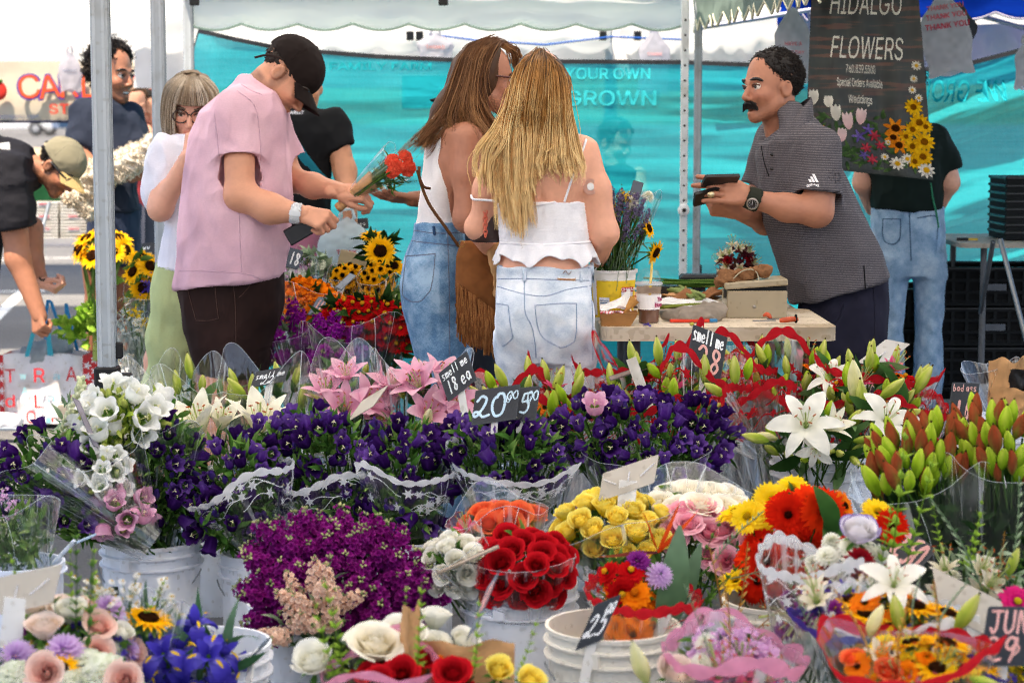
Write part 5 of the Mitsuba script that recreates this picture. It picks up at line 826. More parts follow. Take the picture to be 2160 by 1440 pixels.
def rose(r,R_=.03,H=.042,op=.5,n=22,sep=True,green=None):
 out=[]
 for i in range(n):
  k=(i+1)/n;rad=R_*(.10+.90*k**.85);hw=1.0+.55*(1-k);h=H*(1.0-.18*k*op);a=np.linspace(-hw,hw,7);v=np.linspace(0,1,6)[:,None]
  prof=rad*(.35+.65*np.sin(np.clip(v*1.25,0,1)*PI/2))+op*R_*k**2*.75*np.maximum(v-.62,0)**1.3*3;tuck=(1-(a/hw)**4*.12)
  z=h*v*tuck[None]*(1+.05*np.sin(a*2.3+i*1.7)[None])-.010*op*k*np.maximum(v-.8,0)*5*k+.0016*np.sin(a*5+i)[None]*v;rr=prof*(1+.03*np.sin(a*3+i*2)[None])+0*z
  pts=np.stack([rr*np.cos(a),rr*np.sin(a),z],-1).reshape(-1,3);q=[[x*7+y,x*7+y+1,(x+1)*7+y+1,(x+1)*7+y]for x in range(5)for y in range(6)]
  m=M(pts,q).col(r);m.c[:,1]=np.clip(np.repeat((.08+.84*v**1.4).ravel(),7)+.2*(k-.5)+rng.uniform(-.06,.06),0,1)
  if green is not None and k>.8:m=m.col(green);m.c[:,1]=np.repeat(.5*v.ravel()+.5*(v.ravel()>.9),7)
  out.append(m.tf(rotz(i*2.4+rng.uniform(-.2,.2))))
 if sep:out+=[blob((R_*.32,R_*.32,.008),GL,.5,1).at(0,0,.002)]+ring(5,lambda i:petal(.032,.012,-.2,-.9,GL,shape='point',nu=4,nv=3,r0=.008))
 return J(out)
def daisy(r,n=24,Ln=.04,W=.010,rings=((.15,-.25,1.0),(.45,-.4,.8)),eye=.010,er=ramp('#1b0e0a','#4a2a18'),eh=.4,shape='strap',t=(.25,.75),sep=True,cup=.1,jit=.06,nu=5):
 out=[]
 for k,(a0,cu,s)in enumerate(rings):out+=ring(n if k<2 else max(n*2//3,7),lambda i:petal(Ln*s*rng.uniform(.92,1.06),W*rng.uniform(.85,1.15),a0+rng.uniform(-.1,.1),cu+rng.uniform(-.15,.15),r,cup,nu,3,shape,t,r0=eye*.6),jit,k*.13)
 out.append(blob((eye,eye,eye*eh),er,.5,2).at(0,0,.003+.002*len(rings)));ee=out[-1];ee.c[:,1]=rng.uniform(0,1,len(ee.v));ee.v[:,:]*=1+.06*rng.normal(size=(len(ee.v),1))
 if sep:out+=[lathe([(.0,-.012),(eye*.9,-.008),(eye*1.2,.0)],GL,10)]
 return J(out)
def sunflower(r,Ln=.055,n=20,eye=.026):return J(daisy(r,n,Ln,.017,((.12,-.3,1.0),(.3,-.35,.88)),eye,ramp('#120a06','#3a2010'),.35,'point',(.15,.8),False,.12),*ring(12,lambda i:petal(.045,.018,-.25,-.5,GL,shape='point',nu=4,nv=3,r0=.014,t=(.3,.9)).at(0,0,-.006)),lathe([(0,-.02),(.014,-.016),(.026,-.004)],GL,12))
def pompon(r,R_=.028,n=70,Ln=.02,W=.008,t=(.2,.9),hemi=.5):
 out=[]
 for i in range(n):
  z=1-(i+.5)/n*(1+hemi);a=i*2.4;e=math.asin(max(-1,min(1,z)));out.append(petal(Ln*(1.1-.4*z),W,e*.8+.25,-.5,r,.15,4,3,'strap',t,r0=R_*.25*cos(e)).tf(rotz(a)).at(0,0,R_*.45*z))
 return J(out+[lathe([(0,-.014),(R_*.35,-.008)],GL,8)])
def floret(r,s=.011,n=6):return J([petal(s*rng.uniform(.8,1.15),s*1.15,rng.uniform(.2,.9),rng.uniform(-.9,-.2),r,0,3,3,'round',(.05+rng.uniform(0,.2),.65+rng.uniform(-.1,.35)),.3*s,ph=rng.uniform(0,6)).tf(rotz(i*2.4))for i in range(n)])
def spike(r,H=.13,R_=.024,n=24,bud=ramp('#8a9a62','#c9c98e'),s=.013):
 out=[]
 for i in range(n):
  k=i/n;a=i*2.4;z=H*k;rr=R_*(1-.45*k);d_=unit(V3(cos(a),sin(a),.25+.9*k));out.append(floret(r,s*(1.15-.35*k),7).tf(frame(V3(cos(a)*rr,sin(a)*rr,z),z=d_)))
 for i in range(4):a=i*2.4;out.append(blob((.003,.0035,.006),bud,rng.uniform(0,1),1).tf(frame(V3(cos(a)*.007,sin(a)*.007,H+.004*(i%3)),z=unit(V3(cos(a),sin(a),1)))))
 return J(out)
def lily(r,Ln=.10,W=.042,a0=.85,curl=-1.5,st=True,thr=ramp('#b9c47a'),an=ramp('#b5521c'),t=(.25,.75)):
 out=ring(3,lambda i:petal(Ln,W*1.15,a0,curl,r,.16,9,5,'oval',t,.002,.006,i),.04)+ring(3,lambda i:petal(Ln*.98,W*.8,a0-.05,curl-.12,r,.12,9,4,'oval',t,.001,.007,i),.04,PI/3)
 if st:out+=[x for i in range(6)for x in(tube(bez([(0,0,0),(.012*cos(i),.012*sin(i),.03),(.022*cos(i*1.05),.022*sin(i*1.05),.062)],6),.0011,ramp('#c9d49a'),4),blob((.006,.0016,.0016),an,.5,1).tf(rotz(i+.8)).at(.022*cos(i*1.05),.022*sin(i*1.05),.063))]+[tube([(0,0,0),(.002,0,.075)],[.0016,.0022],thr,5)]
 return J(out+[lathe([(.004,-.012),(.006,0),(.007,.012)],ramp('#8fa85a'),8)])
def lilybud(r,Ln=.075,R_=.0125,n=12):
 v=np.linspace(0,1,9);pr=np.sin(np.pi*np.clip(v,.04,.985)**.85)**.75;an_=np.arange(n)*2*PI/n;g=1-.10*(np.cos(3*an_)<-.55)
 rr=R_*pr[:,None]*g[None]*(1+.06*np.cos(3*an_));m=M(np.stack([rr*np.cos(an_),rr*np.sin(an_),Ln*v[:,None]+0*rr],-1).reshape(-1,3),[[i*n+j,i*n+(j+1)%n,(i+1)*n+(j+1)%n,(i+1)*n+j]for i in range(8)for j in range(n)]).col(r)
 m.c[:,1]=np.clip(np.repeat(.15+.75*v,n)+.18*np.tile(np.cos(3*an_),9),0,1);tip=blob((.0022,.0022,.003),ramp('#4a4020'),sub=1).at(0,0,Ln);return J(m,tip)
def iris(r):
 Y=ramp('#d9a51c','#f2cf3a');out=ring(3,lambda i:petal(.075,.044,.75,-2.2,r,-.10,9,5,'round',(.85,.25),.003,.004),.1)+ring(3,lambda i:petal(.055,.028,1.15,-.35,r,.2,7,4,'oval',(.2,.6),.002,.003),.1,PI/3)+ring(3,lambda i:petal(.034,.016,.9,-1.0,r,-.1,5,3,'oval',(.6,.9),0,.003),.05)
 out+=ring(3,lambda i:petal(.026,.008,.10,-1.0,Y,-.10,5,3,'oval',(.4,.9),0,.026).at(0,0,.0275),.0);return J(out+[tube([(0,0,-.03),(0,0,.004)],[.004,.006],GL,6)])
def leaf(Ln=.05,W=.02,r=GL,curl=-.6,a0=.3,fold_=.25,nu=6,t=(.3,.75),shape='point'):return petal(Ln,W,a0,curl,r,fold_,nu,3,shape,t)
def sprig(H=.22,n=22,Ln=.030,W=.012,r=GL,rad=.0016,bend=.02,sr=None,pair=True):
 st=bez([(0,0,0),(bend*.3,0,H*.4),(bend,0,H)],10);out=[tube(st,[rad*(1-.06*i)for i in range(10)],sr or r,5,.3)]
 for i in range(n):k=.12+.88*i/n;p=st[min(int(k*9),9)];out.append(leaf(Ln*rng.uniform(.75,1.15)*(1.1-.5*k),W*(1.1-.4*k),r,-.5,.5+.5*k).tf(rotz(i*(PI*.5 if pair else 2.4)*1.0+(i%2)*PI)).at(p))
 return J(out)
def fern(H=.16,n=34,Ln=.026,r=GS,W=.004):
 st=bez([(0,0,0),(.01,0,H*.5),(.035,0,H)],12);out=[tube(st,.0012,r,4,.4)]
 for i in range(n):k=.1+.9*i/n;p=st[min(int(k*11),11)];out.append(petal(Ln*(1.05-.7*k),W,.75,-.2,r,0,3,3,'strap',(.4,.9)).tf(rotz(PI/2*(1 if i%2 else-1)+.2)).at(p))
 return J(out)
def umbel(r,R_=.035,n=110,s=.0042):return J([blob((s,s,s*.5),r,rng.uniform(.2,1),0).at(R_*math.sqrt(i/n)*cos(i*2.4),R_*math.sqrt(i/n)*sin(i*2.4),.012*(1-i/n)+rng.uniform(-.002,.002))for i in range(n)]+[tube([(0,0,-.05),(R_*.7*cos(i),R_*.7*sin(i),0)],.0007,GL,3)for i in range(6)])
def starsprig(r=ramp('#e8e4d6','#f6f4ea'),n=16,H=.11):
 out=[]
 for i in range(n):
  p=V3(rng.normal()*.022,rng.normal()*.022,H*rng.uniform(.35,1));out+=[tube([(0,0,0),p*[.4,.4,.6],p],.0008,GL,3),daisy(r,8,.009,.0035,((.1,-.2,1),),.0025,ramp('#c9a52c'),.6,'strap',(.5,.9),False,0,.1,3).tf(frame(p,z=unit(V3(p[0]*9,p[1]*9-.6,.7))))]
 return J(out+[leaf(.02,.004).tf(rotz(i*1.9)).at(0,0,H*(.2+.05*i))for i in range(8)])
def statice(r,n=46,R_=.03):return J([floret(r,.007,3).tf(frame(V3(*(rng.normal(size=3)*[R_*.5,R_*.5,R_*.35])),z=unit(rng.normal(size=3)+[0,0,.8])))for _ in range(n)])
def cockscomb(r,n=70,R_=.032):return J([floret(r,.012,4).tf(frame(unit(V3(cos(i*2.4)*math.sqrt(i/n),sin(i*2.4)*math.sqrt(i/n),1.05-i/n*.9))*R_*[1,1,.8],z=unit(V3(cos(i*2.4)*math.sqrt(i/n),sin(i*2.4)*math.sqrt(i/n),.9))))for i in range(n)])
def lavender():return J(tube(bez([(0,0,-.26),(.004,0,-.1),(0,0,0)],5),.0012,GS,4),*[floret(ramp('#3a3048','#645a7a','#8a809c'),.0055,4).tf(frame(V3(.004*cos(i*2.4),.004*sin(i*2.4),.004*i),z=(cos(i*2.4),sin(i*2.4),.5)))for i in range(13)])
def paradise():return J(*[petal(.11,.014,a,.15,ramp('#c23a14','#e8662a'),.2,6,3,'point',(.2,.8))for a in(.7,1.15,1.9)],petal(.13,.018,.05,.1,ramp('#4a2030','#7a3a2c','#b5582c'),.4,6,3,'point',(.1,.7)).tf(rotz(PI)),tube([(0,0,-.12),(0,0,0)],.006,GL,6))
def variants(fn,n=3,bsdf='petal'):return[make(fn(),bsdf)for _ in range(n)]
C_PUR,C_PU2,C_PU3,C_WHB,C_PKB=ramp('#12042a','#301054','#5c3588'),ramp('#0d031c','#220a3c','#45246c'),ramp('#200a3c','#482476','#7e5ca8'),ramp('#d6d6c4','#eeeee6','#f4f4f0'),ramp('#b36a94','#d99ab8','#e9c0d0')
W_LIL,P_LIL=ramp('#dcd9c0','#f0eee2','#f4f2ea'),ramp('#c96a98','#e3a2bc','#efd6d2')
V={}
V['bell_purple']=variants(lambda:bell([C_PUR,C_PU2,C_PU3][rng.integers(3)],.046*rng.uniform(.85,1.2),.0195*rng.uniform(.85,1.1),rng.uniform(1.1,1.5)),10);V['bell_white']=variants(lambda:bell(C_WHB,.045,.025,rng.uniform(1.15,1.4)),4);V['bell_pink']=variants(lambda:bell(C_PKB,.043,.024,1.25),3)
V['bud_purple']=variants(lambda:bellbud(ramp('#7a7a5a','#4a3a78','#3a2470')),3);V['bud_green']=variants(lambda:bellbud(ramp('#8ea04a','#c2c86a')),2)
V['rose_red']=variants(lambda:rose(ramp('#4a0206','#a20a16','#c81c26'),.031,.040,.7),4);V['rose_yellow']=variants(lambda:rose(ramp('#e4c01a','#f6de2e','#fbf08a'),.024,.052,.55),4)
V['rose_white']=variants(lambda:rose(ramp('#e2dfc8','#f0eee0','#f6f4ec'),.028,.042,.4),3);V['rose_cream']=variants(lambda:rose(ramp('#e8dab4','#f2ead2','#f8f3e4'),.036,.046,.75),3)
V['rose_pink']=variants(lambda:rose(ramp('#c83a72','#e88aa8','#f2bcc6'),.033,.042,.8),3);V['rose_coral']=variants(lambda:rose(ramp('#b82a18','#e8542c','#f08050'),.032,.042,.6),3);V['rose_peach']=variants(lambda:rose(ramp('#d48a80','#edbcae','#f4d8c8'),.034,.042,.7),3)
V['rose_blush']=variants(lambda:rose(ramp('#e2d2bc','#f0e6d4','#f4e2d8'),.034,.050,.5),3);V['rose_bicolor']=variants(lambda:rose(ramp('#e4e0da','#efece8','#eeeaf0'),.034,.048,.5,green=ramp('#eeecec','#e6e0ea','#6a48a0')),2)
GRR=((.10,-.2,1.0),(.28,-.25,.86),(.6,-.5,.55))
V['gerbera_red']=variants(lambda:daisy(ramp('#7a0806','#c81a0c','#dc3016'),30,.046,.0095,GRR,.0085,ramp('#160606','#3a1208')),4);V['gerbera_scarlet']=variants(lambda:daisy(ramp('#9a1406','#e0300e','#ee4a1c'),30,.046,.0095,GRR,.0085,ramp('#160606','#3a1208')),3)
V['gerbera_yellow']=variants(lambda:daisy(ramp('#d9a008','#f2cc14','#f8e04a'),30,.044,.010,GRR,.009,ramp('#c99a10','#8a6a10')),3);V['gerbera_magenta']=variants(lambda:daisy(ramp('#8a0a4a','#d0186e','#e44a8c'),28,.042,.010,GRR,.009,ramp('#c9b020')),2);V['gerbera_orange']=variants(lambda:daisy(ramp('#c84a0a','#ee7a14','#f49a30'),28,.042,.010,GRR,.009,ramp('#2a120a')),2)
V['sunflower']=variants(lambda:sunflower(ramp('#d89208','#f6b810','#fbd044')),4);V['stock_purple']=variants(lambda:spike(ramp('#340430','#761066','#a43a94'),.12,.024,26),5);V['stock_peach']=variants(lambda:spike(ramp('#c99a80','#e6c2a8','#f2dcc8'),.12,.024,24),4)
V['stock_magenta']=variants(lambda:spike(ramp('#3a0448','#8a148c','#b040ac'),.10,.026,24),3)
V['lily_white']=variants(lambda:lily(W_LIL),3);V['lily_trumpet']=variants(lambda:lily(ramp('#e2dca8','#efead2','#f4f2e6'),.105,.040,1.28,-.75),3);V['lily_pink']=variants(lambda:lily(P_LIL,.10,.045,1.15,-.9),3);V['lily_bud']=variants(lambda:lilybud(ramp('#7fa032','#b5c44e','#dcd886')),3)
V['lily_bud_green']=variants(lambda:lilybud(ramp('#6f9a1e','#a2c42c','#c2d24e'),.066,.0135),3);V['lily_bud_rust']=variants(lambda:lilybud(ramp('#8aa03a','#9a5a34','#a8482c'),.070,.0135),3);V['lily_bud_cream']=variants(lambda:lilybud(ramp('#c2cc74','#ece6a8','#f0ecc4'),.095,.016),2)
V['iris']=variants(lambda:iris(ramp('#241c80','#4a40b4','#8a84e0')),4);V['mum_lilac']=variants(lambda:pompon(ramp('#9a6ab4','#c9a0d4','#e2cce8'),.030,70,.024,.007),3);V['mum_white']=variants(lambda:pompon(ramp('#d8d4b4','#ecebdc','#f4f3ea'),.030,80,.018,.008),3);V['mum_plum']=variants(lambda:pompon(ramp('#3a0638','#7a1478','#a04aa0'),.026,60,.020,.007),2);V['mum_crimson']=variants(lambda:pompon(ramp('#3a0208','#7a0a16','#9a1c28'),.028,60,.024,.009),2)
V['zinnia_red']=variants(lambda:daisy(ramp('#6a0408','#b80c14','#d02420'),16,.026,.0115,((.05,-.35,1),(.3,-.4,.8),(.6,-.4,.5)),.006,ramp('#c98a10','#e0b02a'),.8,'strap'),3);V['zinnia_orange']=variants(lambda:daisy(ramp('#b84a04','#f07a0c','#f89a20'),16,.024,.0105,((.05,-.35,1),(.3,-.4,.8),(.6,-.4,.5)),.006,ramp('#c96a10'),.8,'strap'),3)
V['rudbeckia']=variants(lambda:daisy(ramp('#7a3a06','#d8940c','#eab020'),12,.017,.008,((.1,-.3,1),(.3,-.3,.8)),.006,ramp('#140a06'),.8),2);V['aster_white']=variants(lambda:starsprig(),3);V['umbel']=variants(lambda:umbel(ramp('#b9c49a','#dfe3ca','#eef0e2')),2);V['statice']=variants(lambda:statice(ramp('#281a68','#4a3a9c','#7a6ac0')),2);V['statice_yellow']=variants(lambda:statice(ramp('#b9920c','#e6c41c','#f0d84a')),2)
V['alstroemeria']=variants(lambda:lily(ramp('#d0c08a','#e6dcc0','#eadfe0'),.042,.020,.95,-.6,True),2);V['alstro_pink']=variants(lambda:lily(ramp('#b41a4c','#e04a7c','#f08aa8'),.042,.020,1.0,-.5,True),2);V['carn_coral']=variants(lambda:cockscomb(ramp('#a81c14','#e04a34','#f07a5c'),60,.026),2);V['phlox']=variants(lambda:statice(ramp('#c07ab8','#dcb0d6','#eed8ea'),46,.034),2)
V['sprig']=variants(lambda:sprig(),3,'leaf');V['sprig_light']=variants(lambda:sprig(.24,26,.034,.014,ramp('#4a6a1c','#86a83c','#b0c860')),2,'leaf');V['fern']=variants(lambda:fern(),2,'leaf');V['fern_rust']=variants(lambda:fern(.17,30,.024,ramp('#8a4a2c','#b5853e','#c9b06a')),2,'leaf');V['broad_leaf']=variants(lambda:leaf(.26,.085,ramp('#2c4a30','#5a7a58','#86a082'),-.15,1.35,.12,10,(.2,.8),'oval'),1,'leaf');V['hosta']=variants(lambda:leaf(.12,.045,ramp('#12280f','#2c4c22','#4c6c3a'),-.9,.7,.2,8,(.2,.8),'oval'),3,'leaf')
V['paradise']=variants(paradise,1);V['lavender']=variants(lavender,3);V['purslane_bud']=variants(lambda:J(*[blob((.006,.006,.009),ramp('#c8d0a0','#e4e6c8'),rng.uniform(0,1),1).tf(frame(V3(.014*cos(i*2.4)*(1-i/70),.014*sin(i*2.4)*(1-i/70),.0032*i),z=(cos(i*2.4),sin(i*2.4),1.2)))for i in range(44)],tube([(0,0,-.1),(0,0,.13)],.004,GY_,5)),2)
NAMES={'bell_purple':'purple_bell','bell_white':'white_bell','bell_pink':'pink_bell','bud_purple':'purple_bud','bud_green':'green_bud','gerbera_scarlet':'gerbera_bloom','mum_lilac':'chrysanthemum','mum_white':'chrysanthemum','mum_plum':'chrysanthemum','mum_crimson':'chrysanthemum','umbel':'lace_flower','aster_white':'aster_sprig','carn_coral':'carnation','purslane_bud':'tuberose_spike','paradise':'bird_flower','sprig':'leaf_sprig','sprig_light':'leaf_sprig','fern':'fern_frond','fern_rust':'fern_frond','hosta':'leaf'}
def pname(k):return NAMES.get(k)or{'rose':'rose','gerbera':'gerbera_bloom','stock':'flower_spike','lily':'lily_bud' if 'bud' in k else 'lily','zinnia':'zinnia','alstroemeria':'alstroemeria','alstro':'alstroemeria','statice':'statice_head'}.get(k.split('_')[0],k)
def bloom(parent,kind,p,axis,k=1.0,roll=None):
 A=frame(p,z=axis,s=k)@rotz(rng.uniform(0,2*PI)if roll is None else roll);return put(pname(kind),V[kind][rng.integers(len(V[kind]))],None,parent,A=A)
CAMV=lambda p:unit(EYE-p)
def dome(ells,n,mind,up=.25):
 """points and outward normals on the seen side of ellipsoids (cx, cy, rx, ry in pixels, distance, depth radius in m), at least mind apart"""
 pts,nrm,tries=[],[],0;w=np.array([e[2]*e[3]for e in ells],float);w/=w.sum()
 while len(pts)<n and tries<n*60:
  tries+=1;e=ells[rng.choice(len(ells),p=w)];o=P(e[0],e[1],e[4]);r_=V3(e[2]/S(e[4]),e[5],e[3]/S(e[4]));v=unit(rng.normal(size=3))
  if v[1]>.25 or v[2]<-.75:continue
  p=o+v*r_*rng.uniform(.86,1.0)
  if any(((p-o2)**2).sum()<mind**2 for o2 in pts):continue
  if any(((((p-P(f[0],f[1],f[4]))/V3(f[2]/S(f[4]),f[5],f[3]/S(f[4])))**2).sum()<.6)for f in ells if f is not e):continue
  pts.append(p);nrm.append(unit(v/r_))
 return np.array(pts).reshape(-1,3),np.array(nrm).reshape(-1,3)
def foliage(parent,ells,base,n,Ln=.045,W=.014,r=GL,stems=14,sr=None,name='foliage',spread=1.0,rise=.3):
 """the small leaves and stems inside a bunch: too many to count"""
 L1=[leaf(Ln*s,W*s,r,c,a)for s,c,a in((1,-.7,.5),(.8,-.3,.8),(1.2,-1.1,.4))];w=np.array([e[2]*e[3]for e in ells],float);w/=w.sum();out=[]
 for _ in range(n):
  e=ells[rng.choice(len(ells),p=w)];o=P(e[0],e[1],e[4]);v=unit(rng.normal(size=3))*rng.uniform(.25,.97)**.6;p=o+v*V3(e[2]/S(e[4]),e[5],e[3]/S(e[4]))*spread
  if rng.uniform()<.3:p=p+(base-p)*rng.uniform(0,.5)
  x=unit(v*.6+rng.normal(size=3)*.6+[0,-.15,rise]);out.append(L1[rng.integers(3)].tf(frame(p,x=x,y=rng.normal(size=3))))
 m=J(out);m.c[:,1]=np.clip(m.c[:,1]+np.repeat(rng.uniform(-.3,.3,len(out)),[len(o.v)for o in out]),0,1);put(name,m,'leaf',parent,kind='stuff')
def stems(parent,base,tips,r=GL,rad=.0026,br=.03,name='stems'):
 out=[]
 for p in tips:
  b=base+V3(*(rng.normal(size=2)*br),0);out.append(tube(bez([b,(b+p)/2+V3(*rng.normal(size=3)*.01),p],5),rad,r,4,rng.uniform(.1,.6)))
 if out:put(name,J(out),'leaf',parent,kind='stuff')
# cellophane sleeves
FW=ramp('#cfd6dc','#eef2f6')
def sleeve(parent,base,top,r0,r1,edge=None,ew=.014,jag=.16,ph=0.0,cre=7,print_=None,npr=16,waves=22,squash=.85,open_=0.0,lab=None,seedk=0,arc=(0,1)):
 base,top=np.asarray(base,float),np.asarray(top,float);A=frame(base,z=top-base);H=np.linalg.norm(top-base)
 def Q(u,v,off=0.0):
  a=2*PI*(arc[0]+(arc[1]-arc[0])*u)+ph;rim=1+jag*(np.abs(np.cos(a+ph*2))**7-.25);s_=v*rim;n_=meshkit.fbm(np.stack([np.cos(a)*2.2+seedk,np.sin(a)*2.2,s_*1.2],-1),3,seedk)-.5
  rr=(r0+(r1-r0)*np.clip(s_,0,2)**.85)*(1+.13*n_*s_+.014*np.sin(a*13+seedk)*s_)+off;p=np.stack([rr*np.cos(a),rr*np.sin(a)*squash,H*s_],-1)
  return p@A[:3,:3].T+A[:3,3]
 g=lambda u,v:tuple(np.moveaxis(Q(u,v),-1,0));gm_=grid(g,72,12,FW);gm_.c[:,0]=np.repeat(np.linspace(0,1,72),12)+seedk;gm_.c[:,1]=np.tile(np.linspace(0,1,12),72);k=put('sleeve',gm_,'film',parent,label=lab)
 u=np.linspace(0,1,150)
 if edge is None:put('rim',tube(Q(u,u*0+1),.0006,FW,4,.4,cap=False),'filmwhite',k)
 else:
  w=ew*(.75+.5*np.abs(np.sin(u*waves*PI)));wo=ew*.55*np.abs(np.sin(u*waves*PI));a,b=Q(u,1+wo/H,.0012),Q(u,1-w/H*.9,.0012)
  put('scalloped_edge',M(np.vstack([a,b]),[[i,i+1,i+151,i+150]for i in range(149)]).col(edge),'filmwhite',k)
 cs=[]
 for c in range(cre//2):
  u0=rng.uniform(0,1);v=np.linspace(rng.uniform(.1,.5),1,9);q=Q(u0+.02*np.sin(v*3+c),v,.0008);q2=Q(u0+.02*np.sin(v*3+c)+rng.uniform(.001,.004)*v,v,.0008);cs.append(M(np.vstack([q,q2]),[[i,i+1,i+10,i+9]for i in range(8)]).col(FW,rng.uniform(.3,1)))
 if cs:put('creases',J(cs),'filmwhite',k,kind='stuff')
 if print_ is not None:
  ps=[]
  for i in range(npr):
   u0,v0,sz=rng.uniform(0,1),rng.uniform(.55,.96),rng.uniform(.013,.020)
   for j in range(6):aa=j*PI/3+i;du=np.array([0,.35,1.0,.35])*sz*cos(aa)/(2*PI*r1),np.array([0,.35,1.0,.35])*sz*sin(aa)/H;e1,e2=np.array([0,-.22,0,.22])*sz*sin(aa)/(2*PI*r1),np.array([0,.22,0,-.22])*sz*cos(aa)/H;ps.append(M(Q(u0+du[0]+e1,v0+du[1]+e2,.0014),[[0,1,2,3]]))
   uu=u0+np.linspace(0,.10,12)*(1 if i%2 else-1);vv=v0-.04+.05*np.sin(np.linspace(0,5,12));ps.append(M(np.vstack([Q(uu,vv,.0014),Q(uu,vv+.012,.0014)]),[[j,j+1,j+13,j+12]for j in range(11)]))
  put('lace_print',J(ps).col(print_),'filmwhite',k,kind='stuff',label=None)
 return k
# buckets and signs
BK=ramp('#d2d6de','#eceef2');BKY=ramp('#d4cec0','#e6e2d6')
def bucket(lab,px,py,wpx,d,h=.37,r=BK,ribs=(.0,.03,.062),grp='white flower buckets',lug=True,taper=.90):
 """py is the front of the rim, wpx its width"""
 R_=wpx/S(d)/2;o=P(px,py,d-R_);o=V3(P(px,py,d)[0],d,o[2]-h);t=thing('flower_bucket',lab,'bucket',grp);rb=R_*taper;w=lambda z:rb+(R_*.955-rb)*z/h
 pr=[(0,.0),(rb-.006,0),(rb-.006,0),(rb,.008)];zz=[h-x for x in ribs][::-1]
 for z in zz[:-1]:pr+=[(w(z-.010),z-.010),(w(z-.010),z-.010),(w(z)+.011,z-.005),(w(z)+.011,z-.005),(w(z)+.011,z-.001),(w(z)+.011,z-.001),(w(z)+.001,z+.001),(w(z)+.001,z+.001)]
 pr+=[(w(h-.012),h-.012),(w(h-.012),h-.012),(R_,h-.010),(R_,h-.010),(R_,h),(R_,h),(R_-.008,h),(R_-.008,h),(rb-.006,.012),(0,.012)]
 put('body',lathe(pr,r,56).at(o),'plastic',t)
 if lug:a=-PI/2-.35;put('handle_lug',box(.034,.014,.042,r,.6,.004).tf(rotz(a+PI/2)).at(o+V3(cos(a)*(w(h-.05)+.006),sin(a)*(w(h-.05)+.006),h-.047)),'plastic',t,smooth=False)
 th=np.linspace(.25,PI-.25,24);put('wire_handle',tube(np.stack([o[0]+np.cos(th)*(R_+.006),o[1]-.02-np.sin(th)*(R_*.35+.012),o[2]+h-.05-np.sin(th)*.11],1),.0022,ramp('#8f9499'),5),'metal',t)
 return t,o+V3(0,0,h)
GLY={'0':[[(.5,1),(.1,.75),(.05,.35),(.35,0),(.8,.1),(.95,.55),(.8,.95),(.45,1),(.35,.85)]],'1':[[(.55,1),(.45,0)]],'2':[[(.1,.8),(.4,1),(.75,.85),(.6,.5),(.1,.1),(-.1,.25),(.2,.3),(.6,.05),(1.05,.1)]],'5':[[(.3,1),(.2,.6),(.6,.6),(.75,.3),(.5,0),(.1,.05)],[(.3,1),(.9,1.05)]],'8':[[(.7,.9),(.35,1),(.2,.75),(.5,.5),(.75,.25),(.45,0),(.15,.2),(.5,.5),(.75,.75),(.65,.95)]],'9':[[(.8,.9),(.4,1),(.15,.7),(.45,.5),(.8,.75),(.8,.95),(.7,.4),(.5,0)]],'c':[[(.85,.5),(.5,.62),(.15,.35),(.4,0),(.85,.1)]],'s':[[(.8,.55),(.4,.65),(.2,.45),(.6,.25),(.7,.05),(.2,0)]],'m':[[(.05,.6),(.1,0)],[(.1,.4),(.3,.6),(.45,.4),(.45,0)],[(.45,.4),(.65,.6),(.9,.4),(.9,0)]],'e':[[(.15,.3),(.8,.35),(.6,.6),(.25,.5),(.15,.2),(.45,0),(.85,.1)]],'l':[[(.4,1),(.4,0)]],'a':[[(.8,.55),(.4,.6),(.15,.3),(.4,0),(.75,.3),(.8,.55),(.85,0)]],'j':[[(.1,1),(.95,1)],[(.6,1),(.6,.25),(.35,0),(.1,.2)]],'u':[[(.1,1),(.15,.2),(.5,0),(.85,.25),(.85,1)]],'n':[[(.1,0),(.15,1),(.8,0),(.85,1)]],'b':[[(.2,1),(.2,0),(.7,.1),(.7,.45),(.2,.45)]],'u_':[[(-.1,0),(1.6,.08)]],'i':[[(.4,.6),(.4,0)]],'o':[[(.5,.6),(.15,.35),(.45,0),(.8,.3),(.5,.6)]],'w':[[(.05,.6),(.25,0),(.45,.4),(.65,0),(.9,.6)]],'d':[[(.8,1),(.8,0),(.3,.05),(.2,.4),(.75,.5)]],'/':[[(.7,1),(.2,0)]],'h':[[(.15,1),(.15,0)],[(.15,.4),(.5,.6),(.75,.4),(.75,0)]]}
def write(text,x,y,h,w,r,sp=.62,lw=.09,maxw=None):
 """handwriting in strokes: list of stroke meshes"""
 out,cx=[],x
 if maxw:sp=min(sp,maxw/(h*1.2*max(len(text),1)))
 for ch in text:
  for s_ in GLY.get(ch,[]):
   pts=[(cx+a*h*sp,y+b*h)for a,b in s_];out.append(stroke([tuple(p)for p in bez([(a,b,0)for a,b in pts],max(6,6*len(pts)))[:,:2]]if len(pts)>2 else pts,h*lw*w,r,rng.uniform(.3,.9)))
  cx+=h*sp*(1.2 if ch!=' ' else .6)
 return out
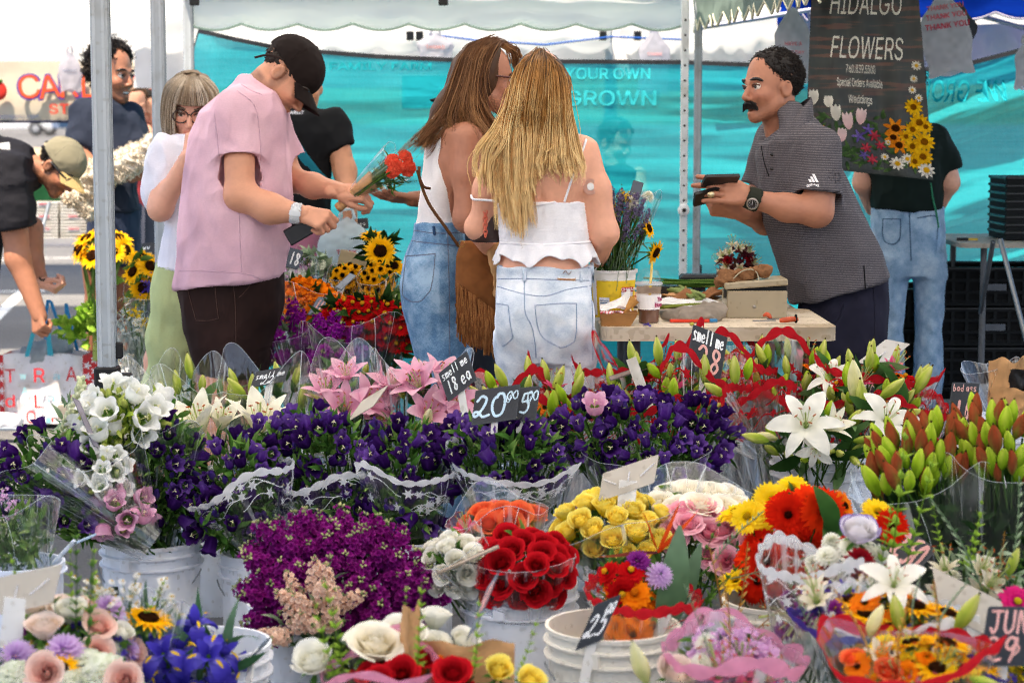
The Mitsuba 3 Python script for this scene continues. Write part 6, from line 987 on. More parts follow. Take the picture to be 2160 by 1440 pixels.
def board(lab,corners,d,texts=(),dd=0.0,r=None,stem=True,back=False,thickn=.003,dz=None,prongs=False):
 """price card with rounded corners from three pixel corners (top left, top right, bottom left), leaning in depth by dd metres (top away)"""
 a,b,c=corners;A0,B0,C0=P(*a,d+dd),P(*b,d+(dd if dz is None else dz)),P(*c,d);w,h=np.linalg.norm(B0-A0),np.linalg.norm(C0-A0);x=unit(B0-A0);y=unit(A0-C0);n=unit(np.cross(x,y))
 Mx=np.eye(4);Mx[:3,0],Mx[:3,1],Mx[:3,2],Mx[:3,3]=x,y,n,C0
 t=thing('price_sign',lab,'price sign','price signs among the flowers');cr=min(w,h)*.07;base=r or(ramp('#b9ae9d','#c9c0b0')if back else ramp('#1e2126','#2b2f36'))
 put('card',prism(Polygon([(cr,cr),(w-cr,cr),(w-cr,h-cr),(cr,h-cr)]).buffer(cr,resolution=4),thickn,base).tf(Mx),'plastic',t,smooth=False)
 if not back:put('frame',prism(Polygon([(0,0),(w,0),(w,h),(0,h)]).buffer(-.0006).buffer(.0,resolution=1).difference(Polygon([(.002,.002),(w-.002,.002),(w-.002,h-.002),(.002,h-.002)])),.0006,ramp('#3a3f47')).at(0,0,thickn).tf(Mx),'plastic',t,smooth=False)
 ink=[s_ for tx,fx,fy,fh,lw,col_ in texts for s_ in write(tx,fx*w,fy*h,fh*h,lw,ramp(*col_),maxw=w*(1.0-fx))]
 for s_ in ink:put('chalk_stroke',s_.at(0,0,thickn).tf(Mx),'matte',t,smooth=False)
 if stem is not False:
  ln,wd=(stem if isinstance(stem,tuple)else(.16,.022));f=unit(-y*.85+V3(0,0,-1));s0=C0+x*w*.5+y*.03+n*(-.002 if not back else .003);put('stem',box(wd,.004,ln,ramp('#d9d6cf','#e8e6e0')).tf(frame(s0+f*ln*.5,z=f,x=x)),'plastic',t,smooth=False)
  if prongs:
   for k in(-1,0,1):put('prong',tube([s0+x*k*wd*.7+n*.004,s0+x*k*wd*(1.0+.5*abs(k))+y*h*.32+n*.006],.0014,ramp('#e6e6ea'),5),'gloss',t)
 return t
CH_W,CH_P,CH_B=('#cfd3d6','#f0f0ee'),('#c9908a','#e6b4ac'),('#a9c6d6','#cfe4ee')
# bunches: each wrapped or tied bunch is one thing
FRESH='flower bunches standing in the buckets'
def bunch(name,lab,ells,heads,base,nfol=160,lf=(.045,.014,GL),ax=(.6,.6,.2,.35,.3),sl=(),st=True,fspread=1.0,rise=.3,cat='flowers',fixed=(),stem_r=.0026,stem_c=GL):
 """ells: (cx, cy, rx, ry, d, depth radius); heads: (kind, count, spacing, size from, to[, ells]); fixed: (kind, px, py, d, axis, size)"""
 t=thing(name,lab,cat,None);B=P(*base);tips=[]
 for h in heads:
  kind,n,mind,k0,k1=h[:5];pts,nr=dome(h[5]if len(h)>5 else ells,n,mind)
  a_=h[6]if len(h)>6 else ax
  for p,nn in zip(pts,nr):a=unit(nn*a_[0]+unit(p-B)*a_[1]+V3(0,0,a_[2])+CAMV(p)*a_[3]+rng.normal(size=3)*a_[4]);bloom(t,kind,p,a,rng.uniform(k0,k1));tips.append(p-a*.004)
 for f in fixed:p=P(f[1],f[2],f[3]);bloom(t,f[0],p,unit(V3(*f[4])),f[5],f[6]if len(f)>6 else None);tips.append(p-unit(V3(*f[4]))*.006)
 if nfol:foliage(t,ells,B,nfol,*lf,spread=fspread,rise=rise)
 if st:stems(t,B,tips[:60]if len(tips)>60 else tips,stem_c,stem_r)
 for s_ in sl:s_=dict(s_);b,tp=s_.pop('b'),s_.pop('t');b,tp=P(b[0],b[1],min(b[2],tp[2]+.02)),P(*tp);sleeve(t,b,tp,**s_)
 return t
WLACE,RLACE,PLACE,VLACE=ramp('#dcdfe2','#f2f3f4'),ramp('#b81824','#d8303a'),ramp('#d987a8','#eaa6c0'),ramp('#3a2a78','#5a48a0')
for a in(('white bucket of bellflowers at the left with two ribs and a small black label',320,1158,218,5.5),('white bucket standing behind the ribbed bellflower bucket at the left',455,1060,200,6.15),('white bucket under the lace edged purple bellflowers',556,1180,190,5.55),('plain white bucket under the dark purple stock',600,1290,160,4.95),('white bucket under the bellflowers right of the purple stock',872,1150,180,5.45),('white bucket holding the red and white roses',1096,1255,252,4.9),('empty fronted white bucket with the 25 dollar sign',1292,1352,292,4.42),('white bucket holding the blue irises',430,1392,292,4.4),('white bucket holding the white lilies in front of the table',1735,972,222,6.0),('white bucket under the yellow and cream roses',1345,1215,230,5.05),('white bucket behind the mixed bunches at the right',1640,1290,240,4.75),('white bucket at the right edge with brown paper',2140,890,170,6.2)):
 kk=dict(h=.47)if 'in front of the table' in a[0]else{}
 bucket(*a,**kk,r=BKY if '25 dollar' in a[0]or 'behind the mixed' in a[0]else BK)
bucket('small white tub with greens at the left edge',40,1205,196,4.95,h=.3,ribs=(0,.02),r=ramp('#c9d2e2','#dfe5f0'),lug=False)
bucket('beige bucket standing behind the small tub at the left edge',66,1085,90,5.6,h=.4,r=BKY)
tb=[k for k in labels if k.startswith('flower_bucket')][0];o=P(252,1246,5.39);put('label',J(box(.058,.003,.024,ramp('#15161a'),.5,.001).at(o)),'gloss',tb,smooth=False,label='small black sticker');put('label_text',lettering('OPEN PULL 10',236,268,1250,6,WH,d=5.385),'matte',tb,smooth=False)
BL=('bell_purple','bud_purple')
def bells(lab,ells,n,base,**k):nb=k.pop('nb',n//3);ex=k.pop('extra',[]);return bunch('bellflower_bunch',lab,ells,[('bell_purple',int(n*.85),.032,.72,1.05,ells,(.55,.5,.15,.15,.65)),('bud_purple',nb,.030,.9,1.3)]+ex,base,k.pop('nfol',640),(.05,.014,ramp('#24401a','#4a7430','#8aa858')),fspread=1.12,**k)
bells('purple bellflowers spilling over the left picture edge in a clear sleeve',[(120,1000,118,92,5.35,.13),(60,1040,70,60,5.25,.1),(150,1085,60,50,5.3,.1)],46,(330,1172,5.5),sl=[dict(b=(320,1150,5.5),t=(60,980,5.25),r0=.05,r1=.09,ph=1,seedk=1)])
bells('purple bellflowers in the left bucket beside the white ones',[(350,965,66,95,5.5,.12),(350,1060,60,60,5.48,.1)],40,(325,1172,5.5),sl=[dict(b=(325,1150,5.5),t=(345,900,5.5),r0=.06,r1=.12,ph=2,seedk=2)])
bells('purple bellflowers in a white lace edged sleeve left of the dark stock',[(505,1040,92,112,5.5,.13),(560,960,60,60,5.6,.1),(470,1090,60,50,5.4,.1)],62,(550,1172,5.55),sl=[dict(b=(560,1150,5.55),t=(500,1010,5.42),r0=.06,r1=.165,edge=WLACE,print_=WLACE,npr=30,ph=.6,seedk=3,jag=.22)])
bells('purple bellflowers rising behind the dark purple stock',[(690,985,105,100,5.6,.14),(650,920,60,45,5.7,.1),(740,1060,70,50,5.5,.1)],70,(740,1172,5.6),sl=[dict(b=(720,1150,5.6),t=(690,1000,5.5),r0=.06,r1=.15,edge=WLACE,print_=WLACE,npr=24,ph=2.2,seedk=4)])
bells('purple bellflowers in the bucket right of the dark stock',[(850,1010,90,90,5.5,.13),(850,930,70,40,5.62,.1),(850,1085,65,35,5.4,.1)],56,(872,1172,5.45),sl=[dict(b=(872,1150,5.45),t=(860,985,5.40),r0=.06,r1=.14,edge=WLACE,print_=WLACE,npr=30,ph=1.2,seedk=5,jag=.25)])
bells('purple bellflowers behind the lace sleeve under the 20 dollar sign',[(1060,975,115,95,5.45,.14),(1000,930,60,40,5.6,.1),(1120,920,60,40,5.6,.1)],70,(1060,1172,5.5),sl=[dict(b=(1060,1150,5.45),t=(1080,980,5.38),r0=.06,r1=.17,edge=WLACE,print_=WLACE,npr=44,ph=.2,seedk=6,jag=.2)])
bells('large spray of purple bellflowers in front of the red edged lilies',[(1350,925,150,85,5.75,.16),(1250,910,80,60,5.7,.13),(1470,920,70,70,5.8,.12),(1400,990,110,55,5.65,.12)],120,(1350,1172,5.6),nfol=420,fixed=[('bell_pink',1254,872,5.55,(0,-.5,.8),1.2)],sl=[dict(b=(1350,1150,5.6),t=(1360,960,5.6),r0=.08,r1=.18,ph=1.7,seedk=7,cre=9)])
bunch('bellflower_bunch','white bellflowers with green buds above the left bucket',[(265,880,78,50,5.45,.11),(215,930,40,40,5.4,.08)],[('bell_white',20,.040,.95,1.2,None or[(265,880,78,50,5.45,.11),(215,930,40,40,5.4,.08)],(.5,.5,.3,.15,.6)),('bud_green',16,.03,1.1,1.5)],(325,1172,5.5),260,(.05,.015,GY_))
bunch('bellflower_bunch','small white and pink bellflowers low in the left bucket',[(225,1010,48,52,5.3,.09),(262,1085,52,52,5.28,.09)],[('bell_white',14,.032,.72,.9,[(222,1010,48,55,5.3,.09)],(.5,.4,.5,.2,.6)),('bell_pink',12,.032,.8,1.0,[(265,1085,52,45,5.27,.09)],(.5,.3,.1,.3,.7)),('bud_green',8,.03,.8,1.0)],(320,1172,5.45),120,sl=[dict(b=(300,1150,5.42),t=(220,960,5.25),r0=.05,r1=.11,ph=3,seedk=8)])
bunch('tuberose_bunch','budded pale green tuberose spikes at the far left',[(150,880,40,40,5.6,.06)],[],(300,1200,5.6),50,(.05,.012,GS),fixed=[('purslane_bud',135,930,5.55,(.35,-.1,1),1.25),('purslane_bud',165,905,5.6,(.1,-.1,1),1.1),('purslane_bud',118,960,5.5,(.35,0,1),1.0),('purslane_bud',205,880,5.6,(.4,0,1),.9)])
LL=(.10,.028,ramp('#1a3318','#3c5f30','#6f8a58'))
bunch('lily_bunch','pale cream lilies in a clear sleeve left of the pair of dark lily buds',[(420,860,75,70,6.1,.1)],[('lily_bud',7,.06,.9,1.2)],(430,1080,6.05),26,LL,(.3,.5,.8,.1,.25),fixed=[('lily_trumpet',425,915,5.85,(-.22,-.3,1),1.35),('lily_trumpet',465,905,5.9,(.2,-.3,1),1.0),('lily_bud_cream',385,900,5.95,(-.4,-.1,1),1.2),('lily_bud',350,870,6.1,(.35,-.1,1),1.3)],sl=[dict(b=(430,1060,6.05),t=(400,810,6.05),r0=.06,r1=.14,ph=1,seedk=11,jag=.3,cre=14),dict(b=(350,1060,6.1),t=(320,800,6.15),r0=.05,r1=.12,ph=2,seedk=12,jag=.3,cre=12)])
bunch('lily_bunch','white lilies and green buds in a clear sleeve before the brown shorts',[(565,860,80,75,6.1,.1)],[('lily_bud',9,.06,1.0,1.3)],(560,1080,6.05),30,LL,(.3,.5,.8,.1,.3),fixed=[('lily_trumpet',545,915,5.85,(.14,-.3,1),1.4),('lily_trumpet',580,910,5.9,(.4,-.2,1),1.05),('lily_bud',605,930,5.98,(.75,-.3,.55),1.25),('lily_bud',520,840,6.0,(-.5,-.2,.6),1.2),('lily_bud',535,850,6.02,(.0,-.2,1),1.3),('lily_bud',560,950,5.9,(.5,-.4,.6),1.1)],sl=[dict(b=(560,1060,6.05),t=(560,800,6.05),r0=.06,r1=.15,ph=.4,seedk=13,jag=.35,cre=16)])
bunch('lily_bunch','open pink lilies in a clear sleeve left of the upright price card',[(740,840,62,60,6.05,.1),(705,870,40,30,6.0,.08)],[('lily_pink',8,.06,.8,1.1,None or[(735,845,60,55,6.0,.1)],(.6,.4,.5,.5,.4)),('lily_bud',4,.06,.8,1.0)],(760,1060,6.0),24,LL,sl=[dict(b=(750,1040,6.0),t=(730,780,6.05),r0=.06,r1=.14,ph=.9,seedk=14,jag=.35,cre=14)])
bunch('lily_bunch','tall pink lily trumpets under the price card leaning beside the blue jeans',[(890,850,70,60,6.0,.1)],[('lily_pink',9,.06,.85,1.15,None or[(895,860,65,55,5.95,.1)],(.6,.4,.4,.5,.4)),('lily_bud',4,.06,.8,1.0)],(880,1060,6.0),24,LL,fixed=[('lily_pink',838,835,5.95,(-.1,-.25,1),1.15),('lily_bud_cream',893,905,5.85,(.25,-.6,.75),1.0)],sl=[dict(b=(880,1040,6.0),t=(890,790,6.0),r0=.06,r1=.15,ph=2.9,seedk=15,jag=.3,cre=14)])
def redlily(lab,ells,nb,base,sls,fixed=(),ng=0,nf=40):return bunch('lily_bunch',lab,ells,[('zinnia_red',3,.06,.9,1.2),('gerbera_orange',1,.06,.6,.8),('alstro_pink',3,.06,.9,1.2),('lily_bud',nb,.05,.9,1.25),('lily_bud_green',nb//2,.05,.9,1.2)],base,nf,LL,(.35,.5,.7,.2,.3),sl=[dict(edge=RLACE,print_=RLACE,npr=26,ew=.018,**s_)for s_ in sls],fixed=fixed)
redlily('yellow green lily buds in red edged sleeves behind the 20 dollar sign',[(1130,850,120,48,6.15,.12)],14,(1150,1080,6.1),[dict(b=(1080,1060,6.15),t=(1070,830,6.2),r0=.06,r1=.15,ph=.5,seedk=16,jag=.3),dict(b=(1220,1060,6.2),t=(1230,815,6.25),r0=.06,r1=.16,ph=1.5,seedk=17,jag=.35),dict(b=(1150,1060,6.0),t=(1150,860,6.05),r0=.06,r1=.13,ph=2.5,seedk=61),dict(b=(1290,1060,6.25),t=(1300,770,6.35),r0=.06,r1=.15,ph=.1,seedk=62,jag=.3)],fixed=[('lily_bud_green',1165,875,5.95,(.05,-.3,1),1.3),('lily_bud_green',1192,850,6.0,(-.4,-.3,.9),1.1),('lily_bud_green',1205,870,5.98,(.5,-.3,.7),1.0),('hosta',1200,880,5.98,(.3,-.4,.6),.9),('hosta',1185,885,5.98,(-.4,-.4,.5),.9)])
redlily('lily buds in red edged sleeves below the smell me sign',[(1400,820,110,60,6.1,.12)],16,(1400,1060,6.05),[dict(b=(1390,1040,6.1),t=(1370,760,6.2),r0=.06,r1=.16,ph=.2,seedk=18,jag=.35),dict(b=(1470,1040,6.0),t=(1490,790,6.05),r0=.06,r1=.15,ph=1.1,seedk=19,jag=.3),dict(b=(1420,1040,5.95),t=(1410,850,5.95),r0=.06,r1=.13,ph=.7,seedk=63),dict(b=(1545,1040,6.2),t=(1540,760,6.25),r0=.06,r1=.15,ph=.9,seedk=64,jag=.3)],fixed=[('lily_bud_green',1420,845,5.9,(0,-.3,1),1.2),('lily_bud',1487,810,5.95,(-.05,-.3,1),1.35),('lily_bud',1550,815,5.95,(-.05,-.2,1),1.35),('lily_bud_green',1575,800,5.98,(.15,-.2,1),1.1),('lily_bud',1530,835,5.9,(-.8,-.4,.5),1.2),('lily_bud',1540,860,5.88,(-.7,-.5,.1),1.2)])
redlily('lily buds in red edged sleeves right of the smell me sign',[(1650,810,120,60,6.3,.13)],18,(1650,1060,6.2),[dict(b=(1640,1040,6.3),t=(1640,770,6.4),r0=.07,r1=.19,ph=.8,seedk=20,jag=.3,waves=26),dict(b=(1600,1040,6.15),t=(1570,820,6.1),r0=.06,r1=.16,ph=2.1,seedk=21),dict(b=(1700,1040,6.1),t=(1700,830,6.1),r0=.06,r1=.16,ph=1.4,seedk=65)],fixed=[('lily_white',1755,800,6.1,(-.2,-.6,.7),.9)])
redlily('white lilies and green buds in red edged sleeves at the right of the group',[(1840,830,105,70,6.1,.13)],14,(1800,1060,6.1),[dict(b=(1810,1040,6.1),t=(1850,790,6.15),r0=.07,r1=.19,ph=.1,seedk=22,waves=26),dict(b=(1880,1040,6.0),t=(1915,850,6.0),r0=.06,r1=.14,ph=1.1,seedk=66)],fixed=[('lily_bud_cream',1808,850,5.9,(-.15,-.25,1),1.5),('lily_bud',1855,840,5.9,(.6,-.4,.6),1.4),('lily_bud',1820,870,5.88,(-.15,-.3,1),1.5),('lily_bud',1930,830,6.0,(.45,-.3,.9),1.4),('hosta',1880,880,5.9,(.5,-.5,.5),1.3),('hosta',1900,850,5.95,(.5,-.3,.8),1.4),('hosta',1850,900,5.88,(.3,-.6,.3),1.2),('hosta',1860,830,6.0,(.1,-.4,1),1.3),('lily_bud',1895,880,5.9,(.7,-.4,.3),1.1)],nf=60)
bunch('lily_bunch','open white lilies spilling from the bucket before the table',[(1720,930,95,60,5.85,.1)],[('lily_bud',9,.05,.8,1.1),('lily_bud_green',4,.05,.8,1.0)],(1735,1080,5.95),60,LL,(.6,.5,.2,.4,.3),fixed=[('lily_white',1700,898,5.70,(-.15,-.8,.5),1.2),('lily_white',1868,888,5.78,(.15,-.7,.7),1.1),('lily_white',1722,945,5.68,(-.15,-.8,-.1),.65),('lily_trumpet',1745,905,5.75,(.5,-.5,.5),.8),('lily_bud',1620,930,5.75,(-.9,-.3,.25),1.2),('lily_bud_cream',1640,925,5.78,(-.7,-.3,.2),.8),('lily_bud',1765,955,5.72,(.1,-.8,.1),.9),('lily_bud',1792,960,5.72,(.3,-.8,-.3),.9),('lily_bud',1800,930,5.75,(.8,-.4,.2),1.0),('hosta',1750,960,5.72,(.2,-.7,-.5),1.0),('hosta',1690,960,5.75,(-.4,-.6,-.6),1.0),('hosta',1800,970,5.75,(.6,-.5,-.4),1.0)],sl=[dict(b=(1600,960,5.95),t=(1500,860,5.9),r0=.02,r1=.08,edge=RLACE,print_=RLACE,npr=4,ph=.3,seedk=24)])
for lab,ells,nn,base,sls in(('rust and green lily buds with dark leaves left of the pair at the right',[(1950,975,105,60,5.15,.14),(1900,1030,60,40,5.05,.1)],(36,28),(1990,1280,5.1),[dict(b=(1990,1280,5.1),t=(1940,1010,5.05),r0=.08,r1=.18,ph=.4,seedk=25,cre=10)]),('green lily buds with dark leaves at the right picture edge',[(2110,965,75,80,5.1,.13),(2060,930,50,50,5.2,.1)],(30,18),(2110,1280,5.1),[dict(b=(2100,1280,5.1),t=(2110,980,5.05),r0=.08,r1=.16,ph=1.4,seedk=26,cre=10)])):
 k=bunch('lily_bud_bunch',lab,ells,[('lily_bud_green',nn[0],.032,1.05,1.4,ells,(.35,.7,.55,.15,.2)),('lily_bud_rust',nn[1],.032,1.05,1.4,ells,(.35,.7,.5,.15,.2))],base,0,sl=sls,stem_c=GL)
 foliage(k,[(ells[0][0]+25,1120,105,95,5.08,.13)],P(*base),360,.07,.022,GD,name='leaves',rise=.1)
# front rows
AXF=(.8,.35,.25,.6,.25)
bunch('stock_bunch','mass of dark purple stock in the middle of the front row',[(715,1215,135,72,4.9,.15),(640,1205,75,62,4.85,.11),(805,1275,85,62,4.85,.12),(615,1265,52,55,4.8,.1)],[('stock_purple',125,.030,.72,.9,None or[(715,1215,135,72,4.9,.15),(640,1205,75,62,4.85,.11),(805,1275,85,62,4.85,.12),(615,1265,52,55,4.8,.1)],(.9,.3,.3,.55,.25))],(720,1420,4.95),140,(.06,.014,GS))
bunch('stock_bunch','peach coloured stock leaning out in front of the purple stock',[(665,1290,62,70,4.65,.08),(625,1320,45,32,4.6,.06)],[('stock_peach',17,.032,.55,.75,[(668,1285,44,55,4.62,.06),(620,1325,36,22,4.58,.05)],(.7,.5,.5,.5,.3))],(720,1420,4.75),70,(.065,.015,GS))
RR=[(1105,1200,92,66,4.85,.12)]
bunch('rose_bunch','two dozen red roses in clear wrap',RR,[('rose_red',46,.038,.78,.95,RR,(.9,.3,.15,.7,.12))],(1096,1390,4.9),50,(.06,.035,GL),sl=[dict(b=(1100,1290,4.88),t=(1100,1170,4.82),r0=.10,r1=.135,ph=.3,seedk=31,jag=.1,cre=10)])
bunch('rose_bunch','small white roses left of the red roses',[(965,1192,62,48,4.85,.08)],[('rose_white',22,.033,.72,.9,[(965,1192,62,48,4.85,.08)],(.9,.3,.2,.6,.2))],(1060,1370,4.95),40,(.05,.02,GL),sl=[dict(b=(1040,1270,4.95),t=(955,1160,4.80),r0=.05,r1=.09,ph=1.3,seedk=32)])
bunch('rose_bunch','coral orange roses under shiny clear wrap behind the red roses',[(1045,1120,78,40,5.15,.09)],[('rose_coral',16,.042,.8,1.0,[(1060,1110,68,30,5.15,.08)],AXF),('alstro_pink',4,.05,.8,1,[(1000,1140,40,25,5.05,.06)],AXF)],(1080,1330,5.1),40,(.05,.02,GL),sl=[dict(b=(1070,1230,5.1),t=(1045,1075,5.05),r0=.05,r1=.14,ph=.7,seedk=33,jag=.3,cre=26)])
YR=[(1290,1120,105,52,5.0,.11),(1340,1150,50,40,4.95,.08)]
bunch('rose_bunch','yellow roses in clear wrap right of the red roses',YR,[('rose_yellow',36,.042,.95,1.15,YR,(.5,.5,.6,.35,.15)),('rose_coral',3,.05,.9,1.0,[(1280,1075,40,15,5.1,.05)],(.4,.5,.8,.3,.1))],(1330,1330,5.05),60,(.06,.035,ramp('#1c3320','#3f5a40','#748a70')),sl=[dict(b=(1320,1240,5.05),t=(1280,1090,5.0),r0=.06,r1=.19,ph=2.3,seedk=34,cre=12)])
bunch('rose_bunch','big cream roses in a fan of clear wrap',[(1465,1075,98,38,5.15,.10)],[],(1430,1330,5.1),30,(.06,.03,GL),fixed=[('rose_cream',x_,y_,d_,(a_,-.42,.9),k_)for x_,y_,d_,a_,k_ in((1392,1078,5.08,-.3,.95),(1432,1092,5.02,-.1,1.05),(1476,1086,5.0,.05,1.1),(1520,1090,5.03,.25,1.05),(1552,1082,5.1,.4,.9),(1415,1060,5.16,-.15,1.0),(1455,1056,5.16,0,1.05),(1498,1058,5.16,.12,1.0),(1535,1062,5.18,.3,.95))],sl=[dict(b=(1440,1220,5.1),t=(1470,1055,5.25),r0=.07,r1=.185,ph=.9,seedk=35,jag=.12,cre=24)])
bunch('rose_bunch','pink two toned roses under the cream roses',[(1470,1125,62,36,5.0,.07),(1545,1165,40,50,4.95,.07)],[('rose_pink',16,.046,.85,1.1,[(1460,1120,58,32,5.0,.07),(1545,1165,40,50,4.95,.07)],AXF)],(1470,1330,5.0),30,(.05,.02,GL))
GE=[(1690,1118,92,76,4.85,.13),(1625,1195,58,66,4.8,.11)]
bunch('gerbera_bunch','round bunch of scarlet and red gerberas with yellow ones behind',GE,[('gerbera_yellow',5,.06,.95,1.1,[(1640,1045,60,20,4.98,.04),(1575,1090,30,25,4.92,.04)],(.3,.4,.5,.7,.2)),('gerbera_red',12,.062,.95,1.15,GE,(.9,.2,.2,.75,.15)),('gerbera_scarlet',8,.06,.95,1.1,GE,(.9,.2,.3,.7,.15)),('gerbera_yellow',2,.06,.9,1.0,[(1560,1240,30,20,4.8,.04)],AXF)],(1660,1330,4.9),40,(.05,.02,GL),fixed=[('gerbera_scarlet',1735,1078,4.66,(.12,-1,.15),1.2),('gerbera_red',1662,1085,4.68,(-.1,-1,.2),1.1),('gerbera_scarlet',1705,1058,4.76,(0,-.7,.8),1.1),('gerbera_orange',1778,1068,4.8,(.8,-.5,.5),1.0),('gerbera_red',1618,1180,4.62,(-.2,-1,0),1.15),('gerbera_yellow',1578,1090,4.78,(-.5,-.7,.5),1.0),('hosta',1765,1090,4.70,(.5,-.6,.9),1.6)])
bunch('mixed_bouquet','bouquet with a bird of paradise flower and broad leaves in red edged wrap',[(1320,1260,62,95,4.55,.09)],[('zinnia_orange',9,.05,1.1,1.5,[(1330,1290,52,70,4.5,.07)],AXF),('zinnia_red',5,.05,1.1,1.4,[(1310,1220,40,30,4.5,.06)],AXF),('gerbera_orange',3,.05,.8,1,[(1340,1320,40,40,4.5,.05)],AXF)],(1330,1440,4.6),60,(.06,.018,GL),fixed=[('paradise',1388,1165,4.6,(.05,-.3,1),1.25,0.4),('broad_leaf',1400,1345,4.5,(.28,-.25,1),1.02,2.0),('broad_leaf',1400,1340,4.55,(.65,-.15,1),.9,2.2),('mum_plum',1345,1185,4.5,(-.2,-.8,.5),1.1),('mum_lilac',1392,1212,4.48,(.2,-.8,.5),1.0),('fern',1540,1220,4.55,(.9,-.3,.25),1.3,.2),('fern',1500,1190,4.6,(.5,-.2,.9),1.1,0),('sprig',1470,1290,4.55,(.5,-.3,.8),.9),('fern_rust',1540,1350,4.5,(.3,-.3,1),1.4),('fern_rust',1580,1340,4.5,(.7,-.2,.7),1.4),('fern_rust',1530,1345,4.5,(-.1,-.3,1),1.3),('sprig',1440,1260,4.6,(.4,0,.9),1.0)],sl=[dict(b=(1345,1390,4.5),t=(1360,1250,4.45),r0=.06,r1=.135,edge=RLACE,print_=RLACE,npr=6,ew=.02,ph=.5,seedk=36,jag=.12)])
bunch('mixed_bouquet','bouquet of white mums and a purple edged rose in white lace wrap',[(1780,1215,90,70,4.55,.1)],[('mum_white',12,.05,.95,1.2,[(1790,1190,80,50,4.5,.09)],AXF),('mum_crimson',4,.05,.9,1.1,[(1800,1215,70,40,4.48,.08)],AXF),('alstroemeria',6,.04,1,1.2,[(1720,1270,60,50,4.5,.07)],AXF),('mum_plum',4,.05,.9,1.1,[(1690,1300,50,50,4.5,.07)],AXF)],(1760,1440,4.6),90,(.05,.016,GL),fixed=[('rose_bicolor',1808,1140,4.45,(.05,-.5,.85),1.1),('gerbera_yellow',1850,1080,4.7,(.2,-.6,.7),.9),('gerbera_red',1880,1110,4.6,(.2,-.9,.4),.95),('sprig_light',1880,1180,4.45,(.15,-.1,1),1.35),('sprig_light',1912,1190,4.43,(.25,-.1,1),1.1),('mum_crimson',1813,1185,4.38,(0,-.8,.6),1.15),('sprig_light',1850,1250,4.43,(.05,-.1,1),.9),('hosta',1755,1130,4.55,(.4,-.4,1),1.3)],sl=[dict(b=(1700,1420,4.5),t=(1715,1180,4.42),r0=.05,r1=.125,edge=WLACE,print_=WLACE,npr=26,ew=.018,ph=.5,seedk=37,jag=.14)])
bunch('mixed_bouquet','bouquet with a wide white lily and orange sunflowers in white and purple edged wrap',[(1830,1310,110,80,4.25,.1)],[('sunflower',9,.06,.65,.85,[(1850,1300,100,60,4.2,.09)],(.3,.3,1,-.1,.2)),('mum_plum',4,.05,.9,1.1,[(1740,1310,50,40,4.2,.07)],AXF),('statice',5,.05,.9,1.1,[(1760,1280,60,40,4.25,.07)],AXF),('alstroemeria',3,.04,.9,1.0,[(1740,1300,60,60,4.2,.07)],AXF),('gerbera_orange',4,.06,.7,.9,[(1870,1290,90,50,4.18,.08)],AXF),('aster_white',3,.05,.8,1.0)],(1830,1480,4.3),90,(.05,.014,GL),fixed=[('lily_white',1885,1235,4.12,(0,-.7,.75),.85,.5),('lily_bud',1900,1330,4.0,(-.25,-.3,1),1.2),('lily_bud',2015,1330,4.0,(.5,-.3,1),1.3),('sunflower',1930,1280,4.12,(.1,-.1,1),.85),('sunflower',1880,1345,4.02,(-.2,-.1,1),.85),('sunflower',2000,1295,4.1,(.3,-.1,1),.75),('fern',1925,1350,4.0,(-.2,-.3,1),1.0),('fern',1965,1350,4.0,(.2,-.3,1),1.0),('fern',1725,1370,4.1,(-.2,-.3,.6),1.1)],sl=[dict(b=(1800,1480,4.2),t=(1800,1300,4.12),r0=.05,r1=.13,edge=VLACE,ew=.014,ph=1.5,seedk=38),dict(b=(1880,1480,4.2),t=(1890,1290,4.12),r0=.05,r1=.15,edge=WLACE,ew=.02,ph=.5,seedk=39)])
bunch('mixed_bouquet','orange and yellow sunflower bouquet in red edged wrap at the lower right',[(1960,1420,120,70,3.95,.09)],[('sunflower',10,.055,.65,.85,[(1960,1400,110,60,3.92,.08)],(.3,.3,1,-.1,.2)),('zinnia_orange',8,.045,.8,1.1,[(1960,1410,120,50,3.9,.08)],AXF),('alstroemeria',3,.04,.9,1.1,None or[(1900,1410,110,50,3.92,.08)],AXF),('gerbera_orange',6,.055,.6,.8,[(1900,1410,110,50,3.92,.08)],AXF),('gerbera_yellow',5,.055,.6,.8,[(1950,1400,120,50,3.92,.08)],AXF),('rose_coral',3,.05,.6,.8,[(1870,1420,90,40,3.92,.08)],AXF),('alstro_pink',6,.04,.9,1.1,[(1960,1440,120,40,3.9,.08)],AXF),('statice_yellow',5,.05,.9,1.1),('statice',4,.05,.9,1.0,[(2040,1430,60,30,3.9,.05)],AXF),('zinnia_red',6,.05,.9,1.3,[(2000,1440,100,30,3.88,.06)],AXF)],(1940,1560,4.0),120,(.05,.012,GS),fixed=[('fern_rust',1850,1420,3.85,(-.3,-.2,1),1.2),('fern_rust',1890,1440,3.85,(-.1,-.2,1),1.2),('fern_rust',1975,1420,3.85,(.1,-.2,1),1.2),('lily_bud',2045,1428,3.8,(.9,-.5,-.2),1.0),('sunflower',2010,1405,3.86,(.1,-.2,1),.8),('lily_bud_cream',1830,1345,4.0,(.3,-.3,.9),.9)],sl=[dict(b=(1930,1560,4.0),t=(1920,1370,3.86),r0=.06,r1=.17,edge=RLACE,ew=.022,ph=1.9,seedk=40,waves=14,jag=.28)])
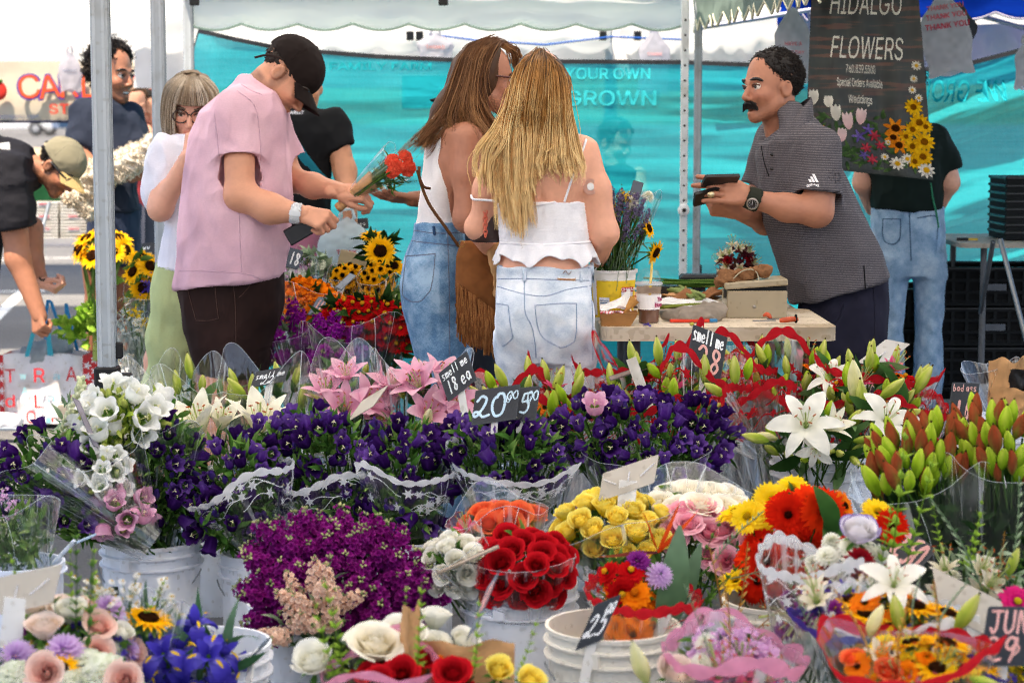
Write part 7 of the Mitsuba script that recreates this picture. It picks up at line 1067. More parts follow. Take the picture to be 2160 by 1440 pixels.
bunch('mixed_bouquet','pale pink and white bouquet in pink edged wrap at the bottom right',[(1530,1400,95,60,4.05,.09)],[('phlox',16,.04,.9,1.2,[(1540,1395,90,55,4.02,.08)],AXF),('mum_white',5,.05,.8,1.1,[(1480,1400,40,50,4.0,.06)],AXF),('alstro_pink',6,.04,1,1.3,[(1530,1440,80,25,3.98,.06)],AXF),('mum_lilac',4,.05,.7,.9),('statice',3,.05,.8,1.0,[(1600,1440,40,20,3.98,.05)],AXF)],(1530,1560,4.1),90,(.05,.012,GL),fixed=[('fern_rust',1540,1400,3.95,(.05,-.1,1),1.3),('fern',1500,1390,3.95,(-.3,-.1,1),1.0),('lily_bud_cream',1365,1440,3.95,(-.35,-.3,1),1.1),('rose_blush',1420,1435,3.95,(.2,-.5,.8),1.0)],sl=[dict(b=(1530,1560,4.1),t=(1550,1370,3.96),r0=.06,r1=.15,edge=PLACE,ew=.024,ph=.7,seedk=41,waves=12,jag=.22)])
bunch('mixed_bouquet','bouquet of pale fern fronds, alstroemeria and a magenta gerbera at the right edge',[(2080,1225,80,70,4.6,.1)],[('alstroemeria',5,.045,.9,1.1,None or[(2030,1230,60,40,4.5,.07)],AXF),('mum_white',3,.05,.6,.8),('sprig_light',4,.05,.6,.8,None or[(2010,1200,40,30,4.55,.06)],(.3,.4,1,.1,.2))],(2090,1440,4.6),110,(.05,.012,GS),fixed=[('fern',2075,1250,4.45,(-.35,-.2,1),1.7),('fern',2120,1240,4.45,(.25,-.2,1),1.6),('fern',2160,1220,4.45,(.5,-.2,1),1.5),('gerbera_magenta',2145,1270,4.3,(.1,-.7,.6),.95),('fern_rust',2110,1230,4.5,(0,-.1,1),.7),('lily_bud',2125,1215,4.45,(.3,-.2,1),1.0),('sprig',2135,1250,4.45,(.2,-.2,1),.6)])
bunch('mixed_bouquet','yellow statice and dark daisies in the bottom right corner',[(2120,1420,60,40,4.0,.06)],[('statice_yellow',8,.04,.9,1.1),('statice',5,.05,.8,1.0)],(2110,1560,4.1),60,(.05,.012,GL))
IR=[(400,1400,95,52,4.3,.11),(300,1375,60,35,4.3,.08)]
bunch('iris_bunch','blue irises with yellow throats standing in the bucket at lower left',IR,[('iris',32,.042,.7,.9,IR,(.5,.3,.7,.6,.3))],(400,1520,4.4),34,(.13,.022,ramp('#1d3a24','#3f6644','#6f9070')),fixed=[('iris',412,1320,4.3,(.1,-.2,1),.9),('iris',440,1385,4.14,(.1,-.7,.6),.95),('iris',345,1380,4.15,(-.1,-.6,.6),.9),('iris',260,1350,4.2,(-.8,-.4,.5),.9)],rise=.9)
ML=[(150,1370,130,75,4.15,.12),(90,1420,120,50,4.0,.1)]
bunch('mixed_bouquet','mixed bouquet of roses, lilac mums, lace flowers and myrtle at the lower left',ML,[('mum_lilac',8,.05,.8,1.1,ML,AXF),('zinnia_orange',5,.05,.8,1.1,ML,AXF),('statice',8,.04,.7,1,ML,AXF),('umbel',4,.05,.7,1,ML,AXF),('rose_peach',3,.06,.75,.95,ML,AXF),('rose_blush',3,.06,.8,.95,[(100,1330,80,50,4.2,.08)],(.4,.4,.8,.4,.2)),('rose_white',4,.05,.7,.85,ML,(.4,.4,.8,.3,.2)),('mum_plum',4,.045,.7,.9,ML,AXF),('gerbera_orange',3,.05,.55,.7,ML,AXF),('umbel',5,.07,1.0,1.2,[(150,1430,150,40,3.95,.08)],AXF),('statice',9,.045,.8,1.1,ML,AXF),('statice_yellow',5,.045,.7,1.0,ML,AXF),('sunflower',3,.06,.65,.8,[(120,1400,80,40,4.05,.08)],AXF),('phlox',4,.05,.7,.9,ML,AXF),('aster_white',5,.05,.9,1.1,[(250,1310,70,40,4.25,.08)],(.3,.4,.9,.3,.2)),('mum_plum',3,.05,.8,1.0,ML,AXF)],(150,1560,4.2),520,(.048,.016,ramp('#2a481c','#537f30','#8cae52')),fspread=1.1,fixed=[('sunflower',312,1305,4.2,(.25,-.15,.95),.85),('sprig_light',155,1320,4.1,(-.1,0,1),.75),('sprig_light',195,1310,4.1,(.12,0,1),.7),('sprig',160,1330,4.05,(.1,0,1),1.0),('sprig',130,1380,4.05,(-.15,-.1,1),1.1),('sprig',180,1400,4.0,(.2,-.1,1),1.1),('rose_peach',100,1420,3.85,(0,-.9,.4),.92),('rose_blush',95,1345,4.0,(0,-.3,1),.95),('rose_white',148,1310,4.1,(.1,-.3,1),1.1),('rose_peach',205,1330,4.1,(.3,-.5,.7),.85),('sprig_light',60,1330,4.1,(-.2,0,1),.7),('sprig_light',290,1340,4.2,(.4,0,1),.6),('mum_lilac',135,1375,3.95,(0,-.7,.7),1.35),('mum_lilac',225,1290,4.15,(.2,-.5,.8),1.3),('mum_lilac',35,1385,3.95,(-.2,-.8,.5),1.2),('rose_peach',265,1435,3.85,(0,-.9,.4),.85),('umbel',220,1420,3.88,(0,-.7,.7),1.3),('umbel',25,1430,3.88,(-.1,-.6,.7),1.2),('sunflower',128,1410,3.9,(.1,-.6,.8),.6)],sl=[dict(b=(330,1420,4.25),t=(345,1270,4.25),r0=.02,r1=.06,ph=.4,seedk=42)])
bunch('mixed_bouquet','white and red roses with brown paper and pink wavy wrap at the bottom centre',[(870,1420,150,55,4.1,.1)],[('rose_red',14,.042,.66,.82,[(880,1430,130,35,4.02,.08)],AXF),('rose_white',6,.06,.9,1.1,[(900,1350,110,25,4.25,.06)],(.4,.4,.8,.3,.2)),('zinnia_orange',3,.05,.8,1,[(915,1405,30,20,4.0,.04)],AXF)],(880,1560,4.2),110,(.05,.018,ramp('#33561c','#5f8a2c','#93b44e')),fixed=[('rose_cream',790,1385,4.02,(.1,-.4,.9),1.3),('rose_white',670,1410,4.0,(-.2,-.6,.8),1.35),('rose_white',845,1365,4.1,(.2,-.4,.9),1.5),('rose_yellow',1050,1428,3.95,(.1,-.6,.7),1.0),('rose_yellow',1110,1448,3.95,(.3,-.6,.6),1.0),('rose_red',848,1425,3.92,(0,-.8,.6),.9),('rose_red',955,1430,3.9,(0,-.6,.8),.95),('rose_red',800,1442,3.9,(0,-.6,.8),.8),('sprig_light',725,1420,3.98,(-.1,-.1,1),.9),('sprig_light',880,1420,3.95,(.1,-.1,1),.8),('sprig_light',1000,1420,3.95,(.15,-.1,1),.7),('sprig_light',1090,1440,3.95,(.35,-.1,1),.6),('sprig_light',710,1440,3.95,(-.3,-.1,1),.8),('sprig_light',855,1330,4.15,(0,0,1),.4)],sl=[dict(b=(820,1560,4.1),t=(800,1400,3.94),r0=.06,r1=.125,edge=PLACE,ew=.012,ph=.9,seedk=43,waves=9,jag=.25,cre=3)])
bb=[k for k in labels if k.startswith('mixed_bouquet')][-1];KR=ramp('#a87c50','#c79a6c')
def paper(px0,px1,py0,py1,d,seed,tip=.2,bend=.05):a,b=P(px0,py1,d),P(px1,py0,d);return thick(grid(lambda u,v:(a[0]+(b[0]-a[0])*u,d-bend*np.sin(u*PI)+.012*(meshkit.fbm(np.stack([u*6+seed,v*6,u*0],-1),3,seed)-.5)*2,a[2]+(b[2]-a[2])*v*(1+tip*(meshkit.noise(np.stack([u*4+seed,u*0,u*0],-1),seed)-.5))),24,12,KR,lambda u,v:.3+.5*meshkit.fbm(np.stack([u*9,v*9,u*0],-1),3,seed)),.002)
put('kraft_paper',paper(880,1085,1350,1470,4.05,3),'cloth',bb,label='brown kraft paper wrap');put('kraft_paper',paper(845,885,1300,1440,4.02,5,.6),'cloth',bb,label='torn brown paper flap')
bunch('mixed_bouquet','sleeve of ferny greens in the small tub at the left edge',[(40,1130,60,60,4.95,.1)],[('phlox',3,.05,.7,.9,[(10,1060,20,25,4.95,.05)],AXF)],(40,1260,4.95),260,(.04,.012,ramp('#2f4a1c','#56783a','#8a9c58')),sl=[dict(b=(40,1250,4.95),t=(20,1060,4.92),r0=.06,r1=.125,ph=.3,seedk=44)])
put('spatula_handle',J(tube([P(110,1190,4.95),P(158,1140,4.9)],.006,ramp('#dde4ee'),6),box(.05,.02,.004,ramp('#9fb4c9')).tf(roty(-.4)).at(P(182,1135,4.9))),'plastic',label='white plastic handle sticking out of the small tub',cat='scraper')
bunch('zinnia_bunch','red zinnias in clear wrap beside the blue jeans',[(770,675,100,48,7.3,.12),(830,690,45,55,7.25,.08)],[('zinnia_red',70,.036,1.1,1.45,None or[(770,675,100,48,7.3,.12),(830,690,45,55,7.25,.08)],(.6,.5,.7,.4,.25))],(770,900,7.3),260,(.08,.03,GD),sl=[dict(b=(770,880,7.3),t=(775,670,7.25),r0=.07,r1=.17,ph=.5,seedk=45,cre=14)])
bunch('zinnia_bunch','orange zinnias in clear wrap behind the brown shorts',[(640,640,80,52,7.7,.12)],[('zinnia_orange',70,.034,1.2,1.6,[(640,640,80,52,7.7,.12)],(.6,.5,.7,.4,.25))],(640,860,7.7),120,(.06,.02,GD),sl=[dict(b=(640,800,7.7),t=(635,610,7.7),r0=.07,r1=.16,ph=.9,seedk=46,cre=16)])
bunch('stock_bunch','magenta stock in clear wrap right of the brown shorts',[(610,720,45,45,7.3,.09)],[('stock_magenta',18,.05,.8,1.0,[(610,720,45,45,7.3,.09)],AXF)],(640,860,7.3),80,(.07,.016,GS),sl=[dict(b=(640,850,7.3),t=(610,700,7.2),r0=.05,r1=.12,ph=.2,seedk=47,cre=12)])
bunch('stock_bunch','magenta stock in clear wrap below the red zinnias',[(700,730,45,38,7.2,.09)],[('stock_magenta',16,.05,.8,1.0,[(700,730,45,38,7.2,.09)],AXF)],(670,860,7.2),80,(.07,.016,GS),sl=[dict(b=(670,850,7.2),t=(700,700,7.15),r0=.05,r1=.12,ph=1.2,seedk=48,cre=14)])
bucket('white bucket of magenta stock behind the clear lily sleeves',648,792,106,7.3,h=.36)
bunch('rudbeckia_bunch','brown eyed yellow daisies in front of the carrier bag',[(740,590,40,32,8.0,.08)],[('rudbeckia',34,.03,1.2,1.6,[(740,590,40,32,8.0,.08)],AXF)],(740,780,8.0),60,(.05,.015,GL),sl=[dict(b=(740,740,8),t=(740,580,7.95),r0=.05,r1=.1,ph=.4,seedk=49,cre=12)])
bunch('rudbeckia_bunch','brown eyed yellow daisies left of the blue jeans',[(795,600,32,45,7.9,.08)],[('rudbeckia',40,.03,1.2,1.6,[(795,600,32,45,7.9,.08)],AXF)],(795,800,7.9),70,(.05,.015,GL),sl=[dict(b=(795,760,7.9),t=(800,590,7.85),r0=.05,r1=.09,ph=.4,seedk=50,cre=10)])
bunch('sunflower_bunch','sunflowers against the blue cloth left of the blue jeans',[(800,530,30,30,8.1,.05)],[],(800,760,8.1),90,(.08,.03,GD),fixed=[('sunflower',802,530,8.0,(.1,-.9,.3),1.0),('sunflower',785,498,8.1,(0,-.4,.9),.8),('sunflower',830,560,8.1,(.3,-.5,.5),.8)])
bunch('mixed_bouquet','lilac and green flowers in crinkled wrap under the hand with the phone',[(650,570,55,40,8.3,.08)],[('phlox',12,.05,.8,1.1,None or[(640,580,55,35,8.3,.08)],AXF),('umbel',6,.06,.8,1.0)],(650,780,8.3),160,(.06,.03,GS),sl=[dict(b=(640,740,8.3),t=(620,560,8.2),r0=.05,r1=.11,ph=.4,seedk=51,cre=18),dict(b=(690,740,8.2),t=(690,600,8.1),r0=.05,r1=.11,ph=1.4,seedk=52,cre=18)])
bunch('greens_bunch','green foliage bunch below the sunflowers beside the jeans',[(830,640,30,40,7.9,.07)],[('umbel',4,.05,.8,1.0)],(830,800,7.9),150,(.05,.03,GL))
bunch('sunflower_bunch','bunch of sunflowers rising out of the shopping bag at the left',[(212,530,50,30,9.8,.09)],[('sunflower',6,.085,.95,1.2,[(212,515,50,22,9.8,.1)],(.8,.2,.5,.1,.2))],(205,700,9.8),10,(.09,.05,ramp('#4a6a24','#7a9c3c','#a8c060')),stem_r=.006,stem_c=ramp('#5a7a3c','#8aa862'),fixed=[('sunflower',170,528,9.55,(-.8,-.35,.45),1.15),('sunflower',183,503,9.6,(-.4,-.3,.85),1.15),('sunflower',195,540,9.5,(-.3,-.75,.5),1.1),('sunflower',252,503,9.6,(.5,-.3,.8),1.15),('sunflower',264,528,9.55,(.8,-.4,.4),1.15),('sunflower',238,530,9.5,(.2,-.7,.6),1.0),('hosta',200,575,9.65,(-.4,-.6,-.6),.9)])
ck_=thing('celery','head of leafy celery standing in the shopping bag','celery');ms=[tube(bez([P(200+i*5,760,9.82),P(198+i*6,700,9.8),P(188+i*9,652,9.8)],6),[.012,.011,.01,.008,.006,.004],ramp('#8fa85a','#b9cc7c'),6,rng.uniform(.2,.9))for i in range(6)];put('stalk',ms[0],'leaf',ck_);[put('stalk',m_,'leaf',ck_)for m_ in ms[1:]]
foliage(ck_,[(200,665,36,30,9.78,.1),(150,690,30,22,9.75,.08)],P(205,760,9.8),150,.05,.04,ramp('#5a8a24','#86b03c','#b4d060'))
bunch('sunflower_bunch','sunflowers between the pale green trousers and the tent leg',[(305,575,30,40,8.4,.07)],[('sunflower',7,.07,.9,1.05,[(303,580,30,38,8.4,.07)],(.8,.3,.2,.4,.2)),('statice',3,.04,.8,1,[(325,602,12,12,8.3,.03)],AXF)],(310,780,8.4),50,(.06,.03,GL),sl=[dict(b=(310,760,8.4),t=(310,620,8.35),r0=.05,r1=.1,ph=.2,seedk=53)])
bunch('dusty_greens','silver grey dusty foliage beside the pale green trousers',[(280,720,45,70,8.1,.1)],[('statice_yellow',4,.06,.6,.8,[(300,670,20,20,8.0,.04)],AXF),('aster_white',5,.06,.9,1.2)],(285,860,8.1),420,(.032,.014,ramp('#7c8a86','#aab4ae','#ccd2cc')),sl=[dict(b=(285,850,8.1),t=(280,690,8.0),r0=.06,r1=.12,ph=.4,seedk=54)])
bunch('hand_bouquet','small bouquet of coral carnations in clear wrap and twine held by the pink shirted man',[(825,365,32,30,7.05,.05)],[('carn_coral',5,.035,.75,.95,[(845,350,20,24,7.0,.04)],(.8,.6,.2,.3,.2))],(752,412,7.1),90,(.045,.010,GL),fixed=[('sprig',800,350,7.05,(.45,0,1),.35),('sprig',855,385,7.0,(1,-.2,.1),.3)],sl=[dict(b=(745,408,7.1),t=(838,342,7.05),r0=.02,r1=.075,ph=.4,seedk=55,cre=12)])
hb=[k for k in labels if k.startswith('hand_bouquet')][-1];put('twine_wrap',tube(bez([P(712,440,7.1),P(745,412,7.09),P(790,378,7.07)],14),[.017,.018,.017,.018,.02,.021,.022,.023,.024,.026,.028,.030,.032,.034],KR,10),'cloth',hb,label='brown paper and twine round the stems')
# the vendor's table
def table(lab,x0,x1,y0,y1,z,r,th=.045,legs=True):
 t=thing('folding_table',lab,'table');cx,cy=(x0+x1)/2,(y0+y1)/2
 put('tabletop',prism(Polygon([(x0,y0),(x1,y0),(x1,y1),(x0,y1)]).buffer(-.05).buffer(.05,resolution=5),th,r).at(0,0,z-th),'tabletop',t,smooth=False)
 for x in(x0+.12,x1-.14):
  for y in(y0+.1,y1-.1):put('leg',tube([(x,y,z-th),(x,y,.0)],.014,ramp('#55595e'),8),'plastic',t)
  put('crossbar',tube([(x,y0+.1,z*.35),(x,y1-.1,z*.35)],.011,ramp('#55595e'),8),'plastic',t)
 return t
def pal_table(p,n,uv):return pal_raw(uv)*mix((1,1,1),(.52,.46,.38),smoothstep(.42,.75,fbm(p.x*4,p.y*7,p.z*8,4))*.8+.35*smoothstep(.66,.8,noise(p.x*60,p.y*60,p.z*60)))
mat('tabletop',base_color=proc(pal_table),roughness=.55,specular=.35)
TZ=.865;zt=lambda px,d:None
def on(px,d,z=TZ):o=P(px,300,d);return V3(o[0],d,z)
table('worn beige folding table between the fair haired woman and the vendor',.285,1.045,6.35,7.02,TZ,ramp('#b4a48c','#cabda8'))
table('second worn table behind the first, heaped with stems and paper',.30,1.02,7.06,7.75,TZ-.01,ramp('#b4a48c','#cabda8'))
table('long plywood table at the right behind the vendor',1.92,3.4,8.5,9.3,1.01,ramp('#8f8a80','#a39c90'),.02)
d=6.62;o=on(1292,d);t=thing('flower_tub','yellow and white food tub full of lavender on the table','tub');R_,H=.083,.168
put('body',lathe([(0,0),(R_*.84,0),(R_*.84,0),(R_*.86,.012),(R_*.86,.012),(R_*.955,H*.80),(R_*.955,H*.80),(R_*.975,H*.93),(R_*.975,H*.93),(R_*1.04,H*.935),(R_*1.04,H),(R_*1.04,H),(R_*.97,H),(R_*.8,.02),(0,.02)],ramp('#e8e6e0','#eac828'),40,[0,0,0,0,1,1,0,0,0,0,0,0,0,0,0]).at(o),'plastic',t)
def wrap(m,R0,a0,o,tap=0.0):a=a0+m.v[:,0]/R0;rr=R0+tap*m.v[:,1]+m.v[:,2];return M(np.stack([o[0]+rr*np.sin(a),o[1]-rr*np.cos(a),o[2]+m.v[:,1]],-1),m.f,m.c)
put('label',J(wrap(grid(lambda u,v:(-.022+.044*u,.04+.07*v,.002),8,3,WH),R_*.92,.62,o,.07),wrap(grid(lambda u,v:(-.022+.044*u,.098+.016*v,.003),8,3,ramp('#c2282c')),R_*.92,.62,o,.07)),'plastic',t,label='white and red label on the tub')
put('lettering',J(wrap(word('CHALLENGE',.009,WH,.5,.001,True).at(-.024,.102,.005),R_*.92,.62,o,.07),wrap(word('1 QUALITY',.008,ramp('#c2282c'),.5,.001).at(-.018,.075,.004),R_*.92,.62,o,.07),wrap(word('BUTTER',.007,ramp('#c2282c'),.5,.001).at(-.014,.060,.004),R_*.92,.62,o,.07)),'matte',t,smooth=False)
put('barcode_panel',J(wrap(grid(lambda u,v:(-.016+.032*u,.03+.05*v,.002),6,3,WH),R_*.92,-.35,o,.07),*[wrap(grid(lambda u,v:(-.013+.026*u,.036+i*.008+.003*v,.003),5,2,ramp('#5a78a8')),R_*.92,-.35,o,.07)for i in range(5)]),'plastic',t)
put('white_stripe',wrap(grid(lambda u,v:(-.008+.016*u,.02+.125*v,.0015),4,3,WH),R_*.92,-.78,o,.07),'plastic',t)
bunch('lavender_bunch','lavender with a few sunflowers and market flowers in the yellow tub',[(1305,485,75,60,6.6,.1)],[('lavender',50,.016,.9,1.2,[(1310,478,55,48,6.58,.09),(1290,455,40,26,6.6,.08)],(.25,.5,1,.05,.12)),('statice_yellow',4,.04,.6,.8,[(1290,425,40,25,6.6,.06)],AXF),('mum_white',2,.04,.8,.9,[(1345,425,25,20,6.6,.05)],AXF)],(1292,580,6.62),190,(.06,.0045,GS),fixed=[('sunflower',1368,482,6.55,(.8,-.4,.3),.55),('sunflower',1382,532,6.5,(.75,-.4,-.35),.68),('sprig',1270,440,6.6,(-.2,0,1),.4),('sprig',1375,450,6.6,(.4,0,1),.3),('sprig',1310,440,6.62,(.1,0,1),.4)],rise=1.2,sl=[dict(b=(1330,540,6.6),t=(1365,410,6.6),r0=.02,r1=.05,ph=.4,seedk=60,cre=4)])
board('narrow grey price card stuck in the lavender tub',[(1336,380),(1358,386),(1312,466)],6.6,[('sale',.1,.3,.15,1.2,CH_P)],r=ramp('#5c6672'),stem=False)
d=6.42;o=on(1300,d);t=thing('food_tray','brown cardboard food tray with crumpled paper and a waffle cone','food tray');KB=ramp('#9a6c40','#b5834f')
a,b,h_=.046,.034,.044;tv=[(-a,-b,0),(a,-b,0),(a,b,0),(-a,b,0),(-a*1.05,-b*1.5,h_),(a*1.55,-b*1.5,h_),(a*1.55,b*1.5,h_),(-a*1.05,b*1.5,h_)]
put('tray',flat(thick(M(tv,[[0,1,2,3],[0,4,5,1],[1,5,6,2],[2,6,7,3],[3,7,4,0]]).col(KB),.002)).at(o),'cloth',t,smooth=False)
put('paper',thick(grid(lambda u,v:(o[0]-.05+.10*u,o[1]-.03+.07*v+.01*np.sin(u*9),o[2]+.042+.03*meshkit.fbm(np.stack([u*5,v*5,u*0],-1),3,4)+.05*u*v),16,14,ramp('#dcd8d0','#efece6')),.001),'cloth',t,smooth=False,label='crumpled white paper')
put('checked_paper',thick(grid(lambda u,v:(o[0]-.05+.075*u,o[1]-.055+.04*v,o[2]+.036+.018*meshkit.fbm(np.stack([u*7,v*5,u*0],-1),3,8)),16,10,ramp('#c8323a','#e8e2de','#c8323a'),lambda u,v:(np.floor(u*14)+np.floor(v*8))%2*.5),.001),'cloth',t,smooth=False,label='red checked paper');put('waffle_cone',lathe([(0,0),(.018,.07),(.016,.07)],ramp('#c08a4a'),14).tf(frame(o+V3(.02,-.02,.03),z=(.6,.1,.8))),'cloth',t)
d=6.5;o=on(1371,d,TZ);t=thing('iced_coffee','half drunk iced coffee in a clear cup with a domed lid and yellow straw','coffee cup');R1,R2,H=.031,.041,.128
put('coffee',lathe([(0,.002),(R1,.002),(R1,.002),(R1+(R2-R1)*.38,H*.38),(R1+(R2-R1)*.38,H*.38),(0,H*.385)],ramp('#5a3626','#7c5644'),28).at(o),'plastic',t);put('foam',lathe([(R1+.0005+(R2-R1)*.74,H*.74),(R2-.001,H*.93)],ramp('#a8907c','#b9a898'),28).at(o),'filmwhite',t)
put('cup',lathe([(0,0),(R1+.001,0),(R1+.001,0),(R2+.001,H)],FW,28).at(o),'glass',t);put('sleeve',lathe([(R1+.002+(R2-R1)*.36,H*.36),(R1+.003+(R2-R1)*.74,H*.74)],ramp('#e9e5e2','#f2efec'),28).at(o),'cloth',t,label='white paper band')
put('lettering',J(wrap(word('The',.012,ramp('#a82860'),.5,.001,True).at(.0,H*.58,.003),R2*.94,.62,o),wrap(word('Brew',.013,ramp('#a82860'),.5,.001,True).at(-.008,H*.43,.003),R2*.92,.62,o)),'matte',t,smooth=False,label='plum coloured script')
lk=put('lid',lathe([(R2+.002,H),(R2+.004,H+.004),(R2-.001,H+.008),(R2-.002,H+.02),(R2*.75,H+.042),(.012,H+.050)],FW,28).at(o),'glass',t);put('rim',lathe([(R2+.004,H-.002),(R2+.005,H+.003),(R2+.001,H+.006)],FW,28).at(o),'filmwhite',lk);put('straw',tube([o+V3(0,0,.05),o+V3(.01,0,H+.075)],.0042,ramp('#e0b61e','#f2dc7a'),8),'plastic',t)
d=6.68;o=on(1600,d);t=thing('cash_box','open lidded beige metal cash box on the table','cash box');w_,dd,hh=.202,.16,.092;CB=ramp('#8f8168','#a3957a')
put('body',box(w_,dd,hh,CB,.5,.003).at(o[0],o[1]+.06,TZ+hh/2),'gloss',t,smooth=False);put('lid',box(w_+.012,dd+.01,.022,CB,.7,.004).tf(roty(-.07)).at(o[0]-.004,o[1]+.06,TZ+hh+.022),'gloss',t,smooth=False);put('inner_edge',box(w_-.01,dd-.02,.016,ramp('#17181a')).at(o[0]+.003,o[1]+.058,TZ+hh+.006),'matte',t,smooth=False);put('lock',lathe([(0,.004),(.005,.003),(.006,0)],ramp('#9a958c'),12).tf(frame(V3(o[0]-.01,o[1]+.06-dd/2,TZ+hh*.42),z=(0,-1,0))),'metal',t);put('latch',box(.008,.02,.05,ramp('#3a3630')).at(o[0]-w_/2-.006,o[1]+.0,TZ+hh),'metal',t,smooth=False)
def sheet(name,lab,cat,px,d,w,h,r,seed,z=TZ,rot=0.0,amp=.02,bs='cloth'):
 o=on(px,d,z);return put(name,thick(grid(lambda u,v:((u-.5)*w*cos(rot)-(v-.5)*h*sin(rot)+o[0],(u-.5)*w*sin(rot)+(v-.5)*h*cos(rot)+o[1],o[2]+.004+amp*meshkit.fbm(np.stack([u*4+seed,v*4,u*0],-1),3,seed)*(1.3-np.abs(u-.5))),26,18,r,lambda u,v:.3+.4*meshkit.fbm(np.stack([u*9,v*9,u*0],-1),2,seed)),.0015),bs,label=lab,cat=cat)
sheet('wrapping_paper','white wrapping paper lying across the middle of the table','paper',1450,6.85,.34,.22,ramp('#c9c9c6','#e4e3e0'),3,amp=.05);sheet('brown_paper','brown wrapping paper under the green stems','paper',1400,7.25,.36,.3,KR,5,amp=.04,rot=.2);sheet('brown_paper','sheet of brown paper lying in front of the cash box stems','paper',1500,7.1,.3,.26,ramp('#7a4f30','#9a6a44'),8,amp=.07,rot=-.3)
t=thing('plastic_wrap','crumpled clear bag with an orange red strip on the table','plastic bag');o=on(1465,6.55);put('bag',solid([E(o+[0,0,.018],(.09,.05,.024)),E(o+[.07,.03,.03],(.05,.04,.03)),E(o+[-.05,.0,.012],(.05,.04,.014))],.006,fold=folds(.010,(30,30,30),4)).col(ramp('#a89a8a','#c9c0b4')),'filmwhite',t);put('strip',box(.13,.012,.010,ramp('#d23a1e'),.5,.002).at(o+[-.015,-.052,.007]),'plastic',t,smooth=False);put('blue_end',box(.025,.012,.011,ramp('#2a78a8'),.5,.002).at(o+[.063,-.053,.008]),'plastic',t,smooth=False)
def stemset(name,lab,p0,p1,d0,d1,n,r,spread,rad=.004,z=TZ,tie=True):
 t=thing(name,lab,'flower stems');a,b=on(p0,d0,z),on(p1,d1,z)
 for i in range(n):o1,o2=rng.normal(size=3)*spread*[1,1,.5],rng.normal(size=3)*spread*[1,1,.5];o1[2],o2[2]=abs(o1[2])+.008,abs(o2[2])+.008;put('stem',tube(bez([a+o1,(a+b)/2+(o1+o2)/2+[0,0,.006],b+o2],6),rad,r,6,rng.uniform(.1,.9)),'leaf',t)
 if tie:put('rubber_band',tube([(a+b)/2+V3(0,spread*1.9*cos(q_),.02+spread*1.3*sin(q_))for q_ in np.linspace(0,2*PI,16)],.0018,ramp('#b9a06a'),4),'matte',t)
 return t
stemset('stem_bundle','tied bundle of cut pale green stems lying behind the iced coffee',1418,1482,7.3,6.95,18,ramp('#7d9050','#a9b878'),.016,.006,TZ+.03);stemset('cut_stems','long green stems lying across the back table',1395,1600,7.6,7.5,26,GL,.03,.004,TZ+.02,False);stemset('cut_stems','two olive stems lying under the white paper',1400,1520,6.72,6.8,4,ramp('#7a8436','#9aa450'),.006,.0045,TZ+.02,False)
bunch('burgundy_bunch','small bunch of dark burgundy flowers lying on the back table',[(1555,555,38,36,7.45,.07)],[('mum_crimson',4,.03,.5,.7),('alstroemeria',12,.025,.45,.7)],(1520,600,7.5),200,(.03,.012,ramp('#2a0c14','#5a2430','#6a5a3a')),st=False)
t=thing('twist_paper','twist of brown paper and string lying on the cash box lid','paper');o=on(1565,6.72,TZ+.125);put('paper',solid([C(o+[-.05,0,.012],o+[.03,.01,.016],.022,.016,.02),C(o+[.03,.01,.016],o+[.075,.0,.03],.012,.026,.02),C(o+[-.04,-.03,.0],o+[-.07,-.02,-.01],.014,.02,.02)],.005,fold=folds(.010,(34,34,34),3)).col(ramp('#6a4830','#8f6644')),'cloth',t);put('string',tube(bez([o+V3(-.06,-.04,-.03),o+V3(0,-.03,.03),o+V3(.05,-.02,.03),o+V3(.06,-.05,-.02)],12),.0022,ramp('#a8a088'),5),'cloth',t)
t=thing('pruner','orange handled pruning shears lying at the right end of the table','pruning shears');o=on(1640,6.45,TZ+.012);ORH=ramp('#a83e1c','#c2532c')
put('handle',tube(bez([o+V3(.015,0,0),o+V3(.05,.0,.004),o+V3(.075,.005,.004)],8),[.006,.008,.009,.009,.009,.0085,.008,.006],ORH,8),'plastic',t);put('handle',tube(bez([o+V3(-.01,.02,.005),o+V3(-.022,.03,.018),o+V3(-.035,.03,.012)],8),[.005,.007,.008,.008,.007,.006,.005,.003],ORH,8),'plastic',t);put('blade',box(.075,.012,.003,ramp('#8a8d90')).tf(rotz(.12)).at(o+V3(-.035,0,0)),'metal',t,smooth=False);put('blade',box(.05,.01,.003,ramp('#6d7074')).tf(rotz(-.2)).at(o+V3(.0,.01,.004)),'metal',t,smooth=False);put('strap',tube([o+V3(.068,.02*cos(q_),.006+.012*sin(q_))for q_ in np.linspace(0,2*PI,14)],.003,BLK,5),'matte',t)
put('tape_roll',lathe([(.025,0),(.045,0),(.045,0),(.045,.04),(.045,.04),(.025,.04)],ramp('#17181a'),24).at(on(1408,7.3,TZ+.02)),'gloss',label='black roll of tape behind the iced coffee',cat='tape')
put('fallen_floret',J(floret(ramp('#4a3a8a','#7a68b8'),.014,6),leaf(.03,.006).at(.005,0,0)).at(on(1367,6.38,TZ+.004)),'petal',label='fallen purple floret on the table before the coffee',cat='petal',smooth=False);put('fallen_bud',blob((.008,.008,.006),ramp('#a8a03a','#d0c870')).at(on(1463,6.4,TZ+.006)),'petal',label='small yellow green bud lying alone on the table edge',cat='flower bud')
put('black_case',J(box(.16,.1,.05,ramp('#15171c'),.5,.01).at(on(1480,7.66,TZ+.05))),'plastic',label='dark plastic case at the back of the table',cat='case',smooth=False)
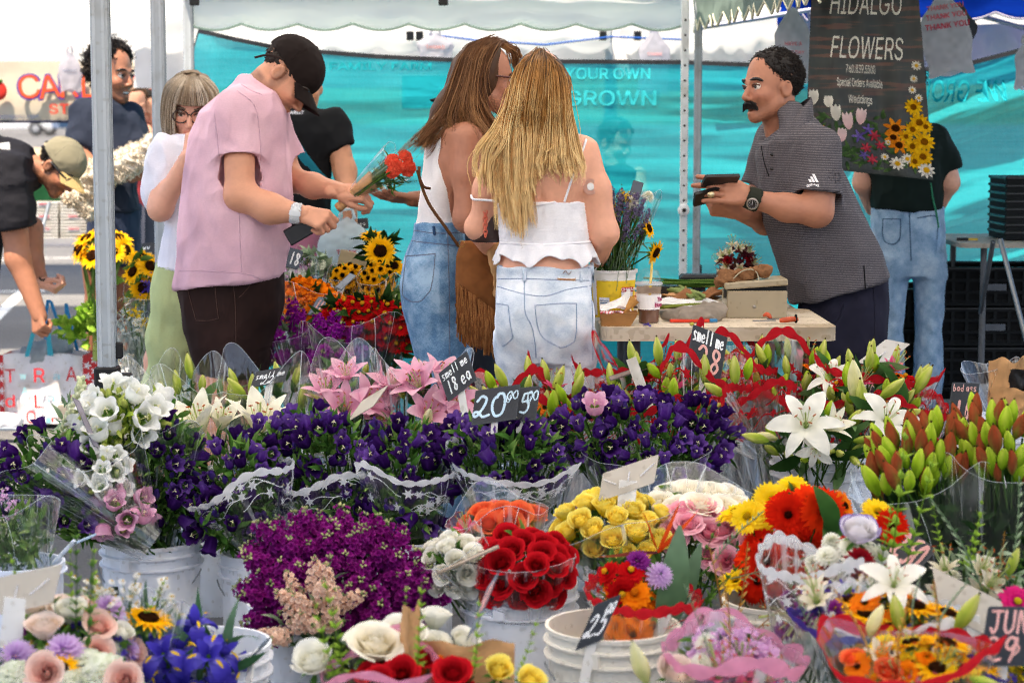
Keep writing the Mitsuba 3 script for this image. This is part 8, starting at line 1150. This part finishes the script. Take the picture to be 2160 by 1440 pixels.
# hanging banner with printed flowers
d=7.95;t=thing('hanging_banner','dark hanging shop banner printed with white lettering and a flower garden','banner');TLc,TRc,BLc,BRc=P(1712,-22,d),P(1936,-22,d),P(1699,352,d),P(1968,380,d)
def bq_(u,v,off=0.0):q0=TLc+(TRc-TLc)*np.asarray(u)[...,None];q1=BLc+(BRc-BLc)*np.asarray(u)[...,None];p=q0+(q1-q0)*np.asarray(v)[...,None];p[...,1]+=.014*np.sin(np.asarray(u)*11+np.asarray(v)*2)*np.asarray(v)+.006*np.sin(np.asarray(u)*23)+off;return p
def pal_banner(p,n,uv):w=fbm(p.x*7,0,p.z*60,3);return mix((.018,.020,.020),(.10,.040,.026),smoothstep(.56,.7,w)*smoothstep(1.45,1.75,p.z))+mi.Color3f(.012,.02,.015)*noise(p.x*30,0,p.z*30)
mat('banner_print',base_color=proc(pal_banner),roughness=.42,specular=.4)
put('sheet',thick(grid(lambda u,v:tuple(np.moveaxis(bq_(u,v),-1,0)),60,40,BLK),.003),'banner_print',t)
def onb(m,u0,v0,w,ang=0.0,off=-.003):
 m=M(m.v.copy(),m.f,m.c);k=w/np.ptp(m.v[:,0])if w else 1;m.v=m.v*k;v=m.v@rotz(ang)[:3,:3].T;U,Vv=u0+v[:,0]/.45,v0-v[:,1]/.76
 p=bq_(U,Vv,off);p[:,1]-=np.abs(v[:,2])*.4;return M(p,m.f,m.c)
def serif(tx,h,sx=.78):m=word(tx,h,ramp('#d9d4c8'),.5,.001,False);m.v[:,0]*=sx;m.v[:,0]+=.0*m.v[:,1];return m
for tx,u0,v0,w,h in(('HIDALGO',.17,.135,.295,.1),('FLOWERS',.18,.375,.285,.1),('760.839.5500',.32,.455,.115,.05),('Special Orders Available',.24,.53,.178,.05),('Weddings',.34,.62,.090,.05)):
 m=serif(tx,h);m.v[:,0]-=m.v[:,0].min();kx=w/np.ptp(m.v[:,0]);m.v[:,0]*=kx;m.v[:,1]*=(.090/h if h==.1 else .034/h);m.v[:,0]+=.12*m.v[:,1]*(h==.1)
 put('lettering',onb(m,u0,v0,None),'matte',t,smooth=False)
def pf(kind,u,v,s,ang=0.0):return kind(u,v,s,ang)
PB=lambda r,n,rr=.35,t0=.5:J(*[blob((.5,.16,.01),r,rng.uniform(.2,.9),1).at(.5*rr+.2,0,0).tf(rotz(2*PI*i/n))for i in range(n)])
pr_leaf,pr_tul=[],[]
for _ in range(120):pr_leaf.append(onb(petal(.05*rng.uniform(.5,1.3),.014,0,0,ramp('#1c2c1a','#3f5a34','#6d8a4e'),nu=5,nv=3),rng.choice([rng.uniform(.02,.28),rng.uniform(.3,.98)]),rng.uniform(.68,.97),None,rng.uniform(0,6.28),-.004))
pr_leaf=[m for m in pr_leaf if m.v[:,2].max()<1.72]
put('leaf_print',J(pr_leaf),'petal',t,kind='stuff')
def fl_print(r,u,v,s,n=8,c=None):s=s*1.5;put('flower_print',J(onb(PB(r,n).sc(s),u,v,None,rng.uniform(0,3),-.006),*([onb(blob((.3,.3,.01),c,.5,1).sc(s),u,v,None,0,-.009)]if c else[])),'petal',t)
YB,OB,WB,PB_,RB,VB=ramp('#c98a0c','#f0c01e'),ramp('#c8640c','#f09a2a'),ramp('#cfc9b8','#efeade'),ramp('#d9a8a8','#efd8d4'),ramp('#8a1c2c','#c84a5a'),ramp('#3a2c6a','#7a68b0')
for u,v,s in((.88,.62,.028),(.92,.70,.030),(.86,.74,.024),(.95,.80,.032),(.85,.83,.026),(.93,.88,.030),(.86,.91,.024),(.80,.78,.022),(.97,.72,.022)):fl_print(YB,u,v,s,12,ramp('#7a4a08'))
for u,v,s in((.72,.74,.034),(.74,.83,.030),(.70,.79,.026)):fl_print(OB,u,v,s,7,ramp('#3a1c08'))
for u,v,s in((.93,.40,.016),(.90,.47,.013),(.88,.53,.013),(.93,.57,.013),(.80,.90,.018),(.72,.93,.022),(.95,.95,.026),(.63,.90,.012),(.66,.82,.01)):fl_print(WB,u,v,s,10,ramp('#d9a820'))
for u,v,s in((.55,.79,.020),(.48,.86,.018),(.53,.92,.018),(.60,.84,.016)):fl_print(RB,u,v,s,6)
for u,v,s in((.42,.80,.022),(.50,.76,.020),(.46,.90,.016)):fl_print(VB,u,v,s,5)
for u,v,h_,r in((.33,.72,.075,PB_),(.23,.68,.07,WB),(.05,.60,.065,WB),(.17,.62,.05,WB),(.28,.80,.06,PB_),(.44,.69,.07,PB_),(.11,.78,.04,OB)):put('tulip_print',onb(J(*[petal(h_,.024,0,0,r,nu=7,nv=4,t=(.2,.9)).tf(rotz(PI/2+a_)).at(0,-h_/2,.001*(1-abs(a_)))for a_ in(-.22,.22,0)]),u,v,None,rng.uniform(-.2,.2),-.006),'petal',t)
put('grommet',lathe([(.004,0),(.009,.001),(.010,0)],ramp('#8a8880'),14).tf(frame(bq_(np.array([.975]),np.array([.965]),-.006)[0],z=(0,-1,0))),'metal',t)
# crates, totes at the right
CR=ramp('#0a0c0d','#1a1e20')
def crate(lab,o,w,dp,h,grp=None,labels_=False):
 t=thing('black_crate',lab,'crate',grp);m=[box(w,.012,.014,CR).at(0,s_*dp/2,z)for s_ in(-1,1)for z in(.007,h*.36,h*.68,h-.007)]+[box(.012,dp,.014,CR).at(s_*w/2,0,z)for s_ in(-1,1)for z in(.007,h*.36,h*.68,h-.007)]
 m+=[box(.014,.010,h,CR,.7).at(-w/2+w*i/8,s_*dp/2,h/2)for i in range(9)for s_ in(-1,1)]+[box(.010,.014,h,CR,.7).at(s_*w/2,-dp/2+dp*i/6,h/2)for i in range(7)for s_ in(-1,1)]+[box(w,dp,.008,CR).at(0,0,.02)]
 m+=[box(w*.96,.003,h*.9,ramp('#070809')).at(0,s_*(dp/2-.008),h/2)for s_ in(-1,1)]+[box(.003,dp*.96,h*.9,ramp('#070809')).at(s_*(w/2-.008),0,h/2)for s_ in(-1,1)]
 put('frame',J(m).at(o),'matte',t,smooth=False,kind='stuff');put('rim',J(*[box(w+.03,.022,.012,CR,.8,.003).at(0,s_*dp/2,h)for s_ in(-1,1)],*[box(.022,dp+.03,.0125,CR,.8,.003).at(s_*w/2,0,h)for s_ in(-1,1)]).at(o),'gloss',t,smooth=False,kind='stuff')
 if labels_:put('paper_label',box(.09,.004,.03,ramp('#5f646a'),.5,.001).at(o+V3(.0,-dp/2-.014,h*.5)),'matte',t,smooth=False)
 return t
g=lambda px,d,z=0.0:V3(P(px,300,d)[0],d,z)
ST=['lowest','second','third','fourth','topmost']
for i in range(5):crate(f'black crate under the right hand table, {ST[i]} of the stack with white labels',g(2085,9.0,.005+.178*i),.5,.4,.165,'black crates stacked under the right table',i>0)
for i in range(4):crate(f'black crate beside the helper\'s leg, {ST[i] if i < 3 else "topmost"} of the left stack under the table',g(1925+60,9.45,.005+.19*i),.46,.4,.175,'black crates stacked under the right table')
for i in range(8):crate(f'thin black tray on the right hand table, {(ST[:4] + ["fifth", "sixth", "seventh", "topmost"])[i]} of its stack',g(2152,8.85,1.015+.034*i),.17,.3,.03,'black trays stacked on the table')
for i in range(3):crate(f'black crate between the vendor and the helper, {ST[i] if i < 2 else "topmost"} of three',g(1885,9.6,.24+.17*i),.4,.35,.155)
put('storage_tote',J(box(.42,.32,.2,ramp('#6d7780','#858f98'),.5,.02).at(g(1890,9.55,.11)),box(.44,.02,.03,ramp('#a04a44')).at(g(1890,9.38,.17))),'plastic',label='grey tote with a red band between the helper\'s legs',cat='tote',smooth=False)
crate('open empty black crate on the ground behind the red edged lilies',g(1955,7.3,.02),.42,.55,.36)
cr_=[k for k in labels if k.startswith('black_crate')][-1];put('hand_hold',box(.11,.008,.03,ramp('#8a8aa0'),.5,.004).at(g(1985,7.3,.27)+[0,-.29,0]),'plastic',cr_,smooth=False)
t=thing('storage_tote','grey tote bin heaped with plastic bags under the right table','tote');o=g(2140,8.2,.0);TT=ramp('#3f4e54','#5a6a70')
put('body',flat(thick(M([(-.17,-.13,0),(.17,-.13,0),(.17,.13,0),(-.17,.13,0),(-.22,-.17,.34),(.22,-.17,.34),(.22,.17,.34),(-.22,.17,.34)],[[0,1,2,3],[0,4,5,1],[1,5,6,2],[2,6,7,3],[3,7,4,0]]).col(TT),.006)).at(o),'plastic',t,smooth=False);put('rim',J(*[box(.47,.03,.03,TT,.8,.006).at(0,s_*.175,.34)for s_ in(-1,1)],*[box(.03,.38,.0305,TT,.8,.006).at(s_*.225,0,.34)for s_ in(-1,1)]).at(o),'plastic',t,smooth=False);put('sticker',J(box(.1,.004,.07,WH).at(-.02,-.165,.2),box(.1,.005,.025,ramp('#a82a30')).at(-.02,-.166,.245)).at(o),'matte',t,smooth=False)
put('plastic_bags',solid([E(o+V3(-.08,0,.36),(.10,.12,.07)),E(o+V3(.06,.02,.38),(.13,.12,.08)),E(o+V3(-.16,-.05,.37),(.07,.05,.03))],.012,fold=folds(.028,(15,15,15),6)).col(ramp('#aab0b8','#d4d8de')),'filmwhite',label='white plastic bags heaped in the grey tote',cat='plastic bag')
put('yellow_knife',J(box(.05,.02,.012,BLK).at(-.03,0,0),box(.04,.014,.008,ramp('#d9b21e')).at(.015,0,0)).tf(rotz(-.2)).at(g(2050,8.7,1.017)),'plastic',label='black and yellow box cutter lying on the right table',cat='box cutter',smooth=False)
for a,b,lab in(((2010,480,8.55),(1985,720,8.55),None),((2110,505,8.3),(2165,720,8.1),'grey metal tent leg brace at the right leaning across the crates'),((2095,510,8.4),(2068,660,8.6),'second grey leg brace leaning the other way')):
 if lab:put('table_strut',tube([P(*a),P(*b)],.011,ramp('#7d8286'),8),'metal',label=lab,cat='table leg')
t=thing('paper_parcel','torn brown paper parcel and clear wrap at the right edge','paper bundle');o=P(2130,800,6.1);put('paper',paper(2084,2175,762,872,6.05,3,.3),'cloth',t);put('paper',paper(2110,2190,812,880,5.98,8,.3),'cloth',t);put('black_bag',paper(2118,2175,782,840,6.02,5,.3).col(BLK),'plastic',t,label='black plastic showing in the torn paper');sleeve(t,P(2110,880,6.1),P(2090,770,6.1),.04,.09,ph=.4,seedk=70,cre=8)
# left: crates and cloth of the berry stand
g2=lambda px,py,d:P(px,py,d);CW=ramp('#c9c5bc','#e0ddd6')
for r_ in range(3):
 for c_ in range(2):
  t=thing('berry_crate',f'white berry crate in the {["lower", "middle", "upper"][r_]} row, {["left", "right"][c_]} of the stack behind the bag','crate','white berry crates');o=P(102+c_*62,488-r_*26,11.4);put('body',J(*[box(.155,.2,.011,CW,.6).at(0,0,z)for z in(-.03,-.012,.006,.024)],box(.14,.18,.06,ramp('#8f8a80'))).at(o),'plastic',t,smooth=False);put('label',J(box(.07,.003,.02,ramp('#e6e0dc')).at(0,-.102,.02),lettering('berry',0,22,0,5,ramp('#c2283c'),d=11.4).tf(np.linalg.inv(frame(P(0,0,11.4),x=(1,0,0),y=(0,1,0)))).at(-.03,-.106,.015)).at(o),'matte',t,smooth=False)
put('table_cloth',box(.5,.5,.12,ramp('#1c4a2c')).at(P(60,408,11.9)),'cloth',label='green cloth on the berry stand table',cat='tablecloth',smooth=False);put('tent_brace',tube([P(104,428,11.2),P(82,512,11.0)],.012,ramp('#9aa2a8'),6),'metal',label='slanting metal strut in front of the berry crates',cat='tent strut');put('ground_mat',box(2.2,.6,.012,ramp('#55565c')).at(G(120,518)+[0,0,.008]),'matte',label='dark grey mat under the berry crates',cat='mat',smooth=False)
put('grey_box',box(.08,.06,.07,ramp('#8f897e'),.5,.003).at(P(142,868,9.3)),'matte',label='small grey cardboard box before the shopping bag',cat='box',smooth=False)
# price signs
N20=[('20',.05,.18,.62,1.3,CH_B),('00',.74,.60,.22,1.5,CH_B),('u_',.72,.52,.2,1.2,CH_B)]
SS=(.06,.018)
board('black chalk card reading 20 in blue standing above the bellflowers',[(1003,824),(1098,810),(994,898)],5.33,N20,.03,stem=SS);board('second chalk card half hidden behind the 20 card',[(1070,820),(1140,814),(1060,892)],5.38,[('5',.45,.25,.55,1.2,CH_B),('00',.66,.6,.26,1.5,CH_B),('u_',.64,.5,.2,1.2,CH_B)],.03,stem=SS)
board('black chalk card reading 25 in the empty fronted bucket',[(1256,1274),(1311,1252),(1213,1372)],4.27,[('25',.14,.2,.5,1.2,CH_W),('00',.62,.62,.24,1.5,CH_W)],.02,stem=(.14,.022))
board('chalk card reading smell me 28 above the red edged lilies',[(1462,684),(1535,712),(1446,776)],5.98,[('smell me',.05,.68,.30,1.2,CH_W),('28',.25,.1,.52,1.3,CH_P)],.03);board('slanted chalk card reading smell me 18 each beside the blue jeans',[(925,788),(985,740),(946,848)],5.78,[('smell me',.06,.68,.27,1.2,CH_W),('18 ea',.12,.16,.42,1.2,CH_W)],.03,dz=.03)
board('chalk card reading smell me in clear wrap before the brown shorts',[(540,785),(612,772),(528,818)],5.95,[('smell me',.08,.45,.36,1.2,CH_W),('22',.3,.02,.5,1.0,CH_W)],.03);board('tall chalk card reading 18 at the right behind the lily buds',[(2008,806),(2066,808),(1997,905)],5.4,[('bad ass',.06,.82,.14,1.1,CH_P),('18',.15,.1,.5,1.2,CH_P),('18 c',.55,.3,.2,1.0,CH_P)],.03)
board('dark card with pink chalk 2 each among the right hand bunches',[(1912,1112),(1976,1160),(1860,1170)],4.75,[('2 50',.1,.15,.75,1.1,CH_P)],.05,dz=.02);board('big chalk card reading JUN 29 in pink at the lower right corner',[(2084,1278),(2180,1278),(2064,1404)],3.9,[('jun',.1,.56,.36,1.4,CH_P),('29',.08,.08,.4,1.4,CH_P),('o',.62,.2,.3,1.2,CH_P)],.03)
board('blue grey tilted card reading 18 in the iris bucket',[(498,1408),(572,1344),(487,1424)],4.28,[('//',.25,.2,.7,1.0,CH_W),('8',.62,.1,.5,1.2,CH_W)],.06,r=ramp('#4f5b68','#5d6a78'),stem=(.1,.02),dz=.02);board('small blue grey card on a white stick before the roses',[(1030,1238),(1056,1200),(984,1352)],4.1,[('50',.2,.35,.45,1.2,CH_P)],.02,r=ramp('#6a7480','#7c8792'),stem=(.22,.014))
board('small slanted card reading 18 behind the orange zinnias',[(612,522),(640,530),(600,562)],7.9,[('18',.2,.2,.6,1.2,CH_W)],.03,r=ramp('#3f4a56'));board('grey card with pink chalk strokes above the orange zinnias',[(672,626),(710,630),(648,664)],7.5,[('11 c',.15,.2,.6,1.1,CH_P)],.05,r=ramp('#6a7684'));board('grey card edge slanting above the red zinnias',[(738,576),(752,582),(706,606)],7.8,(),.05,r=ramp('#8a949e'));board('dark chalk card beside the left tent legs',[(300,514),(330,510),(298,534)],8.6,[('ww',.1,.3,.5,1,CH_W)],.02);board('dark card edge behind the carrier bag',[(752,462),(776,460),(754,484)],8.6,[('oo',.2,.3,.4,1,CH_W)],.02)
board('beige back of a price card with prongs behind the yellow roses',[(1272,998),(1390,958),(1262,1058)],4.93,(),.02,back=True,stem=(.1,.045),prongs=True);board('big beige back of a price card at the lower left edge',[(-40,1225),(132,1188),(-60,1308)],4.0,(),.01,back=True,stem=(.14,.045),prongs=True)
board('beige back of a price card behind the sunflower bouquet at lower right',[(1966,1195),(2112,1268),(1982,1290)],4.2,(),.03,back=True,stem=(.1,.03));board('pale back of a price card leaning over the red edged lilies at right',[(1868,716),(1920,726),(1808,765)],6.35,(),.06,back=True,stem=(.12,.04),prongs=True,r=ramp('#b4b0a8','#c2beb6'));board('beige back of a price card before the pink lilies',[(765,845),(820,812),(733,890)],5.75,(),.02,back=True,stem=False)
board('thin mottled card seen edge on above a broad white stick',[(1284,796),(1380,764),(1288,804)],6.0,(),.03,r=ramp('#6a5a54','#8a7a74'),stem=False);put('sign_stick',box(.032,.005,.16,ramp('#d8d2c6')).tf(roty(-.35)).at(P(1350,808,5.95)),'plastic',label='broad white stick under the mottled card',cat='sign stick',smooth=False)
board('grey edge on card among the white bellflowers at left',[(152,838),(168,846),(196,940)],5.3,(),.05,r=ramp('#7d7780','#938c96'),stem=(.1,.02));board('brown edge on card lying across the small white roses',[(921,1206),(1052,1150),(922,1212)],4.72,(),.03,r=ramp('#8a7a6a','#a59684'),stem=False)
# bags of the two women
d=6.75;q=lambda x,y,o=0.0:P(x,y,d+o);t=thing('fringed_bag','brown suede fringed shoulder bag hanging between the two women','shoulder bag');SU=ramp('#3a2012','#7a4a28','#9a6a40')
fb=solid([L(R(d,[(508,972,1030,-.05,.03),(540,962,1040,-.05,.045),(600,960,1048,-.05,.05),(650,962,1048,-.05,.04),(668,970,1040,-.05,.03)]),k=.02)],.006).col(SU,.55);put('pouch',fb,'suede',t)
fr=[]
for i in range(240):
 u=rng.uniform(0,1);row=i%3;x0_=962+84*u;y0_=(596+60*u,606+60*u,640+20*u)[row];y1_=(690+30*u,712+40*u,700+50*u)[row]+rng.uniform(-12,12);fr.append([q(x0_+rng.normal()*2,y0_,-.105),q(x0_+2,(y0_+y1_)/2,-.118-.004*row),q(x0_+4+rng.normal()*4,y1_,-.112-.01*rng.uniform(0,1))])
put('fringe',strands(np.array([bez(f,7)for f in fr]),.0022,SU,rng.uniform(.25,.9,(240,1)),4),'suede',t,kind='stuff');put('strap',tube(bez([q(884,352,-.13),q(886,380,-.14),q(905,430,-.15),q(940,480,-.15),q(968,520,-.12)],24),.0055,ramp('#4a2e1c','#6a4a30'),6),'suede',t);put('knot',tube(bez([q(880,360,-.14),q(892,392,-.155),q(908,398,-.15)],8),.005,ramp('#4a2e1c'),6),'suede',t);put('ring',lathe([(.010,0),(.012,.002),(.010,.004)],ramp('#b99a5a'),16).tf(frame(q(974,514,-.125),z=(0,-1,0))),'metal',t)
d=6.55;q=lambda x,y,o=0.0:P(x,y,d+o);t=thing('leather_bag','dark brown leather bag with a red chain charm on the fair haired woman\'s arm','handbag')
put('body',solid([L(R(d,[(410,1008,1040,-.06,.03),(450,992,1058,-.06,.05),(490,988,1062,-.06,.055),(510,994,1062,-.06,.05)]),k=.02)],.006).col(ramp('#2c1a18','#3c2622')),'gloss',t);put('strap',tube(bez([q(1014,412,-.09),q(1012,370,-.1),q(1022,330,-.08),q(1040,310,-.02)],14),.008,ramp('#2c1a18'),6),'gloss',t);put('ring',tube([q(1020+9*cos(a_),420+11*sin(a_),-.12)for a_ in np.linspace(0,2*PI,16)],.0028,ramp('#c9a050'),5,cap=False),'metal',t)
for i in range(9):put('charm_link',tube([q(1024+4*cos(a_)*(1 if i%2 else .5),440+i*7+5*sin(a_),-.125)for a_ in np.linspace(0,2*PI,9)],.0024,ramp('#c2482e','#d8745a'),5,cap=False),'gloss',t)
put('paper_bag',solid([L(R(6.62,[(510,1030,1058,0,.03),(560,1034,1058,0,.035),(625,1040,1050,0,.012)]),k=.02)],.006,fold=folds(.010,(24,24,12),4)).col(KR),'cloth',label='crumpled brown paper bag between the fringed bag and pale jeans',cat='paper bag')
